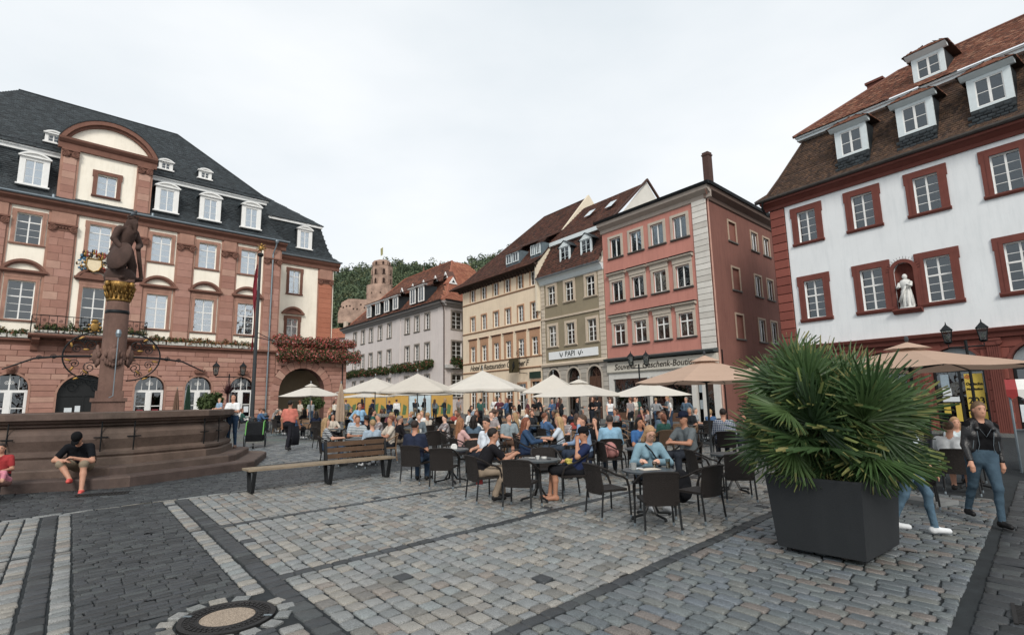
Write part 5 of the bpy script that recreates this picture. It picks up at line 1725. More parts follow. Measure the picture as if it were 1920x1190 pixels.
for xa in (-16.4, -13.2, -10.2, -7.1, -4.6):
	z = 17.75
	y = K0[1] + (z - 14.3) / 7 * 6.3
	m = MB().prism([(xa - .55, z - .25), (xa + .55, z - .25), (xa, z + .65)], y - .6, y - .5)
	o = m.build('triangular_dormer', WHITEP, lh)
	MB().prism([(xa - .3, z - .1), (xa + .3, z - .1), (xa, z + .38)], y - .63, y - .602).build('pane', mat('dark_pane', '#2b3236', .3, .1, 3), o)
	MB().prism([(xa - .7, z - .28), (xa + .7, z - .28), (xa, z + .8)], y - .5, y + .6).build('dormer_roof', OTIL, o)
tp = Vector(E1) + exu * 4.4 + es_s.normalized() * 4.6
o = MB().prism([(-.95, -.4), (.95, -.4), (0, .85)], -.75, -.6).build('triangular_dormer', WHITEP, lh)
o.location = tp
o.rotation_euler = (0, 0, math.atan2(exu.y, exu.x))
q = MB().prism([(-.35, -.15), (.35, -.15), (0, .35)], -.78, -.752).build('pane', mat('dark_pane', '#2b3236', .3, .1, 3), o)
q = MB().prism([(-1.2, -.42), (1.2, -.42), (0, 1.08)], -.6, .6).build('dormer_roof', OTIB, o)
o.scale = (.72, .72, .72)
# planting under the upper windows
for k, (xa, xb) in enumerate(((-28.5, -13.6), (-12.6, -2.3))):
	bl = [(xa + (xb - xa) * (i + .5) / 24, -.3, 6.25 + rng.uniform(-.2, .2), .45, .4, .55) for i in range(24)]
	t = tag(empty('hanging_greenery', (-7.908, 62.0, 0), R(-50.7)), ['long green and red hanging plants on the left half of the lilac house', 'green hanging plants on the lilac house beside its corner'][k], 'plant')
	link('foliage', foliage_mesh('foliage', bl, 5200, .11, [LEAFG, FLOW], [.9, 1.0], 130 + k), t)
t = tag(empty('hanging_greenery', (-7.908, 62.0, 0), R(-50.7 + 90 - 40.3 + 50.7)), 'green hanging bush on the short side of the lilac house next to the cream hotel', 'plant')
link('foliage', foliage_mesh('foliage', [(1.2 + i * .5, -.35, 6.3, .5, .45, .75) for i in range(5)], 1500, .11, [LEAFG, FLOW], [.95, 1.0], 133), t)
# ------------------------------------------------------------------ the square: sloping sheet, setts laid on it
def ground_mat():
	m = bpy.data.materials.new('paving_bed')
	m.use_nodes = True
	n, l = m.node_tree.nodes, m.node_tree.links
	b = n['Principled BSDF']
	b.inputs['Roughness'].default_value = .8
	g = n.new('ShaderNodeNewGeometry')
	mp = n.new('ShaderNodeMapping')
	mp.inputs['Rotation'].default_value = (0, 0, R(39.2))
	br = n.new('ShaderNodeTexBrick')
	br.inputs['Scale'].default_value = 2.4
	br.inputs['Color1'].default_value = lin('#5d6367') + (1,)
	br.inputs['Color2'].default_value = lin('#7d7f7c') + (1,)
	br.inputs['Mortar'].default_value = lin('#33373a') + (1,)
	br.inputs['Mortar Size'].default_value = .03
	nz = n.new('ShaderNodeTexNoise')
	nz.inputs['Scale'].default_value = .6
	nz.inputs['Detail'].default_value = 6
	mx = n.new('ShaderNodeMix')
	mx.data_type = 'RGBA'
	mx.blend_type = 'MULTIPLY'
	mx.inputs['Factor'].default_value = .6
	l.new(g.outputs['Position'], mp.inputs['Vector'])
	l.new(mp.outputs['Vector'], br.inputs['Vector'])
	l.new(g.outputs['Position'], nz.inputs['Vector'])
	l.new(br.outputs['Color'], mx.inputs['A'])
	l.new(nz.outputs['Color'], mx.inputs['B'])
	l.new(mx.outputs['Result'], b.inputs['Base Color'])
	return m


def sheet(name, pts, dz, mt, par=None):
	return MB().add([(x, y, gz(x, y) + dz) for x, y in pts], [tuple(range(len(pts)))]).build(name, mt, par)


ground = sheet('ground', [(-700, -40), (700, -40), (700, 90), (-700, 90)], -.02, ground_mat())
tag(ground, kind='structure')
sheet('mortar_bed', [(-16, 1.5), (14, 1.5), (24, 14), (16, 30), (-4, 30), (-16, 14)], -.012, mat('mortar', '#262b2e', .95, .3, 5, .4, 60), ground)

PO = np.array([-6.46, 10.55])
E1v = np.array([-math.sin(R(39.2)), math.cos(R(39.2))])
E2v = np.array([math.sin(R(44.5)), math.cos(R(44.5))])
LIGHT = ['#747777', '#7f807e', '#817e78', '#767878', '#6b6f6f', '#7c746c', '#88857e', '#6f7270', '#7a7d7c', '#686762', '#7f7c76', '#737676', '#7c7d7b', '#6c7070', '#807c74', '#757776', '#787e7e', '#88847b', '#696661', '#767a7b']
DARK = ['#2c3033', '#363a3c', '#25292b', '#3c4142', '#2f3336', '#33373b']
PLN = [LIGHT, DARK]
MID = ['#565c60', '#646a6c', '#4d5357', '#6d6f6e', '#5a5f63', '#707576']
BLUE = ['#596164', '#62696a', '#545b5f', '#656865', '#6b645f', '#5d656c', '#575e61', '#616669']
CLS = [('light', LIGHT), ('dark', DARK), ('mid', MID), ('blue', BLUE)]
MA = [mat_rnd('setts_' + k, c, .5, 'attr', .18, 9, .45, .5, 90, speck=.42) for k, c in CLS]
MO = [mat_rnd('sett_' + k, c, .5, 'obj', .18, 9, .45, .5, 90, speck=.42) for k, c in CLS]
stones = []      # t, s, half length, half width, class


def lay(t0, t1, s0, s1, pitch, lng, cls, jit=.22, shift=True, swap=False):
	if swap:
		t0, t1, s0, s1 = s0, s1, t0, t1
	n = max(1, round((s1 - s0) / pitch))
	p = (s1 - s0) / n
	for i in range(n):
		s = s0 + (i + .5) * p
		t = t0 - (rng.random() * lng * .6 if shift else 0)
		while t < t1 - .03:
			a = lng * (1 + rng.uniform(-jit, jit))
			ta, tb = max(t, t0), min(t + a, t1)
			if t1 - tb < lng * .35:
				tb = t1
			if tb - ta > .05:
				c = cls
				if cls == 0 and rng.random() < .012:
					c = 1
				stones.append(((ta + tb) / 2, s, (tb - ta) / 2, p / 2, c) if not swap else (s, (ta + tb) / 2, p / 2, (tb - ta) / 2, c))
			t = tb if tb >= t1 else t + a


bands = [-11.37, -8.75, -6.0, -3.0, .02]
for k in range(4):
	a, b = bands[k] + .09, bands[k + 1] - .06
	if k == 0:
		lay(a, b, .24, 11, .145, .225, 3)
	else:
		lay(a, b, .24, 20 - k, .178, .19, 0)
for t in bands[1:4]:
	s = .2
	while s < 17:
		w = rng.uniform(.16, .24)
		stones.append((t + .015, s + w / 2, .075, w / 2, 1))
		s += w
lay(-11.3, .0, .02, .22, .2, .2, 1)
for a, b in ((-11.3, -7.3), (-6.3, -3.06), (-2.95, 0)):
	lay(a, b, -.19, .0, .19, .17, 0)
lay(-11.3, 0, -1.5, -.2, .105, .2, 1, .3, swap=True)
for a, b in ((-9, -2.98), (-2.86, .0)):
	lay(a, b, -1.68, -1.51, .17, .16, 0)
	lay(a, b, -6.1, -1.9, .19, .15, 0)
lay(-9, 0, -1.88, -1.69, .19, .2, 1)
lay(.14, 4.3, -6.2, 17, .115, .19, 1, .3, swap=True)
s = -6.0
while s < 14:
	w = rng.uniform(.3, .55)
	stones.append((.08, s + w / 2, .028, w / 2, 0))
	stones.append((4.4, s + w / 2, .045, w / 2, 0))
	s += w
lay(4.5, 11, 2.5, 15, .2, .24, 2)
lay(-14.5, -11.4, 1.6, 14, .2, .26, 1)
st = np.array(stones)
xy = PO + st[:, :1] * E1v + st[:, 1:2] * E2v
MHT, MHS = -6.72, -.45
mhc = PO + MHT * E1v + MHS * E2v
keep = np.hypot(xy[:, 0] - mhc[0], xy[:, 1] - mhc[1]) > .52
fc = np.array([-11.4, 15.3])
keep &= np.hypot(xy[:, 0] - fc[0], xy[:, 1] - fc[1]) > 3.8
keep &= (xy[:, 1] > 2.5) & (xy[:, 1] < 31)
keep &= np.abs(xy[:, 0]) < xy[:, 1] * 1.25 + 2
st, xy = st[keep], xy[keep]
dist = np.hypot(xy[:, 0], xy[:, 1])
inview = (np.abs(xy[:, 0]) < xy[:, 1] * .98) & (xy[:, 1] > 4.45)
size = np.where(inview, st[:, 2] * st[:, 3] / dist ** 3 * (1 + (st[:, 4] != 1)), 0)
order = np.argsort(-size)
single = np.zeros(len(st), bool)
single[order[:290]] = True


def sett_arrays(t, s, a, b, g, gm=.0135):
	"""rounded, slightly domed stones; returns verts (n,24,3) in world, template quads"""
	n = len(t)
	gap = np.minimum(gm, a * .2)
	a2, b2 = a - gap, b - np.minimum(gm * .93, b * .2)
	c = np.minimum(a2, b2)
	c1 = c * (.07 + .26 * g.random((n, 4)).T)      # four corner cuts
	sg = [(1, 1), (-1, 1), (-1, -1), (1, -1)]
	ring = []
	for k, (p, q) in enumerate(sg):
		u, v = p * a2, q * b2
		x1, y1 = u, v - q * c1[k]
		x2, y2 = u - p * c1[k], v
		pts = [(x1, y1), (x2, y2)] if p * q > 0 else [(x2, y2), (x1, y1)]
		ring += pts
	rx = np.stack([r[0] for r in ring], 1) + g.normal(size=(n, 8)) * .005
	ry = np.stack([r[1] for r in ring], 1) + g.normal(size=(n, 8)) * .004
	out = []
	tilt = g.normal(size=(n, 2)) * .012
	h0 = g.normal(size=n) * .0025
	for sc, z in ((1.03, -.03), (1.0, .0), (.88, .005)):
		lx, ly = rx * sc, ry * sc
		tt, ss = t[:, None] + lx, s[:, None] + ly
		X = PO[0] + tt * E1v[0] + ss * E2v[0]
		Y = PO[1] + tt * E1v[1] + ss * E2v[1]
		zz = gz(X, Y) + .004 + z + h0[:, None] + (lx * tilt[:, :1] + ly * tilt[:, 1:]) * (z > -.02)
		out.append(np.stack([X, Y, zz], -1))
	return np.concatenate(out, 1)


Q = []
for r in (0, 8):
	for j in range(8):
		Q.append((r + j, r + (j + 1) % 8, r + 8 + (j + 1) % 8, r + 8 + j))
Q += [(16, 17, 18, 19), (16, 19, 20, 23), (20, 21, 22, 23)]
Q = np.array(Q)
joined = ~single
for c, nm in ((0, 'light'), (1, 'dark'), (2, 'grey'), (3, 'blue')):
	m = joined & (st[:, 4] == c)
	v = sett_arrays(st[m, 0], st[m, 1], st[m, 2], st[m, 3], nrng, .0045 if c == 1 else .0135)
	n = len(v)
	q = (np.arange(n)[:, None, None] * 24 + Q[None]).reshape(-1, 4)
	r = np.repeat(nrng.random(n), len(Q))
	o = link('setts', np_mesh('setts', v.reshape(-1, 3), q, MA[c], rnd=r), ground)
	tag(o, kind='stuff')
# the stones that show largest lie there one by one
var = {}
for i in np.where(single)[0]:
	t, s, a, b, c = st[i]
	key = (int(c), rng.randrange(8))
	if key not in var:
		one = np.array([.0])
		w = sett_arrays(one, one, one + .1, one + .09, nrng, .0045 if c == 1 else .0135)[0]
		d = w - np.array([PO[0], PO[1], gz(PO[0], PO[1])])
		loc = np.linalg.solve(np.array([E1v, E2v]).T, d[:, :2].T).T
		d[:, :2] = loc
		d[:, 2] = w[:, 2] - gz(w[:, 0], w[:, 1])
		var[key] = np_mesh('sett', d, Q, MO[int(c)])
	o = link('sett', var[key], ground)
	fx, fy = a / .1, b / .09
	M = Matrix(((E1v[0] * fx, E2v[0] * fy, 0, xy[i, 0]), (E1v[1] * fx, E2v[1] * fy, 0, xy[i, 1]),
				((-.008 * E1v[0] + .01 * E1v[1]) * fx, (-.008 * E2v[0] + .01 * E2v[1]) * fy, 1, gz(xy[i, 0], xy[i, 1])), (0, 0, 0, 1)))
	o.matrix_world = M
# manhole cover with its collar of stones
mh = tag(empty('manhole_cover', (mhc[0], mhc[1], gz(*mhc)), 0), 'round cast iron manhole cover with a pale gravel concrete centre, in the foreground', 'manhole')
CAST = mat('cast_iron', '#2b2a2a', .55, .2, 12, .3, 60, metal=.4)
MB().lathe([(.385, -.02), (.385, .012), (.37, .016), (.345, .016), (.34, .008), (.24, .008), (.235, .014), (.222, .014), (.22, .004)], 48).build('iron_ring', CAST, mh)
rib = MB()
for k in range(40):
	a = math.tau * k / 40
	for r0 in (.255, .30):
		c, s_ = math.cos(a + (r0 > .27) * .08), math.sin(a + (r0 > .27) * .08)
		rib.add([((r0 + dr) * c - w * s_, (r0 + dr) * s_ + w * c, z) for z in (.006, .016) for dr, w in ((0, -.012), (.032, -.012), (.032, .012), (0, .012))],
				[(4, 5, 6, 7), (0, 1, 5, 4), (1, 2, 6, 5), (2, 3, 7, 6), (3, 0, 4, 7)])
tag(rib.build('iron_studs', CAST, mh), kind='stuff')
MB().lathe([(.219, -.02), (.219, .008), (.19, .011), (.001, .012)], 40).build('concrete_disc', mat_rnd('gravel_concrete', ['#8d7f70', '#a5937f', '#9a897a'], .9, 'obj', .3, 40, .2, .9, 160, speck=.45), mh)
for sx in (-1, 1):
	MB().box(sx * .35 - .035, sx * .35 + .035, -.012, .012, .012, .02).build('lifting_lug', ZINC, mh)
for k in range(15):
	a = math.tau * (k + .3) / 15
	ln = rng.uniform(.07, .095)
	if 1.2 < a < 1.75:
		continue
	p = MB()
	cs = []
	for r0, da in ((.41, -1), (.41, 1), (.41 + ln * 1.5, 1), (.41 + ln * 1.5, -1)):
		aa = a + da * (.085 + rng.uniform(-.012, .012)) / r0 * .8
		cs.append((mhc[0] + r0 * math.cos(aa), mhc[1] + r0 * math.sin(aa)))
	mid = np.mean(cs, 0)
	v = [(x, y, gz(x, y) - .03) for x, y in cs] + [(x, y, gz(x, y) + .004) for x, y in cs] + [(mid[0] + (x - mid[0]) * .82, mid[1] + (y - mid[1]) * .82, gz(x, y) + .012) for x, y in cs]
	f = [(8, 9, 10, 11)] + [(r + j, r + (j + 1) % 4, r + 4 + (j + 1) % 4, r + 4 + j) for r in (0, 4) for j in range(4)]
	p.add(v, f).build('collar_stone', MO[0], ground)


def grate(x, y, rz, w, d, label, n=12):
	o = tag(empty('drain_grate', (x, y, gz(x, y) + .012), rz), label, 'grate')
	MB().box(-w / 2 - .03, w / 2 + .03, -d / 2 - .03, -d / 2, -.03, .012).box(-w / 2 - .03, w / 2 + .03, d / 2, d / 2 + .03, -.03, .012).build('frame', CAST, o)
	for i in range(n):
		xx = -w / 2 + w * (i + .5) / n
		MB().box(xx - w / n * .3, xx + w / n * .3, -d / 2, d / 2, -.02, .01).build('bar', CAST, o)


grate(4.36, 4.75, R(50), .5, .4, 'iron drain grate in dark paving at the bottom right corner', 12)
grate(-8.35, 11.25, R(25), .9, .3, 'iron drain grate in the dark paving along the fountain steps', 16)
# ------------------------------------------------------------------ bodies: one continuous skin grown round a posed skeleton
def d_cap(P, a, b, ra, rb):
	a, b = np.array(a, np.float32), np.array(b, np.float32)
	ab = b - a
	t = np.clip(((P - a) @ ab) / (ab @ ab + 1e-9), 0, 1)
	q = P - a - t[..., None] * ab
	return np.sqrt((q * q).sum(-1)) - (ra + (rb - ra) * t)


def d_ell(P, c, r, R3=None):
	q = P - np.array(c, np.float32)
	if R3 is not None:
		q = q @ R3
	r = np.array(r, np.float32)
	k0 = np.sqrt(((q / r) ** 2).sum(-1))
	k1 = np.sqrt(((q / r ** 2) ** 2).sum(-1))
	return k0 * (k0 - 1) / (k1 + 1e-6)


def d_prim(P, p):
	d = d_cap(P, *p[2:6]) if p[0] == 'c' else d_ell(P, p[2], p[3], p[4] if len(p) > 4 and p[4] is not None else None)
	if p[0] == 'h':           # hair: shell cut open over the face; p[5] = (normal, offset)
		n, o = p[5]
		d = np.maximum(d, P @ np.array(n, np.float32) - o)
	return d


def grow(prims, h, k=.03):
	"""polygonise the smooth union of capsules and ellipsoids (surface nets); returns verts, quads, label per face"""
	lo, hi = [], []
	for p in prims:
		if p[0] == 'c':
			r = max(p[4], p[5])
			lo.append(np.minimum(p[2], p[3]) - r)
			hi.append(np.maximum(p[2], p[3]) + r)
		else:
			r = max(p[3])
			lo.append(np.array(p[2]) - r)
			hi.append(np.array(p[2]) + r)
	o = np.min(lo, 0) - 2 * h
	n = np.ceil((np.max(hi, 0) + 2 * h - o) / h).astype(int) + 1
	ax = [o[i] + h * np.arange(n[i]) for i in range(3)]
	V = np.full(tuple(n), 1.0, np.float32)
	for p, l_, h_ in zip(prims, lo, hi):
		i0 = np.maximum(0, np.floor((l_ - .09 - o) / h).astype(int))
		i1 = np.minimum(n, np.ceil((h_ + .09 - o) / h).astype(int) + 1)
		sl = tuple(slice(a, b) for a, b in zip(i0, i1))
		G = np.stack(np.meshgrid(*[ax[i][i0[i]:i1[i]] for i in range(3)], indexing='ij'), -1).astype(np.float32)
		d = d_prim(G, p)
		A = V[sl]
		kk = min(k, .5 * (min(p[4], p[5]) if p[0] == 'c' else min(p[3])) + .004)
		hh = np.clip(.5 + .5 * (A - d) / kk, 0, 1)
		V[sl] = A + (d - A) * hh - kk * hh * (1 - hh)
	S = V < 0
	c = [S[:-1, :-1, :-1], S[1:, :-1, :-1], S[:-1, 1:, :-1], S[1:, 1:, :-1], S[:-1, :-1, 1:], S[1:, :-1, 1:], S[:-1, 1:, 1:], S[1:, 1:, 1:]]
	tot = sum(x.astype(np.int8) for x in c)
	act = (tot > 0) & (tot < 8)
	idx = -np.ones(act.shape, np.int64)
	I = np.argwhere(act)
	idx[act] = np.arange(len(I))
	offs = np.array([(0, 0, 0), (1, 0, 0), (0, 1, 0), (1, 1, 0), (0, 0, 1), (1, 0, 1), (0, 1, 1), (1, 1, 1)])
	vals = np.stack([V[tuple((I + f).T)] for f in offs], 1)
	acc = np.zeros((len(I), 3))
	cnt = np.zeros(len(I))
	for a, b in ((0, 1), (2, 3), (4, 5), (6, 7), (0, 2), (1, 3), (4, 6), (5, 7), (0, 4), (1, 5), (2, 6), (3, 7)):
		m = (vals[:, a] < 0) != (vals[:, b] < 0)
		t = vals[m, a] / (vals[m, a] - vals[m, b])
		acc[m] += offs[a] + t[:, None] * (offs[b] - offs[a])
		cnt[m] += 1
	W = o + h * (I + acc / cnt[:, None])
	F = []
	for d in range(3):
		e = np.zeros(3, int)
		e[d] = 1
		u, v = [i for i in range(3) if i != d]
		sh = list(S.shape)
		sl0 = tuple(slice(1 if i != d else 0, sh[i] - 1) for i in range(3))
		sl1 = tuple(slice(1 if i != d else 1, sh[i] - 1 if i != d else sh[i]) for i in range(3))
		ch = S[sl0] != S[sl1]
		E = np.argwhere(ch) + np.array([1 if i != d else 0 for i in range(3)])
		inside = S[tuple(E.T)]
		du, dv = np.zeros(3, int), np.zeros(3, int)
		du[u], dv[v] = 1, 1
		q = np.stack([idx[tuple((E - du - dv).T)], idx[tuple((E - dv).T)], idx[tuple(E.T)], idx[tuple((E - du).T)]], 1)
		fl = inside if d != 1 else ~inside
		q[~fl] = q[~fl][:, ::-1]
		F.append(q)
	F = np.concatenate(F)
	ctr = W[F].mean(1).astype(np.float32)
	best = np.full(len(F), 9.0)
	lab = np.zeros(len(F), int)
	for p in prims:
		d = d_prim(ctr, p)
		m = d < best
		best[m] = d[m]
		lab[m] = p[1]
	return W, F, lab


SKIN, TOP, BOT, SHOE, EYE, EXTRA = range(6)
DEF_MATS = {}


def cloth(hexc, rough=.9):
	if hexc[0] in 'sk':           # striped or checked cloth
		nm = 'cloth_' + hexc.replace('#', '')
		if nm in MATS:
			return MATS[nm]
		m = mat(nm, hexc[1:], rough, .15, 6, .9, 11, spec=.12)
		n, l = m.node_tree.nodes, m.node_tree.links
		t = n.new('ShaderNodeTexCoord')
		prev = n['Principled BSDF'].inputs['Base Color'].links[0].from_socket
		for ax in (('Z',) if hexc[0] == 's' else ('Z', 'X')):
			w = n.new('ShaderNodeTexWave')
			w.bands_direction = ax
			w.inputs['Scale'].default_value = 7
			r = n.new('ShaderNodeValToRGB')
			r.color_ramp.elements[0].position, r.color_ramp.elements[1].position = .55, .62
			x = n.new('ShaderNodeMix')
			x.data_type = 'RGBA'
			x.inputs['B'].default_value = lin('#b9bcbd') + (1,)
			l.new(t.outputs['Object'], w.inputs['Vector'])
			l.new(w.outputs['Fac'], r.inputs['Fac'])
			if hexc[0] == 'k':
				h = n.new('ShaderNodeMath')
				h.operation = 'MULTIPLY'
				h.inputs[1].default_value = .5
				l.new(r.outputs['Color'], h.inputs[0])
				l.new(h.outputs['Value'], x.inputs['Factor'])
			else:
				l.new(r.outputs['Color'], x.inputs['Factor'])
			l.new(prev, x.inputs['A'])
			prev = x.outputs['Result']
		l.new(prev, n['Principled BSDF'].inputs['Base Color'])
		return m
	return mat('cloth_' + hexc.lstrip('#'), hexc, rough, .2, 6, .9, 11, spec=.12)


def skinm(hexc):
	return mat('skin_' + hexc.lstrip('#'), hexc, .55, .06, 9, spec=.35)


def hairm(hexc):
	return mat('hair_' + hexc.lstrip('#'), hexc, .6, .3, 30, .5, 80, spec=.3)


def v3(*a): return np.array(a, float)


def skeleton(sit=False, arms='down', lean=0.0, fem=False, turn=0.0, nod=0.0, legs='a', slump=0.0):
	"""joints of a person 1.75 m tall facing -y; the seat is at z .45"""
	J = {}
	sw = .17 if fem else .195
	if sit:
		hip = v3(0, .10, .515)
	else:
		hip = v3(0, 0, .945)
	dirn = v3(0, -math.sin(lean), math.cos(lean))
	J['pel'] = hip
	J['belly'] = hip + dirn * .17
	J['chest'] = hip + dirn * (.35 - slump)
	sh = hip + dirn * (.465 - slump)
	J['sh'] = sh
	fw = v3(0, -math.cos(lean), -math.sin(lean))
	J['neck'] = sh + dirn * .05
	nd = v3(0, -math.sin(lean * .6 + nod), math.cos(lean * .6 + nod))
	J['head'] = J['neck'] + nd * .152
	J['nd'] = nd
	for s, k in ((-1, 'L'), (1, 'R')):
		J['s' + k] = sh + v3(s * sw, .0, -.03)
		if arms == 'down':
			J['e' + k] = J['s' + k] + v3(s * .05, .03, -.29)
			J['w' + k] = J['e' + k] + v3(s * .01, -.06, -.25)
		elif arms == 'lap':
			J['e' + k] = J['s' + k] + v3(s * .06, -.04, -.28)
			J['w' + k] = J['e' + k] + v3(-s * .10, -.24, -.02)
		elif arms == 'table':
			J['e' + k] = J['s' + k] + v3(s * .07, -.16, -.22) + fw * .02
			J['w' + k] = v3(s * .07, J['e' + k][1] - .22, max(.74, J['e' + k][2] - .02))
		elif arms == 'phone':
			J['e' + k] = J['s' + k] + v3(s * .03, -.14, -.24)
			J['w' + k] = J['e' + k] + v3(-s * .12, -.2, .05)
		elif arms == 'hip':
			J['e' + k] = J['s' + k] + v3(s * .17, .06, -.23)
			J['w' + k] = hip + v3(s * .17, -.02, .06)
		elif arms == 'face':
			if s > 0:
				J['e' + k] = J['s' + k] + v3(.02, -.17, -.22)
				J['w' + k] = J['head'] + v3(.06, -.10, -.09)
			else:
				J['e' + k] = J['s' + k] + v3(-.06, -.1, -.26)
				J['w' + k] = J['e' + k] + v3(.1, -.22, .0)
		elif arms == 'fold':
			J['e' + k] = J['s' + k] + v3(s * .06, -.06, -.27)
			J['w' + k] = J['e' + k] + v3(-s * .24, -.15, .05)
		elif arms == 'walk':
			J['e' + k] = J['s' + k] + v3(s * .06, .05 * s, -.28)
			J['w' + k] = J['e' + k] + v3(s * .01, -.10 + .05 * s, -.23)
		J['h' + k] = hip + v3(s * .09, 0, -.02)
		if sit:
			sp = {'a': .11, 'b': .17, 'c': .06}[legs]
			J['k' + k] = v3(s * sp, -.34, .505)
			J['a' + k] = v3(s * sp, -.32 if legs != 'c' else -.5, .09)
			if legs == 'b':
				J['a' + k] = v3(s * .12, -.16 if s < 0 else -.34, .09)
		elif arms == 'walk':
			J['k' + k] = v3(s * .08, -.15 * s - .04, .52)
			J['a' + k] = v3(s * .08, -.22 * s + (.04 if s < 0 else 0), .09 + (.06 if s < 0 else 0))
		else:
			J['k' + k] = v3(s * .1, -.015, .51)
			J['a' + k] = v3(s * .11, .03, .085)
		J['t' + k] = J['a' + k] + v3(s * .02, -.155, -.045)
	J['turn'] = turn
	return J


def body_prims(J, sleeve=.5, shorts=False, fem=False, fat=0.0, skirt=False, fine=False, jacket=False):
	p = []
	f = 1 + fat
	tw = .075 if fem else .09
	b0 = .108 * f if not fem else .098 * f
	for s in (-1, 1):
		x = v3(s * tw, 0, 0)
		p.append(('c', TOP, J['belly'] + x * .9, J['chest'] + x * 1.08, b0 * (1 + fat * .6), .112 if not fem else .10))
		p.append(('c', TOP, J['pel'] + x + v3(0, 0, .06), J['belly'] + x * .9, b0 * 1.02, b0 * (1 + fat * .6)))
		p.append(('c', BOT, J['pel'] + x * .9 + v3(0, .01, -.03), J['pel'] + x * .9 + v3(0, 0, .05), .118 * (1 + fat * .5), .112 * f))
	if fem:
		for s in (-1, 1):
			p.append(('c', TOP, J['chest'] + v3(s * .07, -.06, .05), J['chest'] + v3(s * .07, -.08, -.05), .05, .056))
	p.append(('c', TOP, J['sL'] * .85 + J['sh'] * .15, J['sR'] * .85 + J['sh'] * .15, .066, .066))
	p.append(('c', SKIN, J['sh'] + v3(0, .0, -.0), J['neck'] + J['nd'] * .06, .056 if fem else .064, .052))
	nd, hd = J['nd'], J['head']
	zx = np.array([1.0, 0, 0])
	yv = np.cross(nd, zx)
	ct, s_ = math.cos(J['turn']), math.sin(J['turn'])
	# head frame: columns x, y, z
	xh = zx * ct + yv * s_
	yh = np.cross(nd, xh)
	Rm = np.stack([xh, yh, nd], 1)
	J['Rm'] = Rm
	def H(x, y, z): return hd + Rm @ np.array([x, y, z])
	J['H'] = H
	R32 = Rm.astype(np.float32)
	p.append(('e', SKIN, H(0, .012, .02), (.074, .095, .105), R32))
	p.append(('e', SKIN, H(0, -.022, -.045), (.058, .068, .075), R32))
	p.append(('c', SKIN, H(0, -.084, .01), H(0, -.097, -.022), .007, .012))
	for s in (-1, 1):
		p.append(('e', SKIN, H(s * .076, .008, -.005), (.012, .022, .032), R32))
	for k, s in (('L', -1), ('R', 1)):
		S, E, W = J['s' + k], J['e' + k], J['w' + k]
		r0, r1, r2 = (.05, .038, .027) if fem else (.058, .045, .031)
		if jacket:
			r0, r1, r2 = r0 + .012, r1 + .012, r2 + .012
		m = S + (E - S) * min(1, sleeve * 1.25 if sleeve < .8 else 1)
		if sleeve > .05:
			p.append(('c', TOP, S, m, r0 + .008, r1 + (.018 if sleeve < .8 else .008)))
		if sleeve < .8:
			p.append(('c', SKIN, S, E, r0 - .006, r1))
			p.append(('c', SKIN, E, W, r1, r2))
		else:
			p.append(('c', TOP, E, E + (W - E) * .93, r1 + .008, r2 + .012))
			p.append(('c', SKIN, E + (W - E) * .8, W, r2, r2))
		hv = (W - E) / np.linalg.norm(W - E)
		p.append(('c', SKIN, W, W + hv * .075, r2, .032))
		side = np.cross(hv, v3(0, 0, 1))
		side = side / (np.linalg.norm(side) + 1e-6)
		if fine:
			pn = np.cross(side, hv)
			for q, ln in ((-.026, .062), (-.009, .075), (.009, .07), (.026, .055)):
				b = W + hv * .075 + side * q
				mpt = b + hv * ln * .55 - pn * .012
				p.append(('c', SKIN, b, mpt, .0095, .009))
				p.append(('c', SKIN, mpt, mpt + hv * ln * .4 - pn * .022, .009, .008))
			th = W + hv * .03 - side * s * .03
			p.append(('c', SKIN, th, th + hv * .04 - side * s * .022 - pn * .012, .012, .009))
		else:
			p.append(('c', SKIN, W + hv * .075, W + hv * .14 + v3(0, 0, -.015), .03, .018))
			p.append(('c', SKIN, W + hv * .03, W + hv * .07 - side * s * .035, .013, .011))
		Hp, K, A, T = J['h' + k], J['k' + k], J['a' + k], J['t' + k]
		rt, rk, ra = (.092 * f, .06, .038) if not fem else (.088 * f, .052, .033)
		p.append(('c', BOT, Hp, K, rt + .006, rk + (.022 if shorts else .008)))
		if shorts:
			p.append(('c', SKIN, K * .7 + Hp * .3, K, rk, rk * .92))
			mid = K * .62 + A * .38 + v3(0, .018, 0)
			p.append(('c', SKIN, K, mid, rk * .92, .056))
			p.append(('c', SKIN, mid, A, .056, ra))
		else:
			mid = K * .62 + A * .38 + v3(0, .014, 0)
			cf = .052 if fem else .062
			p.append(('c', BOT, K, mid, rk + .006, cf))
			p.append(('c', BOT, mid, A + v3(0, 0, .03), cf, ra + (.010 if fem else .022)))
			p.append(('c', SKIN, A + v3(0, 0, .06), A, ra, ra))
		p.append(('c', SHOE, A + v3(0, .025, -.035), T, .045, .036))
		p.append(('c', SHOE, A + v3(0, .025, -.045), A + v3(0, .0, -.02), .042, .04))
	if skirt:
		for s in (-1, 1):
			p.append(('c', BOT, J['pel'] + v3(s * .07, 0, 0), (J['kL'] + J['kR']) / 2 + v3(s * .1, 0, .08), .12, .12))
	return p


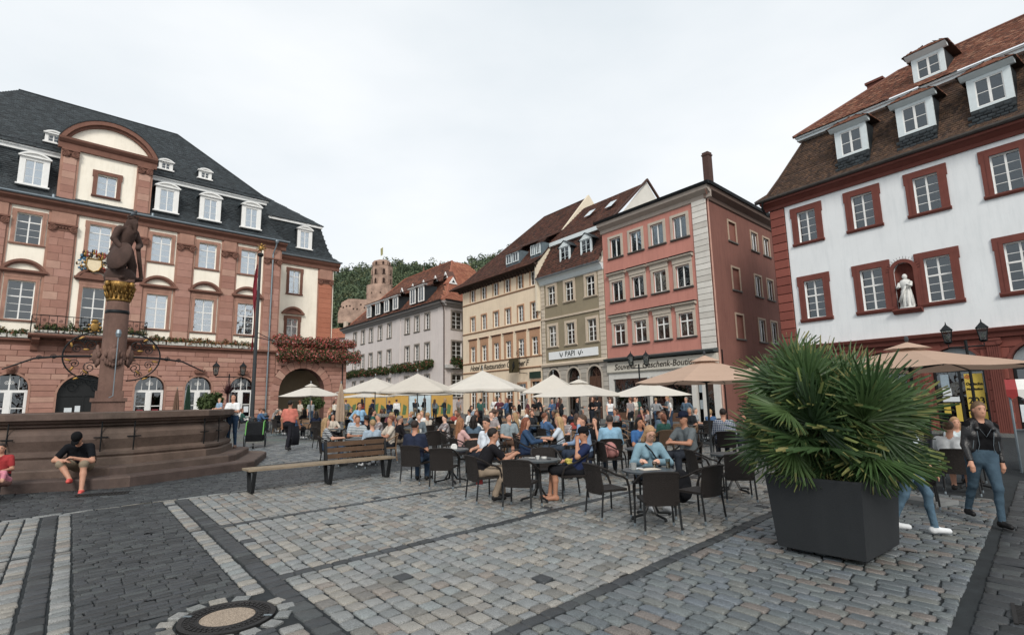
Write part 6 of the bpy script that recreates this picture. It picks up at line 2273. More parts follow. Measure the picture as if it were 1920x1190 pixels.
def hair_prims(J, style):
	H = J['H']
	R32 = J['Rm'].astype(np.float32)
	yv = J['Rm'] @ np.array([0, -1.0, 0])
	zv = J['Rm'] @ np.array([0, 0, 1.0])
	p = []
	c = H(0, .02, .035)
	nrm = (yv * .72 - zv * .69)
	off = float(nrm @ H(0, -.038, .05))
	p.append(('h', 0, c, (.083, .101, .1), R32, (nrm, off)))
	if style in ('long', 'pony', 'bob'):
		k = .088 if style != 'pony' else .083
		p.append(('h', 0, H(0, .03, .0), (k, .096, .115), R32, (yv, float(yv @ H(0, -.02 if style != 'pony' else .02, 0)))))
	if style in ('long', 'bob'):
		ln = .3 if style == 'long' else .13
		for s in (-1, 1):
			p.append(('c', 0, H(s * .07, .02, -.02), H(s * .085, .045, -.06 - ln * .5), .036, .04))
			p.append(('c', 0, H(s * .085, .045, -.06 - ln * .5), H(s * .07, .07, -.08 - ln), .04, .022))
		p.append(('c', 0, H(0, .085, -.02), H(0, .1, -.08 - ln), .06, .04))
	if style == 'pony':
		p.append(('c', 0, H(0, .11, .03), H(0, .15, -.06), .03, .034))
		p.append(('c', 0, H(0, .15, -.06), H(0, .13, -.2), .034, .012))
	if style == 'bun':
		p.append(('e', 0, H(0, .11, .07), (.045, .045, .045), None))
	return p


def mesh_from(prims, h, k, nm, nslots=6):
	W, F, lab = grow(prims, h, k)
	me = np_mesh(nm, W, F, [DEFM] * nslots, midx=lab, smooth=True)
	return me


DEFM = mat('default_cloth', '#777777')
SKINS = ['#c89478', '#b98468', '#d3a288', '#a87458', '#c08a6e']
_pc = {}


def person(x, y, rz, label, sit=False, arms='down', lean=0.0, top='#333333', bot='#2f3642', shoe='#2a2827', hair='#33261e', skin='#c08a6e', style='short', sleeve=.5, shorts=False,
		   fem=False, fat=0.0, sc=1.0, turn=0.0, nod=0.0, legs='a', res=.03, fine=False, group=None, extra='#a8685a', dz=.02, J=None, slump=0.0, cap=None, jacket=False, z=None, skirt=False):
	key = None
	if J is None:
		key = (sit, arms, round(lean, 2), sleeve, shorts, fem, round(fat, 2), round(turn, 2), round(nod, 2), legs, res, fine, slump, jacket, skirt)
	if key is not None and key in _pc:
		me, Jk = _pc[key]
	else:
		Jk = J or skeleton(sit, arms, lean, fem, turn, nod, legs, slump)
		me = mesh_from(body_prims(Jk, sleeve, shorts, fem, fat, skirt, fine, jacket), res, .032, 'person')
		if key is not None:
			_pc[key] = (me, Jk)
	o = link('person', me)
	o.location = (x, y, (gz(x, y) if z is None else z) + dz)
	o.rotation_euler = (0, 0, rz)
	o.scale = (sc, sc, sc)
	for i, m in enumerate((skinm(skin), cloth(top), cloth(bot), mat('shoe_' + shoe[1:], shoe, .6, .1, 9), mat('dark_eye', '#2a211c', .4), mat('lip_' + extra[1:], extra, .6, .05, 5))):
		o.material_slots[i].link = 'OBJECT'
		o.material_slots[i].material = m
	if fine:
		H = Jk['H']
		for s in (-1, 1):
			MB().ball(tuple(H(s * .03, -.076, .014)), (.011, .008, .006), 6, 4).build('eye', mat('dark_eye', '#2a211c', .4), o)
			MB().tube([tuple(H(s * .017, -.083, .034)), tuple(H(s * .045, -.073, .033))], .0045, 4).build('eyebrow', hairm(hair), o)
		MB().tube([tuple(H(-.018, -.079, -.062)), tuple(H(0, -.084, -.061)), tuple(H(.018, -.079, -.062))], .0042, 4).build('lips', mat('lip_' + extra[1:], extra, .6, .05, 5), o)
	if style != 'bald':
		hk = (id(Jk), style, fine)
		if hk not in _pc:
			_pc[hk] = (mesh_from(hair_prims(Jk, style), .010 if fine else .018, .02, 'hair', 1), Jk)
		ho = link('hair', _pc[hk][0], o)
		ho.material_slots[0].link = 'OBJECT'
		ho.material_slots[0].material = hairm(hair)
	if cap:
		H = Jk['H']
		mb = MB()
		mb.lathe([(.098, 0), (.102, .03), (.092, .075), (.06, .108), (.001, .118)], 14, sx=.92, sy=1.08)
		mb.prismz([(-.07, -.08), (-.062, -.15), (-.03, -.185), (.03, -.185), (.062, -.15), (.07, -.08)], .002, .014)
		M = Matrix.Identity(4)
		for i in range(3):
			for j in range(3):
				M[i][j] = Jk['Rm'][i, j]
			M[i][3] = H(0, .012, .045)[i]
		mb.xform(M)
		mb.build('cap', cloth(cap), o, True)
	tag(o, label, 'person', group)
	return o
# ------------------------------------------------------------------ fountain with its column
FSTR = mat_rnd('fountain_stones', ['#574740', '#665448', '#4e403b', '#5e4f45'], .75, 'obj', .45, 1.6, .3, .7, 16)
FC = (-11.4, 15.3)
FZ = gz(*FC)
fo_ = tag(empty('fountain', (FC[0], FC[1], FZ)), 'dark red sandstone fountain basin with steps and tall column, left foreground', 'fountain')


def ring16(rad, cut=.16):
	"""octagon with blunted corners; corners point at -4 degrees + 45 k"""
	out = []
	for k in range(8):
		a = R(-4 + 45 * k)
		p = Vector((math.cos(a), math.sin(a))) * rad
		for s in (-1, 1):
			q = R(-4 + 45 * (k + s))
			e = Vector((math.cos(q), math.sin(q))) * rad
			out.append(p.lerp(e, cut))
	return [(v.x, v.y) for v in out]


def ring_loft(profile, cut, i0=None):
	"""profile (radius, z); returns separate MBs, one for each stone between corners"""
	rings = [[(x, y, z) for x, y in ring16(r, cut)] for r, z in profile]
	res = []
	for j in range(16):
		k = (j + 1) % 16
		mb = MB()
		v = [r[j] for r in rings] + [r[k] for r in rings]
		n = len(rings)
		mb.add(v, [(i, n + i, n + i + 1, i + 1) for i in range(n - 1)])
		res.append(mb)
	return res


for r0, z0, z1 in ((4.3, -.3, .18), (3.75, .14, .36)):
	for mb in ring_loft([(r0 + .02, z0), (r0 + .02, z1 - .03), (r0, z1), (r0 - .75, z1 + .004)], .06):
		mb.build('step_stone', FSTR, fo_)
prof = [(3.3, .3), (3.3, .52), (3.22, .55), (3.26, .6), (3.26, .66), (3.1, .72), (3.14, .82), (3.2, .95), (3.2, 1.08), (3.12, 1.18), (3.0, 1.24), (3.1, 1.27), (3.07, 1.31), (3.2, 1.35), (3.22, 1.38), (3.32, 1.42), (3.32, 1.56), (3.24, 1.58), (2.86, 1.58), (2.84, 1.2), (2.84, .8)]
for mb in ring_loft(prof, .14):
	mb.build('basin_stone', FSTR, fo_)
MB().prismz([(x, y) for x, y in ring16(2.9, .14)], .9, 1.2).build('water', mat('fountain_water', '#2c3b3c', .05, .1, 2, spec=.6), fo_)
r16 = ring16(3.3, .14)
for j in range(16):
	p = Vector(r16[j])
	d = p.normalized()
	t = Vector((-d.y, d.x))
	b = Vector((p.x, p.y, 0)) - Vector((d.x, d.y, 0)) * .1
	mb = MB()
	mb.tube([b + Vector((0, 0, .5)), b + Vector((d.x, d.y, 0)) * .02 + Vector((0, 0, .9)), b + Vector((0, 0, 1.36))], .014, 5)
	mb.tube([b + Vector((t.x * .14, t.y * .14, 1.0)) + Vector((d.x, d.y, 0)) * .02, b + Vector((-t.x * .14, -t.y * .14, 1.0)) + Vector((d.x, d.y, 0)) * .02], .014, 5)
	mb.build('iron_tie', IRON, fo_)
PED = mat('column_sandstone', '#705449', .85, .25, 2, .5, 18, streak=.5, dirt='#3d2e29')
pm = MB()
def sq(w, z0, z1, mb=pm): mb.box(-w / 2, w / 2, -w / 2, w / 2, z0, z1)
sq(1.0, .3, 1.85)
sq(1.12, 1.85, 1.95)
sq(.86, 1.95, 2.15)
sq(.74, 2.15, 3.0)
pd = pm.build('pedestal', PED, fo_)
pd.rotation_euler = (0, 0, R(35))
MB().lathe([(.5, 3.0), (.46, 3.1), (.42, 3.16), (.4, 3.3), (.38, 4.45), (.36, 4.62), (.36, 4.72)], 24).build('shaft', PED, fo_, True)
MB().lathe([(.385, 4.34), (.395, 4.36), (.395, 4.42), (.385, 4.44)], 24).build('iron_band', IRON, fo_, True)
cap = MB().lathe([(.38, 4.7), (.41, 4.74), (.37, 4.8), (.36, 4.9), (.42, 5.1), (.52, 5.24), (.46, 5.26)], 20)
for k in range(16):
	a = math.tau * k / 16
	for z, r, q in ((4.86, .42, .07), (5.04, .47, .075)):
		a2 = a + (z > 5) * .26
		cap.tube([((r - .06) * math.cos(a2), (r - .06) * math.sin(a2), z - .1), (r * math.cos(a2), r * math.sin(a2), z + .02), ((r + .05) * math.cos(a2), (r + .05) * math.sin(a2), z + .1), ((r + .07) * math.cos(a2), (r + .07) * math.sin(a2), z + .06)], [.05, .045, .03, .012], 5)
for k in range(4):
	a = R(35 + 90 * k + 45)
	c, s_ = math.cos(a) * .54, math.sin(a) * .54
	cap.ball((c, s_, 5.18), (.1, .1, .1), 8, 6)
cap.build('gilt_capital', GOLD, fo_, True)
ab = MB()
ab.box(-.46, .46, -.46, .46, 5.26, 5.34)
abo = ab.build('abacus', PED, fo_)
abo.rotation_euler = (0, 0, R(35))
mk = MB()
for k in range(4):
	a = R(-52 + 90 * k)
	c, s_ = math.cos(a), math.sin(a)
	mk.ball((c * .46, s_ * .46, 3.12), (.2, .2, .24), 10, 8).ball((c * .62, s_ * .62, 3.06), (.06, .06, .07), 6, 5)
	for q in range(7):
		b = a + (q - 3) * .16
		mk.ball((math.cos(b) * .5, math.sin(b) * .5, 3.36 - abs(q - 3) * .07), (.07, .07, .09), 6, 4)
		mk.ball((math.cos(b) * .5, math.sin(b) * .5, 2.9 + abs(q - 3) * .02), (.06, .06, .1), 6, 4)
	mk.tube([(c * .6, s_ * .6, 3.05), (c * .72, s_ * .72, 3.02)], .035, 6)
mk.build('spout_masks', PED, fo_, True)
# wrought iron wheels and long spouts left and right, in the plane facing the square
wd = Vector((math.cos(R(36)), math.sin(R(36)), 0))
def WP(a, z): return (wd.x * a, wd.y * a, z)
for s in (-1, 1):
	mb = MB()
	mb.tube([WP(s * (.34 + .78 * math.sin(math.pi * i / 24)), 3.12 + .68 * math.cos(math.pi * i / 24)) for i in range(25)], .022, 6)
	mb.tube([WP(s * .3, 3.12), WP(s * 1.1, 3.1), WP(s * 1.7, 3.02), WP(s * 2.3, 2.72)], [.035, .032, .026, .018], 6)
	for (a, z, r, q) in ((.52, 3.42, .16, 1), (.82, 3.32, .13, -1), (.52, 2.8, .17, -1), (.85, 2.9, .12, 1), (.6, 2.62, .1, 1), (.68, 3.56, .09, -1), (1.3, 3.08, .07, 1), (1.6, 3.05, .06, -1)):
		mb.tube([WP(s * p[0], p[2]) for p in spiral(a, z, r, 0, sgn=q)], .012, 4, cap=False)
	wo_ = mb.build('iron_scrollwork', IRON, fo_)
	for i, (a, z) in enumerate(((.62, 3.3), (.95, 3.42), (.74, 3.62), (.6, 2.68), (.9, 2.76), (1.0, 3.0), (.48, 3.1), (.78, 2.5))):
		lf = MB().ball((0, 0, 0), (.085, .012, .03), 8, 5)
		o = lf.build('gilt_leaf', GOLD, wo_, True)
		o.location = WP(s * a, z)
		o.rotation_euler = (0, i * 1.3, R(36))
MB().tube([(.55, -.62, 3.62), (.55, -.62, 2.0), (.5, -.7, 1.95)], .014, 5).lathe([(.05, 0), (.07, .1), (.05, .2)], 8, (.55, -.62, 3.6)).build('standpipe', ZINC, fo_)

# stone hero with shield on the column
for o in fo_.children:
	if o.name.split('.')[0] in ('pedestal', 'shaft', 'iron_band', 'gilt_capital', 'abacus', 'spout_masks'):
		o.scale = (.74, .74, 1)
hs = tag(empty('stone_figure', (FC[0], FC[1], FZ + 5.34), R(78)), 'weathered brown stone hero leaning on a round shield on top of the fountain column', 'statue')
HP = [('c', 0, v3(-.04, .02, .95), v3(0, -.1, 1.38), .2, .22), ('c', 0, v3(-.24, -.1, 1.48), v3(.22, -.12, 1.48), .11, .11), ('e', 0, v3(.0, -.27, 1.74), (.105, .125, .14), None), ('c', 0, v3(0, -.38, 1.74), v3(0, -.4, 1.7), .03, .035), ('c', 0, v3(0, -.16, 1.5), v3(0, -.24, 1.66), .09, .08),
	  ('c', 0, v3(0, -.35, 1.66), v3(.02, -.36, 1.42), .075, .035), ('c', 0, v3(0, -.2, 1.82), v3(0, -.02, 1.55), .1, .1), ('c', 0, v3(-.12, 0, .9), v3(-.2, -.2, .45), .17, .13), ('c', 0, v3(-.2, -.2, .45), v3(-.18, -.05, .05), .12, .08),
	  ('c', 0, v3(.12, 0, .9), v3(.22, -.12, .48), .17, .12), ('c', 0, v3(.22, -.12, .48), v3(.2, -.2, .05), .12, .08), ('c', 0, v3(.2, -.2, .05), v3(.26, -.42, .04), .08, .06), ('c', 0, v3(-.18, -.05, .05), v3(-.22, -.3, .04), .08, .06),
	  ('c', 0, v3(.26, -.1, 1.46), v3(.36, -.2, 1.15), .095, .08), ('c', 0, v3(.36, -.16, 1.15), v3(.16, -.34, .98), .085, .07), ('c', 0, v3(-.28, -.08, 1.46), v3(-.42, -.1, 1.14), .095, .08), ('c', 0, v3(-.42, -.1, 1.14), v3(-.34, -.28, .9), .08, .07),
	  ('c', 0, v3(-.1, .06, 1.48), v3(-.02, .24, .3), .11, .15), ('c', 0, v3(.1, .06, 1.48), v3(.1, .22, .3), .1, .14), ('c', 0, v3(.0, .1, .1), v3(0, -.1, .06), .34, .3), ('c', 0, v3(.3, -.4, .1), v3(.2, -.3, 1.0), .05, .06)]
for k in range(14):
	a = k * .9
	HP.append(('c', 0, v3(.17 * math.cos(a), .05 + .1 * math.sin(a), 1.46), v3(.24 * math.cos(a + .5), .18 + .12 * math.sin(a + .5), .4 + .25 * (k % 3)), .035, .045))
STONE = mat('brown_statue_stone', '#45322b', .8, .25, 4, .6, 22)
hb = mesh_from(HP, .024, .022, 'figure', 1)
hb.materials[0] = STONE
link('figure', hb, hs)
MB().lathe([(.02, .09), (.2, .08), (.4, .04), (.43, 0), (.4, -.03), (.05, -.03)], 20).xform(Matrix.Translation((-.36, -.3, .62)) @ Matrix.Rotation(R(-78), 4, 'Y') @ Matrix.Rotation(R(0), 4, 'X')).build('shield', STONE, hs, True)
crn = MB().lathe([(.12, 0), (.14, .07), (.11, .07)], 12, (0, -.25, 1.82))
for k in range(6):
	crn.ball((.13 * math.cos(k * 1.05), -.25 + .13 * math.sin(k * 1.05), 1.9), .035, 5, 4)
crn.build('crown', STONE, hs)


def pigeon(x, y, z, rz, label):
	mb = MB().ball((0, 0, .09), (.06, .13, .06), 8, 6).ball((0, -.12, .15), (.035, .04, .04), 7, 5).tube([(0, -.07, .1), (0, -.12, .15)], [.045, .03], 7)
	mb.prismz([(-.03, .1), (.03, .1), (.04, .26), (-.04, .26)], .08, .1).tube([(0, -.15, .15), (0, -.19, .14)], [.012, .004], 5)
	mb.tube([(-.02, 0, .05), (-.02, 0, 0)], .006, 4).tube([(.02, 0, .05), (.02, 0, 0)], .006, 4)
	o = mb.build('pigeon', mat('pigeon_grey', '#4a5158', .6, .25, 8), None, True)
	o.location, o.rotation_euler = (x, y, z), (0, 0, rz)
	return tag(o, label, 'bird')


pigeon(FC[0] + .25, FC[1] - .05, FZ + 5.34 + 1.9, R(60), 'grey pigeon perched on the head of the fountain figure')

# ------------------------------------------------------------------ bench
WOOD = mat('weathered_oak', '#85755f', .75, .25, 5, .4, 40)
WOODB = mat('brown_bench_planks', '#5a4330', .7, .25, 5, .4, 40)
BLK = mat('black_steel', '#17191b', .45, .1, 6, spec=.4)
bx, by = -4.2, 12.2
be = tag(empty('bench', (bx, by, gz(bx, by) + .02), R(41.5)), 'long wooden slat bench with black steel legs and a backrest on its right half', 'bench')
for i in range(5):
	MB().box(-1.62, 1.62, -.25 + i * .105, -.16 + i * .105, .43, .47).build('seat_slat', WOOD, be)
for x in (-1.5, .1, 1.5):
	mb = MB()
	for s in (-1, 1):
		mb.prismx([(s * .24, .42), (s * .17, .42), (s * .05, .0), (s * .13, .0)], x - .03, x + .03)
	mb.box(x - .03, x + .03, -.25, .27, .39, .43).box(x - .032, x + .032, -.13, .13, -.0, .03)
	mb.build('leg', BLK, be)
for i in range(3):
	MB().box(.16, 1.6, .24 + .015 * i, .27 + .015 * i, .5 + i * .135, .6 + i * .135).build('back_plank', WOODB, be)
for x in (.1, 1.58):
	MB().prismx([(.2, .42), (.28, .42), (.33, .88), (.28, .88)], x, x + .06).build('back_post', BLK, be)

# ------------------------------------------------------------------ planter and fan palm
pl = tag(empty('planter', (3.86, 6.8, gz(3.86, 6.8) + .02), R(-50.9)), 'large dark grey square planter under the fan palm, right foreground', 'planter')
ANTH = mat('anthracite_fibre', '#26292c', .6, .1, 1.2, .1, 60, streak=.2, dirt='#3a3c3e')
mb = MB()
lv = [(.47, .535, .05), (.525, .6, .86), (.525, .6, .88), (.48, .55, .88), (.47, .54, .7)]
v = [(sx * a, sy * b, z) for a, b, z in lv for sx, sy in ((-1, -1), (1, -1), (1, 1), (-1, 1))]
mb.add(v, [(r * 4 + j, r * 4 + (j + 1) % 4, r * 4 + 4 + (j + 1) % 4, r * 4 + 4 + j) for r in range(4) for j in range(4)] + [(0, 3, 2, 1)])
mb.build('box', ANTH, pl)
MB().box(-.47, .47, -.53, .53, .7, .74).build('soil', mat('soil', '#2b221b', .95, .3, 12, .6), pl)
for sx in (-1, 1):
	for sy in (-1, 1):
		MB().tube([(sx * .38, sy * .44, 0), (sx * .38, sy * .44, .06)], .035, 8).build('foot', BLK, pl)
PALD = mat_rnd('dry_palm_leaf', ['#7d7048', '#6f6238', '#8a7c55'], .7, 'obj', .2, 5, .2, 0, trans=.1)
pa = tag(empty('fan_palm', (3.86, 6.8, gz(3.86, 6.8) + .79)), 'bushy green fan palm growing in the dark planter, right foreground', 'palm')
PALM = mat_rnd('palm_green', ['#2f4827', '#446330', '#3a572d', '#5c7a3f', '#2a4123'], .45, 'obj', .2, 5, .5, 0, trans=.3)
PALY = mat_rnd('palm_yellow_tips', ['#6f7a3a', '#857f45', '#5a6a30'], .6, 'obj', .2, 5, .3, 0, trans=.18)
fans = []
for vnt in range(6):
	g = random.Random(200 + vnt)
	mb = MB()
	n = 28
	spread = R(g.uniform(88, 118))
	Rl = .54
	for i in range(n):
		a = -spread + 2 * spread * i / (n - 1) + g.uniform(-.02, .02)
		L = Rl * (1 - .22 * (abs(a) / spread) ** 2) * g.uniform(.9, 1.05)
		c, s_ = math.sin(a), math.cos(a)
		fold = .012 if i % 2 else -.012
		dr = g.uniform(.02, .12) + (.1 if g.random() < .12 else 0)
		pts = []
		for f, w in ((.06, .006), (.4, .0145), (.75, .009), (1.0, .0012)):
			r_ = L * f
			z = -.16 * (r_ - .1) ** 2 - dr * max(0, f - .6) * .5
			pts.append(((r_ * c - w * s_, r_ * s_ + w * c, z + fold), (r_ * c + w * s_, r_ * s_ - w * c, z - fold), (r_ * c, r_ * s_, z + .010)))
		for k in range(3):
			(l0, r0, m0), (l1, r1, m1) = pts[k], pts[k + 1]
			mb.add([l0, m0, m1, l1], [(0, 1, 2, 3)], 1 if k == 2 and g.random() < .3 else 0)
			mb.add([m0, r0, r1, m1], [(0, 1, 2, 3)], 1 if k == 2 and g.random() < .3 else 0)
	mb.tube([(0, -.02, 0), (0, .06, 0)], .016, 5)
	fans.append(mb.mesh('leaf', [PALM, PALY]))
	if vnt == 5:
		fans.append(mb.mesh('leaf', [PALD, PALD]))
g = random.Random(31)
stem = MB()
heads = [(-.1, -.1, .25), (.15, .1, .45), (-.2, .2, .35), (.22, -.2, .25), (0, 0, .6), (.0, .1, .75)]
for h_ in heads:
	stem.tube([(h_[0] * .5, h_[1] * .5, -.05), h_], .07, 7)
stem.build('stem', mat('palm_fibre', '#4a3b2a', .9, .3, 20, .6), pa)
pet = MB()
nl = 108
for i in range(nl):
	h_ = heads[i % len(heads)]
	# directions over the upper hemisphere and a little below
	el = math.asin(min(.999, .03 + .97 * ((i + .5) / nl) ** .9))
	az = i * 2.39996 + g.uniform(-.3, .3)
	d = Vector((math.cos(az) * math.cos(el), math.sin(az) * math.cos(el), math.sin(el)))
	L = g.uniform(.22, .62) * (1 + .6 * max(0, math.sin(el)) ** 2)
	st_ = Vector(h_)
	mid = st_ + d * L * .55 + Vector((0, 0, .06))
	end = st_ + d * L + Vector((0, 0, -.02 - .06 * math.cos(el)))
	if end.z < .02 and abs(end.x) < .5 and abs(end.y) < .5:
		end.z = .05
	pet.tube([st_, mid, end], [.012, .009, .007], 4, cap=False)
	dd = (end - mid).normalized()
	dd = (dd + Vector((0, 0, .12 - (.6 * g.random() if i % 5 == 0 else 0)))).normalized()
	up_ = Vector((0, 0, 1)) - dd * dd.z
	if up_.length < .2:
		up_ = Vector((math.cos(az), math.sin(az), 0)) * -1
		up_ = up_ - dd * up_.dot(dd)
	up_ = (up_.normalized() + Vector((g.uniform(-.9, .9), g.uniform(-1.2, .3), 0))).normalized()
	if el > .55 and i % 3:      # the upright fans stand open toward the square
		up_ = Vector((-.5 + g.uniform(-1, 1), -1, g.uniform(-.1, 1.0)))
		up_ = (up_ - dd * up_.dot(dd)).normalized()
	xx = dd.cross(up_).normalized()
	up_ = xx.cross(dd)
	s_ = g.uniform(.75, 1.15) * (1.1 if el > .5 else .9)
	M = Matrix(((xx.x, dd.x, up_.x, end.x), (xx.y, dd.y, up_.y, end.y), (xx.z, dd.z, up_.z, end.z), (0, 0, 0, 1)))
	o = link('leaf', fans[6 if i % 23 == 3 and el < .5 else g.randrange(6)], pa)
	o.matrix_local = M @ Matrix.Scale(s_, 4)
pet.build('leaf_stalks', mat('palm_stalk', '#4c5a2e', .6, .2, 6), pa)


# ------------------------------------------------------------------ street lamps, flagpole, fence, kiosk
def lantern(mb_i, mb_g, x, z, s=1.0):
	for k in range(4):
		a, b = math.tau * (k + .5) / 4, math.tau * (k + 1.5) / 4
		p = lambda r, an, zz: (x + r * math.cos(an) * s, r * math.sin(an) * s, z + zz * s)
		mb_i.tube([p(.12, a, 0), p(.2, a, .42)], .014 * s, 4)
		mb_g.add([p(.118, a, .02), p(.118, b, .02), p(.195, b, .42), p(.195, a, .42)], [(0, 1, 2, 3)])
		mb_i.add([p(.25, a, .42), p(.25, b, .42), p(.03, b, .62), p(.03, a, .62)], [(0, 1, 2, 3)])
	mb_i.tube([(x, 0, z + .6 * s), (x, 0, z + .72 * s)], [.03 * s, .008 * s], 6).lathe([(.05 * s, -.06 * s), (.12 * s, .0), (.12 * s, .02)], 8, (x, 0, z))


def lamp(x, y, h, arm, rz, label, s=1.0):
	o = tag(empty('street_lamp', (x, y, gz(x, y)), rz), label, 'street lamp', 'double lantern street lamps')
	p = MB().lathe([(.14, 0), (.14, .3), (.09, .4), (.06, .9), (.045, 1.0), (.04, h)], 10)
	p.build('post', IRON, o)
	MB().tube([(-arm, 0, h - .02), (-arm, 0, h - .12), (arm, 0, h - .12), (arm, 0, h - .02)], .028, 6).tube([(0, 0, h - .2), (0, 0, h + .1)], .05, 6).build('cross_arm', IRON, o)
	for sx in (-1, 1):
		a, g_ = MB(), MB()
		lantern(a, g_, sx * arm, h + .06, s)
		lo = a.build('lantern', IRON, o)
		g_.build('lantern_glass', glass('lantern_glass', '#c3c8c4', .12), lo)
		MB().ball((sx * arm, 0, h + .22 * s), (.05 * s, .05 * s, .09 * s), 8, 6).build('bulb', mat('frosted_bulb', '#d9d6c8', .5), lo)


lamp(-20.1, 38.2, 3.55, .85, R(30), 'black street lamp with two lanterns before the town hall arches', 1.35)
lamp(7.0, 30.0, 3.45, .42, R(-20), 'black street lamp with two lanterns before the souvenir sign', 1.1)
lamp(15.2, 18.0, 3.45, .46, R(-40), 'black street lamp with two lanterns before the white house, at right', .98)
fp = tag(empty('flagpole', (-18.25, 38.0, gz(-18.25, 38))), 'tall dark flagpole with a gilt figure on top and a furled red flag', 'flagpole')
MB().lathe([(.2, 0), (.2, .6), (.15, .7), (.13, 3), (.09, 12.1)], 10).build('pole', mat('dark_grey_pole', '#33383c', .5, .1, 4), fp)
MB().lathe([(.1, 12.1), (.2, 12.2), (.2, 12.35), (.1, 12.4)], 10).build('pole_cap', IRON, fp)
gf = MB().ball((0, 0, 12.75), (.16, .12, .22), 8, 6).ball((.05, -.02, 13.02), .1, 8, 6)
for k in range(8):
	gf.tube([(0, 0, 12.75), (.42 * math.cos(k * .8), .1, 12.8 + .38 * math.sin(k * .8))], [.07, .02], 5)
gf.build('gilt_finial', GOLD, fp, True)
fl = MB()
n = 24
rows = []
for i in range(n + 1):
	z = 11.7 - 6.2 * i / n
	rows.append([(-.14 - .30 * j / 5 * (.45 + .3 * math.sin(i * .3)) - .02, .08 * math.sin(j * 1.9 + i * .21), z - j * .10) for j in range(6)])
for i in range(n):
	for j in range(5):
		fl.add([rows[i][j], rows[i + 1][j], rows[i + 1][j + 1], rows[i][j + 1]], [(0, 1, 2, 3)])
fl.build('flag', mat('red_flag', '#8a2434', .8, .1, 3), fp, True)
MB().box(-1.2, .0, -.03, .03, 6.2, 6.26).tube([(0, 0, 6.6), (1.1, .3, 6.0)], .025, 5).tube([(0, 0, 6.23), (1.2, .3, 5.95)], .03, 5).build('stay', IRON, fp)

fe = tag(empty('site_fence', (-9.85, 46, gz(-9.85, 46)), R(4)), 'yellow printed site fence behind the diners before the lilac house', 'fence')
YELF = mat('yellow_banner', '#b58a2a', .75, .12, 1.5, .1)
for i in range(5):
	x0 = -4.6 + i * 1.86
	pn = MB().box(x0 + .03, x0 + 1.83, -.02, .02, .15, 2.25).build('banner_panel', YELF if i != 3 else mat('pale_blue_banner', '#a9bcc4', .7, .2, 2), fe)
	MB().tube([(x0, 0, 0), (x0, 0, 2.35)], .03, 6).build('post', ZINC, fe)
	if i != 3:
		gfn = MB()
		for k in range(3):
			a = x0 + .3 + k * .5
			gfn.prism([(a, .4), (a + .3, .4), (a + .4, 1.1 + .3 * (k % 2)), (a + .1, 1.3)], -.026, -.021)
		gfn.build('green_print', mat('green_print', '#4d6a3c', .8, .2, 4), pn)
ki = tag(empty('kiosk', (12.75, 12.6, gz(12.75, 12.6)), R(-42)), 'small sales stand with red and white striped awning at the right edge', 'kiosk')
RED, WHT = mat('awning_red', '#8f2626', .8, .1, 4), mat('awning_white', '#d4d2cd', .8, .06, 4)
for i in range(10):
	x0 = -1.0 + i * .2
	MB().add([(x0, -.6, 1.9), (x0 + .2, -.6, 1.9), (x0 + .2, .3, 2.15), (x0, .3, 2.15), (x0, -.6, 1.75), (x0 + .1, -.6, 1.68), (x0 + .2, -.6, 1.75)], [(0, 1, 2, 3), (4, 5, 6, 1, 0)]).build('awning_stripe', RED if i % 2 == 0 else WHT, ki)
for x in (-.95, .95):
	MB().tube([(x, -.55, 0), (x, -.55, 1.9)], .025, 6).tube([(x, .3, 0), (x, .3, 2.14)], .025, 6).build('pole', ZINC, ki)
MB().box(-.95, .95, -.3, .3, 0, .95).build('counter', mat('grey_counter', '#5c6266', .6, .1, 3), ki)
MB().box(-.8, .2, -.56, -.53, 1.15, 1.55).build('sign_panel', mat('paper_notice', '#cfd6da', .8, .12, 9), ki)
for i in range(3):
	MB().box(-.7, .05, -.566, -.561, 1.22 + i * .1, 1.25 + i * .1).build('sign_line', INK, ki)


def potted(x, y, h, label, blobs, n, leaf, spiky=False, seed=1, mt=None):
	o = tag(empty('potted_plant', (x, y, gz(x, y))), label, 'plant')
	MB().lathe([(.22, 0), (.3, .5), (.3, .55), (.26, .55)], 12).build('pot', mat('grey_pot', '#4c4c4a', .7, .1, 4), o)
	if spiky:
		mb = MB()
		g = random.Random(seed)
		for i in range(46):
			a, e = g.uniform(0, math.tau), g.uniform(.1, 1.45)
			d = Vector((math.cos(a) * math.cos(e), math.sin(a) * math.cos(e), math.sin(e)))
			L = g.uniform(.7, 1.1)
			t = Vector((-d.y, d.x, 0)).normalized() * .035 if abs(d.z) < .99 else Vector((.035, 0, 0))
			b = Vector((0, 0, h))
			mb.add([b - t, b + t, b + d * L * .6 + t, b + d * L, b + d * L * .6 - t], [(0, 1, 2, 3, 4)])
		mb.tube([(0, 0, .5), (0, 0, h)], .06, 7)
		mb.build('foliage', mt, o)
	else:
		link('foliage', foliage_mesh('foliage', blobs, n, leaf, [mt or LEAFG], None, seed), o)
		MB().tube([(0, 0, .5), (0, 0, h)], .05, 7).build('stem', mat('palm_fibre', '#4a3b2a', .9, .3, 20, .6), o)


potted(-20.7, 37.0, 1.4, 'bushy green potted shrub between the fountain and the town hall', [(0, 0, 1.4, .65, .65, .9), (.3, .2, 1.9, .5, .5, .5), (-.3, 0, 1.7, .5, .5, .6)], 1500, .12, seed=4)
potted(-19.3, 36.6, 2.2, 'dark red spiky potted plant beside the flagpole', None, 0, 0, True, 5, mat('dark_red_leaf', '#4a2a2e', .6, .2, 6))
potted(-16.6, 44.2, 1.0, 'green potted bush standing in the great arch', [(0, 0, 1.3, .7, .6, .7), (.6, .1, 1.5, .6, .5, .5)], 900, .12, seed=6)

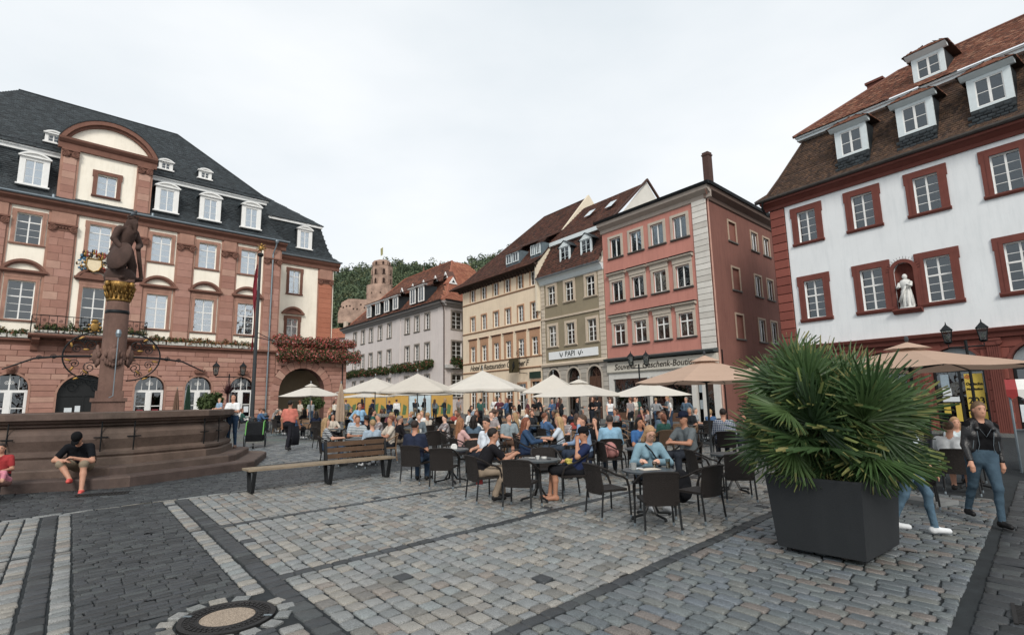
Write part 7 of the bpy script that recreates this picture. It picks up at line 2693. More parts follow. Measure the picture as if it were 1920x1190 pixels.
# ------------------------------------------------------------------ café furniture
WICK = mat('brown_wicker', '#221c19', .6, .25, 60, .9, 140, spec=.35)
WICT = mat('tan_wicker', '#7d6249', .65, .25, 60, .8, 140, spec=.3)
TBL = mat('dark_table_top', '#3b4348', .4, .15, 6, .1, 60, spec=.5)


def make_chair(wk=WICK, fullp=True):
	c = empty('chair')
	w, d = .25, .23
	mb = MB()
	nseg = 6
	rows = []
	for k in range(6):
		z = .36 + .43 * k / 5
		y = .2 + .06 * (k / 5) ** 1.3
		ww = .235 - .0 * k
		rows.append([(-ww + 2 * ww * j / nseg, y + .045 * (1 - (2 * j / nseg - 1) ** 2) - .02 + (.012 if k == 5 else 0), z + (.015 * (1 - (2 * j / nseg - 1) ** 2) if k == 5 else 0)) for j in range(nseg + 1)])
	for dy, fl in ((0, 1), (.03, 0)):
		for k in range(5):
			for j in range(nseg):
				q = [rows[k][j], rows[k][j + 1], rows[k + 1][j + 1], rows[k + 1][j]]
				q = [(x, y + dy, z) for x, y, z in q]
				mb.add(q if fl else q[::-1], [(0, 1, 2, 3)])
	top = rows[5]
	mb.tube([(x, y + .015, z) for x, y, z in top], .019, 6)
	mb.tube([(rows[0][0][0], rows[0][0][1] + .015, rows[0][0][2])] + [(r[0][0], r[0][1] + .015, r[0][2]) for r in rows[1:]], .014, 5)
	mb.tube([(rows[0][-1][0], rows[0][-1][1] + .015, rows[0][-1][2])] + [(r[-1][0], r[-1][1] + .015, r[-1][2]) for r in rows[1:]], .014, 5)
	mb.build('backrest', wk, c)
	MB().prismz([(-w + .02, -d), (w - .02, -d), (w - .005, -d + .04), (w - .005, d), (-w + .005, d), (-w + .005, -d + .04)], .40, .435).build('seat', wk, c)
	for s in (-1, 1):
		MB().tube([(s * .235, .265, .785), (s * .27, .16, .74), (s * .285, .0, .655), (s * .285, -.12, .62), (s * .28, -.2, .57), (s * .27, -.24, .46), (s * .265, -.245, .40)], .018, 6).build('arm', wk, c)
		for yy, xx in ((-.245, .265), (.2, .235)):
			lg = MB().tube([(s * xx, yy, .42), (s * (xx + .012), yy + (-.005 if yy < 0 else .045), .03)], .016, 6).build('leg', BLK if wk is WICK else wk, c)
			MB().tube([(s * (xx + .012), yy + (-.005 if yy < 0 else .045), .045), (s * (xx + .013), yy + (-.005 if yy < 0 else .048), 0)], .018, 6).build('foot_cap', ZINC, lg)
	return c


_ch = {}


def chair(x, y, rz, label, group=None, wk=WICK, sc=1.0):
	k = wk.name
	if k not in _ch:
		_ch[k] = make_chair(wk)
		o = _ch[k]
	else:
		o = copy_tree(_ch[k])
	o.location = (x, y, gz(x, y) + .02)
	o.rotation_euler = (0, 0, rz)
	o.scale = (sc, sc, sc)
	return tag(o, label, 'chair', group)


_tb = []


def table(x, y, label, group=None, rz=.4, sc=1.0):
	if not _tb:
		t = empty('table')
		MB().lathe([(.36, .675), (.4, .68), (.4, .705), (.39, .71), (.001, .711)], 28).build('top', TBL, t)
		MB().tube([(0, 0, .2), (0, 0, .67)], .03, 8).build('column', BLK, t)
		for k in range(4):
			a = math.tau * k / 4
			c, s_ = math.cos(a), math.sin(a)
			MB().tube([(c * .03, s_ * .03, .45), (c * .05, s_ * .05, .2), (c * .14, s_ * .14, .06), (c * .34, s_ * .34, .035)], .02, 6).ball((c * .34, s_ * .34, .02), (.03, .03, .022), 6, 4).build('leg', BLK, t)
		_tb.append(t)
		o = t
	else:
		o = copy_tree(_tb[0])
	o.location = (x, y, gz(x, y) + .02)
	o.rotation_euler = (0, 0, rz)
	return tag(o, label, 'table', group)


CANW = mat_rnd('cream_canvas', ['#d6cfc3', '#dad4c9', '#d1c9bc'], .85, 'obj', .05, 2.0, .1, .1, 60, trans=.25)
CANT = mat_rnd('tan_canvas', ['#bd9e88', '#c2a38c', '#b79882'], .85, 'obj', .05, 2.0, .1, .1, 60, trans=.2)


def umbrella(x, y, zt, ze, r, label, n=8, mt=CANW, rz=0.0, vent=True, val=.0, group='open café umbrellas'):
	g0 = gz(x, y)
	o = tag(empty('umbrella', (x, y, g0), rz), label, 'umbrella', group)
	T, E = zt - g0, ze - g0
	mb = MB()
	m = 5
	sub = 4
	def P(k, f, q):
		# rib angle k, radial share f, q 0..1 between ribs
		a0, a1 = math.tau * k / n, math.tau * (k + 1) / n
		p0, p1 = Vector((math.cos(a0), math.sin(a0), 0)), Vector((math.cos(a1), math.sin(a1), 0))
		p = p0.lerp(p1, q) * r * f
		sag = -.035 * r * math.sin(math.pi * q) * f * (.4 + .6 * f)
		return (p.x, p.y, T - (T - E) * (f ** .95) + sag * .5)
	for k in range(n):
		for i in range(m):
			for j in range(sub):
				mb.add([P(k, i / m + .001, j / sub), P(k, (i + 1) / m, j / sub), P(k, (i + 1) / m, (j + 1) / sub), P(k, i / m + .001, (j + 1) / sub)], [(0, 1, 2, 3)])
		if val:
			for j in range(sub):
				a, b = P(k, 1, j / sub), P(k, 1, (j + 1) / sub)
				mb.add([a, (a[0], a[1], a[2] - val), (b[0], b[1], b[2] - val), b], [(0, 1, 2, 3)])
	mb.build('canopy', mt, o)
	if vent:
		v = MB()
		for k in range(n):
			q = [P(k, .0, 0), P(k, .2, 0), P(k, .2, 1)]
			v.add([(q[0][0], q[0][1], T + .10), (q[1][0] * 1.05, q[1][1] * 1.05, q[1][2] + .06), (q[2][0] * 1.05, q[2][1] * 1.05, q[2][2] + .06)], [(0, 1, 2)])
		v.build('vent_cap', mt, o)
	pm_ = mat('steel_pole', '#8b8f90', .4, .1, 5, metal=.5) if mt is CANW else mat('dark_grey_pole', '#33383c', .5, .1, 4)
	MB().tube([(0, 0, 0), (0, 0, T + .06)], .028, 8).build('pole', pm_, o)
	MB().ball((0, 0, T + .15), (.035, .035, .06), 6, 5).build('finial', pm_, o)
	for k in range(n):
		a, b = P(k, .06, 0), P(k, .98, 0)
		MB().tube([(a[0], a[1], a[2] - .03), (b[0], b[1], b[2] - .02)], .012, 4).tube([(0, 0, E - .02), tuple(.5 * (Vector(a) + Vector(b)) - Vector((0, 0, .03)))], .01, 4).build('rib', pm_, o)
	MB().box(-.3, .3, -.3, .3, 0, .07).tube([(0, 0, .05), (0, 0, .4)], .045, 8).build('base', mat('concrete_base', '#777a7a', .8, .1, 4), o)
	return o


def closed_umbrella(x, y, h, label, hexc):
	o = tag(empty('closed_umbrella', (x, y, gz(x, y))), label, 'umbrella')
	mb = MB()
	n = 20
	prof = [(.16, h * .3), (.17, h * .42), (.14, h * .6), (.1, h * .8), (.05, h * .96), (.02, h)]
	v = []
	for r, z in prof:
		for j in range(n):
			a = math.tau * j / n
			rr = r * (1 + (.3 if j % 2 else -.2) * (1 if r > .05 else .2))
			v.append((rr * math.cos(a), rr * math.sin(a), z))
	mb.add(v, [(i * n + j, i * n + (j + 1) % n, (i + 1) * n + (j + 1) % n, (i + 1) * n + j) for i in range(len(prof) - 1) for j in range(n)])
	mb.build('folded_canopy', mat('canvas_' + hexc[1:], hexc, .85, .1, 5), o)
	MB().tube([(0, 0, 0), (0, 0, h + .08)], .03, 8).build('pole', mat('steel_pole', '#8b8f90', .4, .1, 5, metal=.5), o)


umbrella(-10.47, 28, 2.78, 2.23, 1.55, 'cream umbrella standing alone before the great arch', 4, rz=R(20))
umbrella(-7.14, 28, 3.1, 2.36, 2.1, 'cream umbrella right of the closed beige one', 8, vent=False)
umbrella(-4.6, 26, 3.17, 2.32, 2.0, 'cream umbrella before the lilac house corner', 8, vent=False, val=.08)
umbrella(-1.52, 27, 3.31, 2.36, 2.2, 'large cream umbrella before the hotel lettering', 8, vent=False, val=.1)
umbrella(2.0, 27, 3.05, 2.14, 1.9, 'cream umbrella half hidden behind the square white one', 4, rz=R(30), vent=False)
umbrella(2.42, 20, 2.42, 1.9, 1.85, 'white square umbrella with vent in the middle of the café', 4, rz=R(10))
umbrella(4.98, 20, 2.36, 1.86, 1.55, 'white umbrella with vent in front of the souvenir shop', 4, rz=R(-12))
umbrella(4.63, 13, 2.66, 2.12, 1.8, 'large tan umbrella with vent before the pink house', 8, CANT, R(10))
umbrella(7.6, 17, 2.6, 2.2, 1.5, 'tan umbrella behind the left edge of the palm', 8, CANT)
umbrella(6.98, 9.5, 2.55, 2.17, 1.75, 'large tan umbrella right of the palm', 8, CANT, R(22))
umbrella(-9.3, 34, 2.45, 2.2, 1.9, 'low cream umbrella in the back row at left', 8, vent=False)
umbrella(-5.4, 33, 2.52, 2.26, 2.5, 'wide low cream umbrella in the back row before the yellow fence', 8, vent=False)
closed_umbrella(-8.27, 26, 2.6, 'closed beige umbrella between the café tables and the arch', '#a58e78')
closed_umbrella(-23.7, 39.5, 3.0, 'closed dark green umbrella before the town hall doors', '#1f3a2b')
closed_umbrella(-24.4, 39.3, 2.7, 'closed brown umbrella beside the dark green one', '#6e5444')
# ------------------------------------------------------------------ the nearest tables and the people one can tell apart
chair(1.98, 7.82, R(180), 'empty brown wicker chair with its back to the camera, nearest of all')
chair(1.42, 8.72, R(112), 'empty brown wicker chair left of the woman in the blue sweater')
chair(2.78, 8.42, R(-145), 'empty brown wicker chair between the nearest table and the planter')
chair(2.28, 9.3, R(2), 'brown wicker chair under the woman in the blue sweater')
table(2.07, 8.59, 'round dark table with beer glasses and papers before the woman in blue sweater')
chair(-.58, 10.1, R(118), 'brown wicker chair under the man in the black tee')
chair(.1, 9.42, R(160), 'empty wicker chair with its back to camera beside the man in black tee')
chair(.62, 10.95, R(10), 'empty wicker chair behind the table of the two men')
chair(1.02, 10.2, R(-78), 'brown wicker chair under the man with cap in navy and yellow shirt')
table(.42, 10.13, 'round dark table between the man in black tee and the man with cap')
chair(-2.2, 12.3, R(158), 'brown wicker chair under the man in navy tee beside the bench')
chair(-1.48, 11.6, R(172), 'empty wicker chair right of the man in navy tee, back to camera')
chair(-1.0, 13.05, R(-15), 'empty wicker chair behind the table of the man in white polo')
chair(-.62, 12.6, R(-62), 'brown wicker chair under the man in white polo')
table(-1.42, 12.26, 'round dark table between the man in navy tee and the man in white polo')
chair(2.2, 12.7, R(105), 'brown wicker chair holding a pink backpack')
table(2.8, 11.95, 'round dark table with water bottles before the woman in bright blue top')
chair(3.95, 9.9, R(170), 'empty wicker chair left of the planter, back to camera')
chair(3.6, 10.6, R(95), 'empty wicker chair standing beside the tan umbrella pole')
table(4.2, 10.7, 'round dark table behind the left side of the palm')

F = dict(fine=True, res=.0135)
person(-2.2, 12.34, R(165), 'man seated with his back to us in navy tee beside the bench', True, 'lap', .05, '#232a3d', '#34465c', hair='#2c211b', skin='#b77f64', fat=.12, sc=1.03, **F)
person(-.62, 12.55, R(-48), 'heavy man in white polo shirt and dark trousers seated turned in his chair', True, 'lap', .18, '#c3ccd6', '#252a33', '#1f2023', '#241c18', '#b98468', fat=.3, sc=1.06, turn=.3, nod=.1, legs='b', **F)
n3 = skeleton(True, 'table', .52, nod=-.25, legs='b')
for k, s in (('L', -1), ('R', 1)):
	n3['e' + k] = n3['s' + k] + v3(s * .05, -.2, -.2)
	n3['w' + k] = v3(s * .06, n3['e' + k][1] - .2, .77)
n3o = person(-.55, 10.12, R(104), 'man in black tee with white shoulder stripes leaning forward over the table', True, top='#1d1c20', bot='#8a7a68', shoe='#1a1a1c', hair='#1c1613', skin='#b07c60', J=n3, sc=1.03, **F)
for k in range(3):
	MB().tube([tuple(n3['sR'] + v3(-.1 + .0 * k, .02 + .022 * k, .068)), tuple(n3['sR'] + v3(.03, .0 + .022 * k, .055)), tuple(n3['sR'] + v3(.075, -.05 + .022 * k, -.05))], .006, 4).build('sleeve_stripe', mat('white_stripe', '#d4d4d6', .8), n3o)
MB().box(-.04, .04, n3['wL'][1] - .12, n3['wL'][1] + .02, .835, .845).build('phone', BLACKP, n3o)
n4 = skeleton(True, 'face', -.32, nod=.35, legs='b')
n4['eR'] = n4['sR'] + v3(.03, -.2, -.16)
n4['wR'] = n4['head'] + v3(.03, -.13, -.1)
n4['kL'], n4['kR'] = v3(-.12, -.36, .53), v3(.14, -.38, .53)
n4['aL'], n4['aR'] = v3(-.1, -.42, .08), v3(.1, -.36, .08)
for k in 'LR':
	n4['t' + k] = n4['a' + k] + v3(0, -.16, -.045)
n4o = person(1.05, 10.18, R(-82), 'man with black cap in navy and yellow shirt and black shorts leaning back', True, top='#1f2b4d', bot='#1d1e22', shoe='#a87458', hair='#1c1613', skin='#b07a5c', J=n4, shorts=True, cap='#15161a', sc=.98, **F)
ye = MB()
for k in range(7):
	ye.ball((-.10 + .035 * k, -.075 + .01 * (k % 2), .66 + .02 * (k % 3)), (.022, .06, .03), 6, 4)
ye.build('shirt_print', cloth('#b6a83c'), n4o)
n5 = skeleton(True, 'table', .28, True, nod=.3)
n5['eL'], n5['eR'] = n5['sL'] + v3(-.13, -.08, -.24), n5['sR'] + v3(.12, -.1, -.24)
n5['wL'], n5['wR'] = v3(-.26, -.36, .745), v3(-.04, -.44, .745)
n5o = person(2.26, 9.34, R(8), 'blond woman in light blue knitted sweater looking down at the table', True, top='#6f909f', bot='#39434f', shoe='#c9cccf', hair='#a77f56', skin='#cf9c82', style='bob', sleeve=1, fem=True, J=n5, sc=1.05, jacket=True, extra='#b06a5c', **F)
H = n5['H']
gl = MB()
for s in (-1, 1):
	gl.tube([tuple(H(s * .032 + .026 * math.cos(a), -.096, .01 + .02 * math.sin(a))) for a in [i * math.tau / 10 for i in range(11)]], .003, 4)
gl.tube([tuple(H(-.008, -.097, .014)), tuple(H(.008, -.097, .014))], .003, 4)
gl.build('glasses', BLACKP, n5o)
MB().tube([tuple(n5['sL'] + v3(.08, -.09, .05)), tuple(n5['chest'] + v3(0, -.15, .02)), tuple(n5['belly'] + v3(.13, -.15, .02))], .012, 5).build('bag_strap', BLACKP, n5o)
# man on the fountain step
n6 = skeleton(True, 'phone', .62, nod=.55, legs='b')
n6['kL'], n6['kR'] = v3(-.22, -.36, .55), v3(.16, -.36, .53)
n6['aL'], n6['aR'] = v3(-.02, -.46, .27), v3(.2, -.5, .05)
for k in 'LR':
	n6['t' + k] = n6['a' + k] + v3(.03, -.17, -.045 if k == 'R' else -.03)
n6['eL'], n6['wL'] = n6['sL'] + v3(-.16, -.1, -.24), v3(-.14, -.42, .62)
n6['eR'], n6['wR'] = n6['sR'] + v3(.08, -.1, -.28), v3(.02, -.44, .66)
n6o = person(-9.45, 12.02, R(22), 'man in black tee, cap and khaki shorts with red shoes on the fountain step', True, top='#16181d', bot='#837561', shoe='#d24a40', hair='#1c1613', skin='#b98468', J=n6, shorts=True, fat=.25, cap='#121316', z=.03, sc=1.06, **F)
MB().box(-.06, .02, -.56, -.44, .66, .672).build('phone', BLACKP, n6o)
person(-10.3, 11.05, R(25), 'boy in red shirt with glasses at the left edge by the fountain', True, 'lap', .2, '#9c2b2e', '#2a2d36', '#5d7285', '#2c1f18', '#b98468', legs='a', sc=.8, **F)
person(-9.95, 10.75, R(10), 'small child in pink shirt bending down at the left edge', True, 'table', .75, '#c07484', '#7a5a52', '#7c8790', '#5a4330', '#c89478', nod=.4, sc=.62, **F)
lj = skeleton(False, 'walk', .02, True, nod=.05)
ljo = person(6.62, 7.95, R(-14), 'woman in black leather jacket and blue jeans walking past at the right', False, top='#101013', bot='#3a4f5e', shoe='#141416', hair='#6b543c', skin='#b98468', style='pony', sleeve=.1, fem=True, fat=.14, J=lj, sc=.98, **F)
ljo.rotation_euler[1] = .07
jp = []
for k, s in (('L', -1), ('R', 1)):
	a, b = lj['s' + k], lj['e' + k]
	jp += [('c', 0, a, b, .06, .05), ('c', 0, b, b + (lj['w' + k] - b) * .88, .05, .043), ('c', 0, a + v3(-s * .06, -.01, .01), lj['chest'] + v3(s * .13, -.05, -.05), .062, .08), ('c', 0, lj['chest'] + v3(s * .13, -.05, -.05), lj['pel'] + v3(s * .14, -.05, .1), .085, .07),
		   ('c', 0, lj['sh'] + v3(s * .07, .03, .0), lj['belly'] + v3(s * .08, .06, -.05), .09, .1), ('c', 0, lj['neck'] + v3(s * .06, .02, .0), lj['chest'] + v3(s * .1, -.12, .05), .03, .035)]
jme = mesh_from(jp, .0135, .03, 'leather_jacket', 1)
jme.materials[0] = mat('black_leather', '#131316', .38, .2, 12, .4, 50, spec=.5)
link('leather_jacket', jme, ljo)
zp = MB()
for s in (-1, 1):
	zp.tube([tuple(lj['chest'] + v3(s * .105, -.135, .04)), tuple(lj['belly'] + v3(s * .085, -.14, 0)), tuple(lj['pel'] + v3(s * .1, -.13, .08))], .004, 4)
	zp.tube([tuple(lj['belly'] + v3(s * .15, -.135, .06)), tuple(lj['belly'] + v3(s * .165, -.13, -.06))], .005, 4)
zp.tube([tuple(lj['chest'] + v3(-.09, -.13, .08)), tuple(lj['chest'] + v3(0, -.15, -.06)), tuple(lj['chest'] + v3(.09, -.13, .08))], .003, 4)
zp.build('zips', ZINC, ljo)
person(5.28, 7.45, R(65), 'person in light blue jeans and white sneakers half hidden behind the palm', False, 'walk', .03, '#a8b4bb', '#4a6578', '#cfd3d6', '#4a3526', '#c08a6e', fem=True, style='long', sc=.97, **F)
wf = person(-8.92, 17.3, R(10), 'woman in white tee and blue jeans standing behind the fountain rim holding a toddler', False, 'phone', 0, '#cfd1d2', '#2f4762', '#8a6a58', '#1d1613', '#b98468', style='long', fem=True, z=.46, sc=.97, **F)
person(-9.25, 17.05, R(-30), 'toddler in light blue jacket sitting on the fountain rim', True, 'lap', .1, '#7f9db8', '#a58b6a', '#6b5a4c', '#a88a5c', '#cf9c82', z=1.36, sc=.5, fine=True, res=.016)
so = person(-8.14, 19.8, R(176), 'man in salmon shirt and dark trousers walking away with a jacket over his arm', False, 'walk', .04, '#c06a5a', '#23232a', '#3c3a3c', '#1a1614', '#a87458', fat=.12, sc=1.03, **F)
jm = MB()
for k in range(6):
	jm.tube([(-.3 + .02 * k, -.05 + .03 * k, .85), (-.31 + .02 * k, -.06 + .035 * k, .5), (-.3 + .02 * k, -.05 + .04 * k, .2)], [.03, .055, .045], 6)
jk = jm.build('jacket', cloth('#1d1e24'), so, True)
person(-5.75, 20.3, R(38), 'woman in pale blue blouse standing with hand on hip among the tables', False, 'hip', 0, '#7ea6c4', '#20283a', '#22252c', '#1c1512', '#b07c60', style='pony', sleeve=1, fem=True, fat=.1, sc=.97, **F)
M = dict(res=.02, fine=True)
person(3.75, 12.1, R(-62), 'man with navy cap in grey tee seated at the water bottle table', True, 'table', .18, '#5c6468', '#2a2f38', hair='#2c211b', skin='#a87458', cap='#1b2236', sc=1.12, **M)
person(2.95, 12.85, R(18), 'dark haired woman in bright blue top resting her head on her hand', True, 'face', .15, '#2f5f95', '#2c3340', hair='#17110f', skin='#a87050', style='long', fem=True, sc=1.02, **M)
person(2.35, 13.5, R(175), 'man with his back to us in light blue shirt before the water bottles', True, 'lap', .08, '#7aa5bf', '#394553', hair='#3a3330', sleeve=1, sc=1.05, **M)
person(1.55, 12.75, R(-75), 'young man in pale denim shirt in profile with hand at his mouth', True, 'face', .12, '#7d97b6', '#2d3748', hair='#4a3728', sleeve=1, sc=1.08, **M)
person(2.0, 14.1, R(-40), 'woman in black top leaning back behind the denim shirt man', True, 'face', -.1, '#17181c', '#2a3347', hair='#120e0d', style='long', fem=True, **M)
person(.32, 13.6, R(80), 'woman with long auburn hair in blue denim jacket', True, 'table', .15, '#2d4766', '#22304a', hair='#7a4228', style='long', sleeve=1, fem=True, sc=1.02, **M)
person(1.15, 14.6, R(-100), 'blond woman in pale tee seen from behind', True, 'table', .12, '#b7c3cf', '#3a4553', hair='#a8875a', style='long', fem=True, **M)
person(-.1, 16.0, R(30), 'man with sunglasses in grey tee and brown shorts facing us', True, 'lap', .0, '#7e8c92', '#5a4436', hair='#2a201b', shorts=True, sc=1.04, **M)
person(-1.35, 14.2, R(120), 'woman with orange tinted hair in pink top seen from behind', True, 'table', .12, '#c79c98', '#34343c', hair='#8a5a34', style='long', fem=True, **M)
person(5.95, 15.6, R(170), 'broad man in blue checked shirt with his back to us', True, 'lap', .1, 'k#2f466b', '#2b2f38', hair='#241b17', sleeve=1, fat=.2, sc=1.1, **M)
person(6.8, 16.2, R(-70), 'woman in olive long sleeve top seated in profile by the tan umbrella', True, 'table', .12, '#4c4a38', '#2b2f38', hair='#1f1714', style='long', sleeve=1, fem=True, sc=1.04, **M)
person(5.05, 28.6, R(12), 'woman in white tank top and jeans walking toward us', False, 'walk', 0, '#d3d4d4', '#3a5068', '#c9cccf', '#3a2a20', sleeve=0, style='pony', fem=True, sc=.96, **M)
person(11.6, 11.6, R(-60), 'man with dark blue cap and black jacket seated at the right edge', True, 'table', .1, '#1b1d22', '#23272f', hair='#2c211b', cap='#1c2740', sleeve=1, sc=1.12, **M)
person(9.35, 11.6, R(-20), 'blond woman in pale tee seated behind the leather jacket woman', True, 'lap', .05, '#b3c0c4', '#39434f', hair='#a07a50', style='bob', fem=True, **M)
person(8.15, 10.3, R(130), 'person in white tee seated behind the palm at right', True, 'table', .1, '#c9cfd3', '#9a6d52', hair='#5a4330', shorts=True, **M)
chair(8.2, 10.25, R(140), 'dark wicker chair right of the palm, back to camera')
chair(9.35, 11.62, R(-20), 'dark wicker chair under the blond woman in pale tee')
chair(11.6, 11.6, R(-60), 'dark wicker chair under the man with dark blue cap at right edge')
chair(6.6, 9.2, R(150), 'empty wicker chair between the palm and the leather jacket woman')
table(8.9, 10.9, 'round dark table behind the palm at right')
for i, (x, y, a) in enumerate(((2.35, 13.5, 175), (1.55, 12.75, -75), (2.95, 12.85, 18), (3.75, 12.1, -62))):
	chair(x, y, R(a), 'brown wicker chair under the ' + ['man in light blue shirt', 'young man in denim shirt', 'woman in bright blue top', 'man with navy cap'][i])
for i, (x, y, a) in enumerate(((2.0, 14.1, -40), (.32, 13.6, 80), (1.15, 14.6, -100), (-.1, 16.0, 30), (-1.35, 14.2, 120), (5.95, 15.6, 170), (6.8, 16.2, -70))):
	chair(x, y, R(a), 'brown wicker chair under the ' + ['woman in black top leaning back', 'woman in blue denim jacket', 'blond woman in pale tee', 'man with sunglasses', 'woman with orange tinted hair', 'man in blue checked shirt', 'woman in olive top'][i])

# ------------------------------------------------------------------ the crowd at the farther tables
TOPS = [('black', '#131417'), ('charcoal', '#25282c'), ('black', '#16181b'), ('black', '#1e1c20'), ('charcoal', '#2c2f33'), ('navy', '#1c2438'), ('pale blue', '#8ea0b0'), ('white', '#d0d1d0'), ('blue', '#3f5f86'), ('grey', '#5f6b72'), ('red', '#9c3f36'), ('dark green', '#2d5850'), ('beige', '#b8ad9e'), ('plum', '#5f343e'), ('navy', '#232c42'), ('denim blue', '#4d6274'), ('cream', '#cfc8bb'), ('striped', 's#2a3340'), ('checked', 'k#5a3a38'), ('striped', 's#5b6a72')]
HAIRS = [('dark', '#1d1613'), ('brown', '#49352a'), ('blond', '#9a7b52'), ('grey', '#77726c'), ('auburn', '#6d402a')]
gr = random.Random(77)
used_l = set()


def where(x, y):
	spots = [((-10.5, 28), 'by the arch umbrella'), ((-7.1, 28), 'by the closed umbrella'), ((-4.6, 26), 'before the lilac house'), ((-1.5, 27), 'before the hotel lettering'), ((2.2, 21), 'by the square umbrella'),
			 ((5, 21), 'before the souvenir shop'), ((5.5, 14), 'by the tan umbrella'), ((-3, 17), 'behind the bench'), ((0, 19), 'amid the tables'), ((10, 15), 'right of the palm'), ((-13, 28), 'before the town hall'),
			 ((-7, 43), 'before the yellow fence'), ((4.5, 31), 'before the olive house'), ((-1, 36), 'before the cream hotel')]
	return min(spots, key=lambda s: math.hypot(s[0][0] - x, s[0][1] - y))[1]


def crowd_person(x, y, rz, sit, res=.03):
	fem = gr.random() < .5
	for _ in range(60):
		tn, tc_ = gr.choice(TOPS)
		hn, hc = gr.choice(HAIRS)
		style = gr.choice(['long', 'bob', 'pony', 'long']) if fem else 'short'
		lab = '%s in %s top, %s %s hair, %s' % ('diner' if sit else 'person', tn, {'pony': 'tied'}.get(style, style), hn, where(x, y))
		if lab not in used_l:
			break
	used_l.add(lab)
	arms = gr.choice(['lap', 'table', 'face', 'table']) if sit else gr.choice(['down', 'fold', 'hip', 'phone'])
	person(x, y, rz, lab, sit, arms, gr.choice([0, .12]) if sit else 0, tc_, gr.choice(['#262b34', '#33465c', '#3c3a3a', '#6f6455', '#23262c']), gr.choice(['#2a2827', '#b9bcbe', '#4c4038']), hc, gr.choice(SKINS), style, gr.choice([.5, 1]), False, fem, 0.0,
		   gr.uniform(.94, 1.04), group='people at the café and in the square', res=res)
	return lab


tabs = [(-4.4, 15.6), (-1.2, 16.6), (1.0, 15.6), (7.3, 13.6), (9.9, 14.3), (-5.3, 18.4), (-3.0, 18.0), (-.7, 18.9), (1.7, 18.2), (4.2, 17.2), (-6.6, 20.9), (-3.9, 21.0), (-1.5, 21.6), (.9, 21.6), (3.4, 22.0), (6.3, 20.4), (8.9, 18.6),
		(-5.4, 24.0), (-2.8, 24.6), (-.2, 24.9), (2.4, 25.2), (5.2, 24.2), (8.2, 22.4), (-9.6, 26.0), (-7.2, 30.4), (-4.6, 29.6), (-1.9, 30.6), (.8, 29.6), (-11.8, 29.0), (-13.8, 31.5), (-10.0, 32.5), (-16.0, 34.0)]
for (x, y) in tabs:
	n = gr.choice([3, 3, 4, 4])
	a0 = gr.uniform(0, math.tau)
	who, ne = None, 0
	for k in range(n):
		a = a0 + math.tau * k / n + gr.uniform(-.25, .25)
		d = gr.uniform(.68, .8)
		px, py = x + d * math.cos(a), y + d * math.sin(a)
		rz = math.atan2(y - py, x - px) + math.pi / 2
		tan = gr.random() > .6
		cn_ = 'tan' if tan else 'brown'
		if gr.random() < .66 or k == 0:
			who = crowd_person(px, py, rz, True)
			cl = '%s chair under %s' % (cn_, who)
		else:
			cl = 'empty %s chair %s %s' % (cn_, ['beside', 'opposite', 'near'][ne], who)
			ne += 1
		chair(px, py, rz, cl, 'farther café chairs', WICT if tan else WICK)
	table(x, y, 'round table before %s' % who, 'farther café tables')
	for k in range(gr.choice([1, 2, 2])):
		a, r_ = gr.uniform(0, 6.28), gr.uniform(.05, .25)
		mb = MB().lathe([(.03, 0), (.036, .11), (.033, .11), (.028, .01)], 8)
		kind = 'white_cup' if k else 'drinking_glass'
		o = mb.build(kind, mat('white_china', '#cfcfcb', .3) if k else mat('amber_drink', '#8a6f3a', .15, .1, 3, spec=.6))
		o.location = (x + r_ * math.cos(a), y + r_ * math.sin(a), gz(x, y) + .73)
		tag(o, '%s before %s' % (kind.replace('_', ' '), who), 'cup' if k else 'glass', 'cups and glasses on the farther tables')
for i in range(26):
	x = -2.5 + 11.5 * (i + .5) / 26 + gr.uniform(-.3, .3)
	y = 33.6 - .62 * x + gr.uniform(-2.6, 1.0) if x > -1 else gr.uniform(33, 36)
	crowd_person(x, y, gr.uniform(0, 6.28), False)
for i in range(11):
	crowd_person(-12.6 + i * .85 + gr.uniform(-.3, .3), gr.uniform(38, 44), gr.uniform(2, 4.5), False)
for (x, y, a) in ((-13.6, 36.5, 1), (-15.0, 38.2, 2.5), (12.9, 17.2, .5), (11.9, 18.4, 2), (13.6, 19.2, 4)):
	crowd_person(x, y, a, False)

# ------------------------------------------------------------------ small things on and beside the near tables
def thing(mb, name, mt, x, y, z, label, cat, rz=0.0, smooth=False, group=None):
	o = mb.build(name, mt, None, smooth)
	o.location, o.rotation_euler = (x, y, z), (0, 0, rz)
	return tag(o, label, cat, group)


def glass_of(x, y, z, h, label, full=.7):
	o = thing(MB().lathe([(.028, 0), (.038, h), (.035, h), (.026, .008)], 12), 'beer_glass', glass('drinking_glass_clear', '#d9dcd8', .1), x, y, z, label, 'glass')
	MB().lathe([(.024, .006), (.025 + .009 * full, h * full), (.001, h * full)], 12).build('beer', mat('lager', '#b08a2e', .2, .05, 3, spec=.5), o)


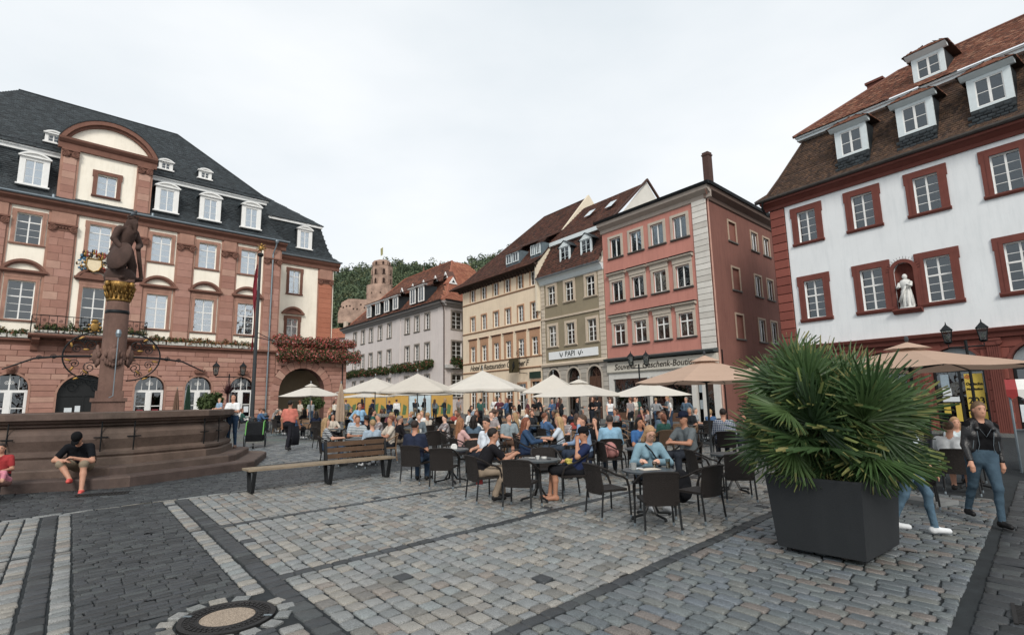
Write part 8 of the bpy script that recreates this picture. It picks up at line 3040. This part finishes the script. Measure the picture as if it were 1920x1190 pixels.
zt = gz(2.07, 8.59) + .731
glass_of(2.38, 8.62, zt, .15, 'tall half full beer glass at the right of the nearest table')
glass_of(2.2, 8.74, zt, .1, 'small beer glass beside the blond woman')
thing(MB().box(-.15, .15, -.11, .11, 0, .004), 'menu', mat('menu_paper', '#c9bfae', .8, .1, 9), 2.08, 8.62, zt, 'open menu card lying on the nearest table', 'menu', .3)
thing(MB().box(-.1, .1, -.07, .07, 0, .004), 'paper', mat('paper_notice', '#cfd6da', .8, .12, 9), 1.92, 8.72, zt, 'white sheet of paper under the blond woman hands', 'paper', .2)
thing(MB().lathe([(.045, 0), (.05, .1), (.046, .1), (.04, .01)], 14), 'tumbler', mat('grey_tumbler', '#8f9393', .35), 1.84, 8.62, zt, 'grey tumbler at the left of the nearest table', 'cup')
zt = gz(.42, 10.13) + .731
for i, (dx, dy, k) in enumerate(((.0, .0, 'white_cup'), (.12, .1, 'ashtray'), (-.1, .14, 'saucer'), (.2, -.06, 'phone'))):
	mb = {'white_cup': MB().lathe([(.025, 0), (.04, .06), (.036, .06), (.02, .008)], 12), 'ashtray': MB().lathe([(.05, 0), (.055, .03), (.04, .03), (.035, .01)], 12), 'saucer': MB().lathe([(.03, 0), (.07, .012), (.03, .008)], 14), 'phone': MB().box(-.035, .035, -.07, .07, 0, .009)}[k]
	thing(mb, k, mat('white_china', '#cfcfcb', .3) if k != 'phone' else BLACKP, .42 + dx, 10.13 + dy, zt, '%s on the table of the two men' % k.replace('_', ' '), {'white_cup': 'cup'}.get(k, k))
zt = gz(-1.42, 12.26) + .731
thing(MB().box(-.07, .07, -.05, .05, 0, .07).ball((0, 0, .08), (.06, .05, .03), 8, 5), 'napkin_box', mat('white_china', '#cfcfcb', .3), -1.35, 12.3, zt, 'white napkin box on the table beside the bench', 'box')
thing(MB().lathe([(.045, 0), (.05, .03), (.04, .03)], 12), 'ashtray', CAST, -1.6, 12.2, zt, 'dark ashtray on the table beside the bench', 'ashtray')
zt = gz(2.8, 11.95) + .731
for i, dx in enumerate((-.1, .14)):
	thing(MB().lathe([(.033, 0), (.035, .14), (.03, .17), (.012, .21), (.012, .25)], 12), 'water_bottle', glass('bottle_glass', '#a9c6d6', .12), 2.8 + dx, 11.9, zt, ['left', 'right'][i] + ' water bottle on the table of the woman in bright blue top', 'bottle')
bp = tag(empty('backpack', (2.2, 12.68, gz(2.2, 12.7) + .46), R(105)), 'pink backpack lying on a wicker chair', 'backpack')
PKB = mat('dusty_pink_nylon', '#a86f6a', .7, .15, 6, .3)
MB().ball((0, 0, .16), (.2, .14, .19), 14, 10).build('body', PKB, bp, True)
MB().ball((0, -.12, .1), (.14, .06, .1), 10, 8).build('front_pocket', PKB, bp, True)
for s in (-1, 1):
	MB().tube([(s * .09, .1, .3), (s * .13, .18, .2), (s * .09, .12, .03)], .018, 5).build('strap', PKB, bp)
b2 = tag(empty('backpack', (2.85, 9.55, gz(2.85, 9.55) + .02), .4), 'black backpack hanging beside the blond woman chair', 'backpack')
MB().ball((0, 0, .3), (.18, .13, .28), 14, 10).build('body', cloth('#1b1c20'), b2, True)
MB().ball((0, -.1, .22), (.13, .06, .14), 10, 8).build('front_pocket', cloth('#1b1c20'), b2, True)
thing(MB().prismx([(-.05, 0), (.05, 0), (.06, .12), (-.06, .12)], -.06, .06).box(-.025, .025, -.056, -.054, 0, .12), 'gift_bag', mat('red_white_bag', '#b03a3a', .6, .4, 12), -.66, 10.28, gz(-.6, 10.2) + .28, 'small red and white bag hanging under the chair of the man in black tee', 'bag')
st = tag(empty('bike_trailer', (-10.2, 21.6, gz(-10.2, 21.6)), R(20)), 'black and green child bike trailer with spoked wheels behind the fountain', 'stroller')
MB().prismx([(-.4, .25), (.35, .25), (.5, .7), (.25, 1.0), (-.2, .95), (-.45, .5)], -.3, .3).build('body', cloth('#191b1e'), st)
for s in (-1, 1):
	MB().tube([(s * .31, -.45, .5), (s * .31, -.2, .97), (s * .31, .25, 1.02), (s * .31, .55, .75)], .022, 6).build('frame_tube', mat('bright_green', '#4f9a3a', .5), st)
	w = MB()
	for k in range(20):
		a, b = math.tau * k / 20, math.tau * (k + 1) / 20
		w.tube([(s * .37, .27 * math.cos(a), .28 + .27 * math.sin(a)), (s * .37, .27 * math.cos(b), .28 + .27 * math.sin(b))], .018, 5, cap=False)
	wo = w.build('wheel', BLK, st)
	sp = MB()
	for k in range(10):
		a = math.tau * k / 10
		sp.tube([(s * .37, 0, .28), (s * .37, .26 * math.cos(a), .28 + .26 * math.sin(a))], .004, 3)
	sp.build('spokes', ZINC, wo)
MB().lathe([(.1, -.03), (.1, .03)], 12).xform(Matrix.Translation((0, -.62, .1)) @ Matrix.Rotation(R(90), 4, 'Y')).build('front_wheel', BLK, st)
# ------------------------------------------------------------------ wooded hill and the castle ruin
def hill_z(x, y):
	t = np.clip((y - 150) / 330, 0, 1)
	top = 120 + 8 * np.sin(x * .017 + 1.0) + 5 * np.sin(x * .041) + np.clip((x + 60) * .04, 0, 6)
	return 6 + (top - 6) * (t ** 1.45)


xs = np.linspace(-520, 420, 60)
ys = np.linspace(88, 620, 40)
X, Y = np.meshgrid(xs, ys)
Zh = np.where(Y < 150, gz(X, np.minimum(Y, 90)) - .5 + (Y - 88) / 62 * 6, hill_z(X, Y))
Zh = np.where(Y > 480, hill_z(X, np.full_like(Y, 480.0)) - (Y - 480) * .25, Zh)
V = np.stack([X, Y, Zh], -1).reshape(-1, 3)
I = np.arange(40 * 60).reshape(40, 60)
q = np.stack([I[:-1, :-1], I[:-1, 1:], I[1:, 1:], I[1:, :-1]], -1).reshape(-1, 4)
tag(link('hill', np_mesh('hill', V, q, mat('forest_floor', '#35422c', .95, .2, .05), smooth=True)), kind='structure')
g = np.random.default_rng(5)
WOODM = mat_rnd('hazy_forest_leaves', ['#42523e', '#506044', '#5e6c4c', '#485a4a', '#70744e'], .8, 'attr', .3, .05, .15, 0, trans=.15)  # leaf greens paled and greyed: distance haze put into their colour
N = 2300
tx = g.uniform(-260, 60, N)
ty = 165 + 322 * g.random(N) ** .62
tz = hill_z(tx, ty)
far = np.hypot(tx + 70, ty - 300) > 26
sec = tx / ty
m = ~((sec > -.37) & (sec < -.17) & (ty > 258) & (ty < 308)) & ~((sec > -.2) & (sec < .03) & (ty > 250) & (ty < 330))
tx, ty, tz = tx[m], ty[m], tz[m]
vs, rs = [], []
K = 120
for i in range(len(tx)):
	r = g.uniform(4.2, 7.5)
	h = g.uniform(7, 13)
	c = np.array([tx[i], ty[i], tz[i] + h * .62])
	lob = c + g.normal(size=(6, 3)) * np.array([r * .45, r * .45, h * .22])
	w = g.integers(0, 6, K)
	d = g.normal(size=(K, 3))
	d /= np.linalg.norm(d, axis=1)[:, None]
	p = lob[w] + d * np.array([r * .55, r * .55, h * .3]) * (g.random(K) ** .3)[:, None]
	nr = d + g.normal(size=(K, 3)) * .5
	nr /= np.linalg.norm(nr, axis=1)[:, None]
	t = np.cross(nr, g.normal(size=(K, 3)))
	t /= np.linalg.norm(t, axis=1)[:, None]
	b = np.cross(nr, t)
	s = g.uniform(.6, 1.2, (K, 1))
	vs.append(np.stack([p - t * s, p - b * s * .7, p + t * s, p + b * s * .7], 1))
	rs.append(np.clip(g.random() + g.normal(size=K) * .12, 0, 1))
v = np.concatenate(vs).reshape(-1, 3)
wood = link('woodland', np_mesh('woodland', v, np.arange(len(v)).reshape(-1, 4), WOODM, rnd=np.concatenate(rs)))
tag(wood, 'dense green wood covering the hill behind the houses', 'woodland', kind='stuff')

RUIN = mat('castle_sandstone', '#a08372', .9, .45, .25, .8, 1.5, streak=.5, dirt='#6a5348')
RUIND = mat('ruin_dark', '#33241e', .95, .2, 1)  # shade inside the ruin's openings, painted as a flat dark colour


def drum(par, name, x, y, r, z0, z1, wins, n=16, jag=0.0, mt=RUIN, seed=1):
	"""round or polygonal tower; wins: (z, h, w, count, phase) flat dark faces on the wall, coloured as the shade in its openings"""
	mb = MB()
	gg = random.Random(seed)
	vv = []
	for z in (z0, z1):
		for j in range(n):
			a = math.tau * j / n
			vv.append((x + r * math.cos(a), y + r * math.sin(a), z + (gg.uniform(-jag, jag) if z == z1 else 0)))
	mb.add(vv, [(j, (j + 1) % n, n + (j + 1) % n, n + j) for j in range(n)])
	mb.lathe([(r * .84, z1 - 3), (r * .84, z1 - 2.9)], n, (x, y, 0))
	o = mb.build(name, mt, par)
	for (z, h, w, cnt, ph) in wins:
		for k in range(cnt):
			a = math.tau * (k + ph) / cnt
			if math.sin(a) > .35:
				continue
			d = Vector((math.cos(a), math.sin(a)))
			t = Vector((-d.y, d.x))
			pr = []
			for q in range(9):
				b = math.pi * q / 8
				pr.append((math.cos(b) * w / 2, h * .6 + math.sin(b) * w / 2))
			pr = [(w / 2, 0)] + pr + [(-w / 2, 0)]
			wv = [(x + d.x * r * 1.005 + t.x * u, y + d.y * r * 1.005 + t.y * u, z + s) for u, s in pr]
			MB().add(wv, [tuple(range(len(wv)))]).build('window_opening', RUIND, o)
			fr = MB()
			for p_, q_ in zip(wv, wv[1:]):
				fr.tube([p_, q_], .22, 4, cap=False)
			fr.build('window_frame', mt, o)
	return o


TX, TY = -74.5, 300.0
ct = tag(empty('castle_tower', (0, 0, 0)), 'ruined red sandstone castle tower with two rows of window openings on the wooded hill', 'tower')
drum(ct, 'lower_drum', TX - .6, TY, 7.2, 38, 68.0, [(62.5, 1.0, 1.0, 9, .2), (57, 1.0, .8, 7, .6)], 20)
drum(ct, 'upper_octagon', TX + .7, TY, 5.9, 67.8, 79.2, [(69, 3.2, 1.7, 8, .5), (74, 3.8, 1.7, 8, .5)], 8)
drum(ct, 'broken_crown', TX + .4, TY, 5.1, 79.2, 82.2, [(79.5, 2.2, 1.5, 8, .5)], 8, .5)
MB().lathe([(6.3, 67.6), (6.5, 68.1), (6.0, 68.4)], 8, (TX + .7, TY, 0)).lathe([(6.0, 79), (6.2, 79.3), (5.7, 79.5)], 8, (TX + .7, TY, 0)).build('cornice_bands', RUIN, ct)
MB().tube([(TX + 1, TY, 79), (TX + 1, TY, 91)], .12, 5).build('flag_staff', WHITEP, ct)
MB().add([(TX + .9, TY, 91), (TX + .9, TY, 86.5), (TX - .4, TY + .4, 85.8), (TX - .6, TY + .4, 90.2)], [(0, 1, 2, 3)]).build('flag', mat('pale_flag', '#8d8a5a', .8), ct)
cw = tag(empty('castle_wall', (0, 0, 0)), 'pale red rampart wall below the castle tower', 'wall')
gg = random.Random(3)
px = [-95.5, -93.5, -90, -86, -82, -78, -74, -66, -58]
pz = [51.5, 57.5, 59.3, 59.2, 58.8, 59.0, 59.2, 58.5, 58]
for i in range(len(px) - 1):
	MB().add([(px[i], 291, 46), (px[i + 1], 291, 46), (px[i + 1], 291, pz[i + 1]), (px[i], 291, pz[i]), (px[i], 294, 46), (px[i + 1], 294, 46), (px[i + 1], 294, pz[i + 1]), (px[i], 294, pz[i])],
			 [(0, 1, 2, 3), (3, 2, 6, 7), (5, 4, 7, 6), (1, 5, 6, 2), (4, 0, 3, 7)]).build('wall_section', RUIN, cw)
	for k in range(2):
		xx = px[i] + (px[i + 1] - px[i]) * (k + .5) / 2
		z = gg.uniform(53, 56)
		MB().box(xx - .4, xx + .4, 290.9, 290.99, z, z + .9).build('arrow_slit', RUIND, cw)
pr_ = tag(empty('palace_ruin', (0, 0, 0)), 'castle palace ruin with gables and turrets showing over the orange roof', 'castle')
gg = random.Random(9)
for (xa, xb, za, zb, yy) in ((-56, -48, 60, 76, 310), (-47, -38, 60, 80, 312), (-34, -27, 62, 76, 316), (-28, -20, 60, 79, 318), (-20, -12, 60, 82, 320), (-12, -5, 60, 85, 322), (-5, 2, 60, 86, 324)):
	m = MB()
	xm = (xa + xb) / 2
	if xa < -30:
		m.prism([(xa, za), (xb, za), (xb, zb - 4), (xb - 1.5, zb - 3), (xb - 1.8, zb), (xm + .8, zb + 1), (xm, zb + 4), (xm - .8, zb + 1), (xa + 1.8, zb), (xa + 1.5, zb - 3), (xa, zb - 4)], yy, yy + 5)
		m.tube([(xm, yy + 2, zb + 3.5), (xm, yy + 2, zb + 6)], [.4, .1], 5)
	else:
		m.prism([(xa, za), (xb, za), (xb, zb + gg.uniform(-2, 1)), (xm + 1.4, zb + gg.uniform(-1, 1)), (xm, zb + gg.uniform(-2, 1)), (xa, zb + gg.uniform(-2, .5))], yy, yy + 4)
	po = m.build('ruin_wall', mat('ruin_red', '#7d5547', .9, .35, .2, .6, 1.2), pr_)
	for k in range(2):
		for j in range(4):
			xx = xa + (xb - xa) * (k + .5) / 2
			z = za + 3 + j * 4.6
			if z < zb - 3:
				MB().box(xx - .7, xx + .7, yy - .15, yy - .05, z, z + 2.2).build('window_opening', RUIND, po)
for (xa, xb, z0, z1) in ((-54, -44, 74, 80), (-44, -33, 76, 83)):
	MB().add([(xa, 317, z0), (xb, 317, z0), (xb, 322, z1), (xa + 2, 322, z1)], [(0, 1, 2, 3)]).build('slate_roof', mat('blue_slate', '#5b6a72', .6, .15, 4), pr_)
# small house with peach roof behind the arch
sh = tag(empty('small_house', (-33.5, 98.0, 3.2), R(-20)), 'small house with peach tiled roof behind the flowered terrace', 'house')
MB().box(-4, 5, 0, 6, 0, 10.6).build('wall', LIL, sh)
quad_plane(sh, 'roof_boarding', [(-4.5, -.5, 10.5), (5.5, -.5, 10.5), (5.5, 3, 12.9), (-4.5, 3, 12.9)], OTIB)
tiles('roof_tiles', sh, (-4.5, -.52, 10.52), (1, 0, 0), (0, 3.5, 2.4), [(0, 0), (10, 0), (10, 4.24), (0, 4.24)], .3, .28, OTIB, .05, seed=140)
MB().box(1.0, 1.6, 2.5, 3.1, 12, 14).build('chimney', mat('pale_chimney', '#b9aa98', .8), sh)
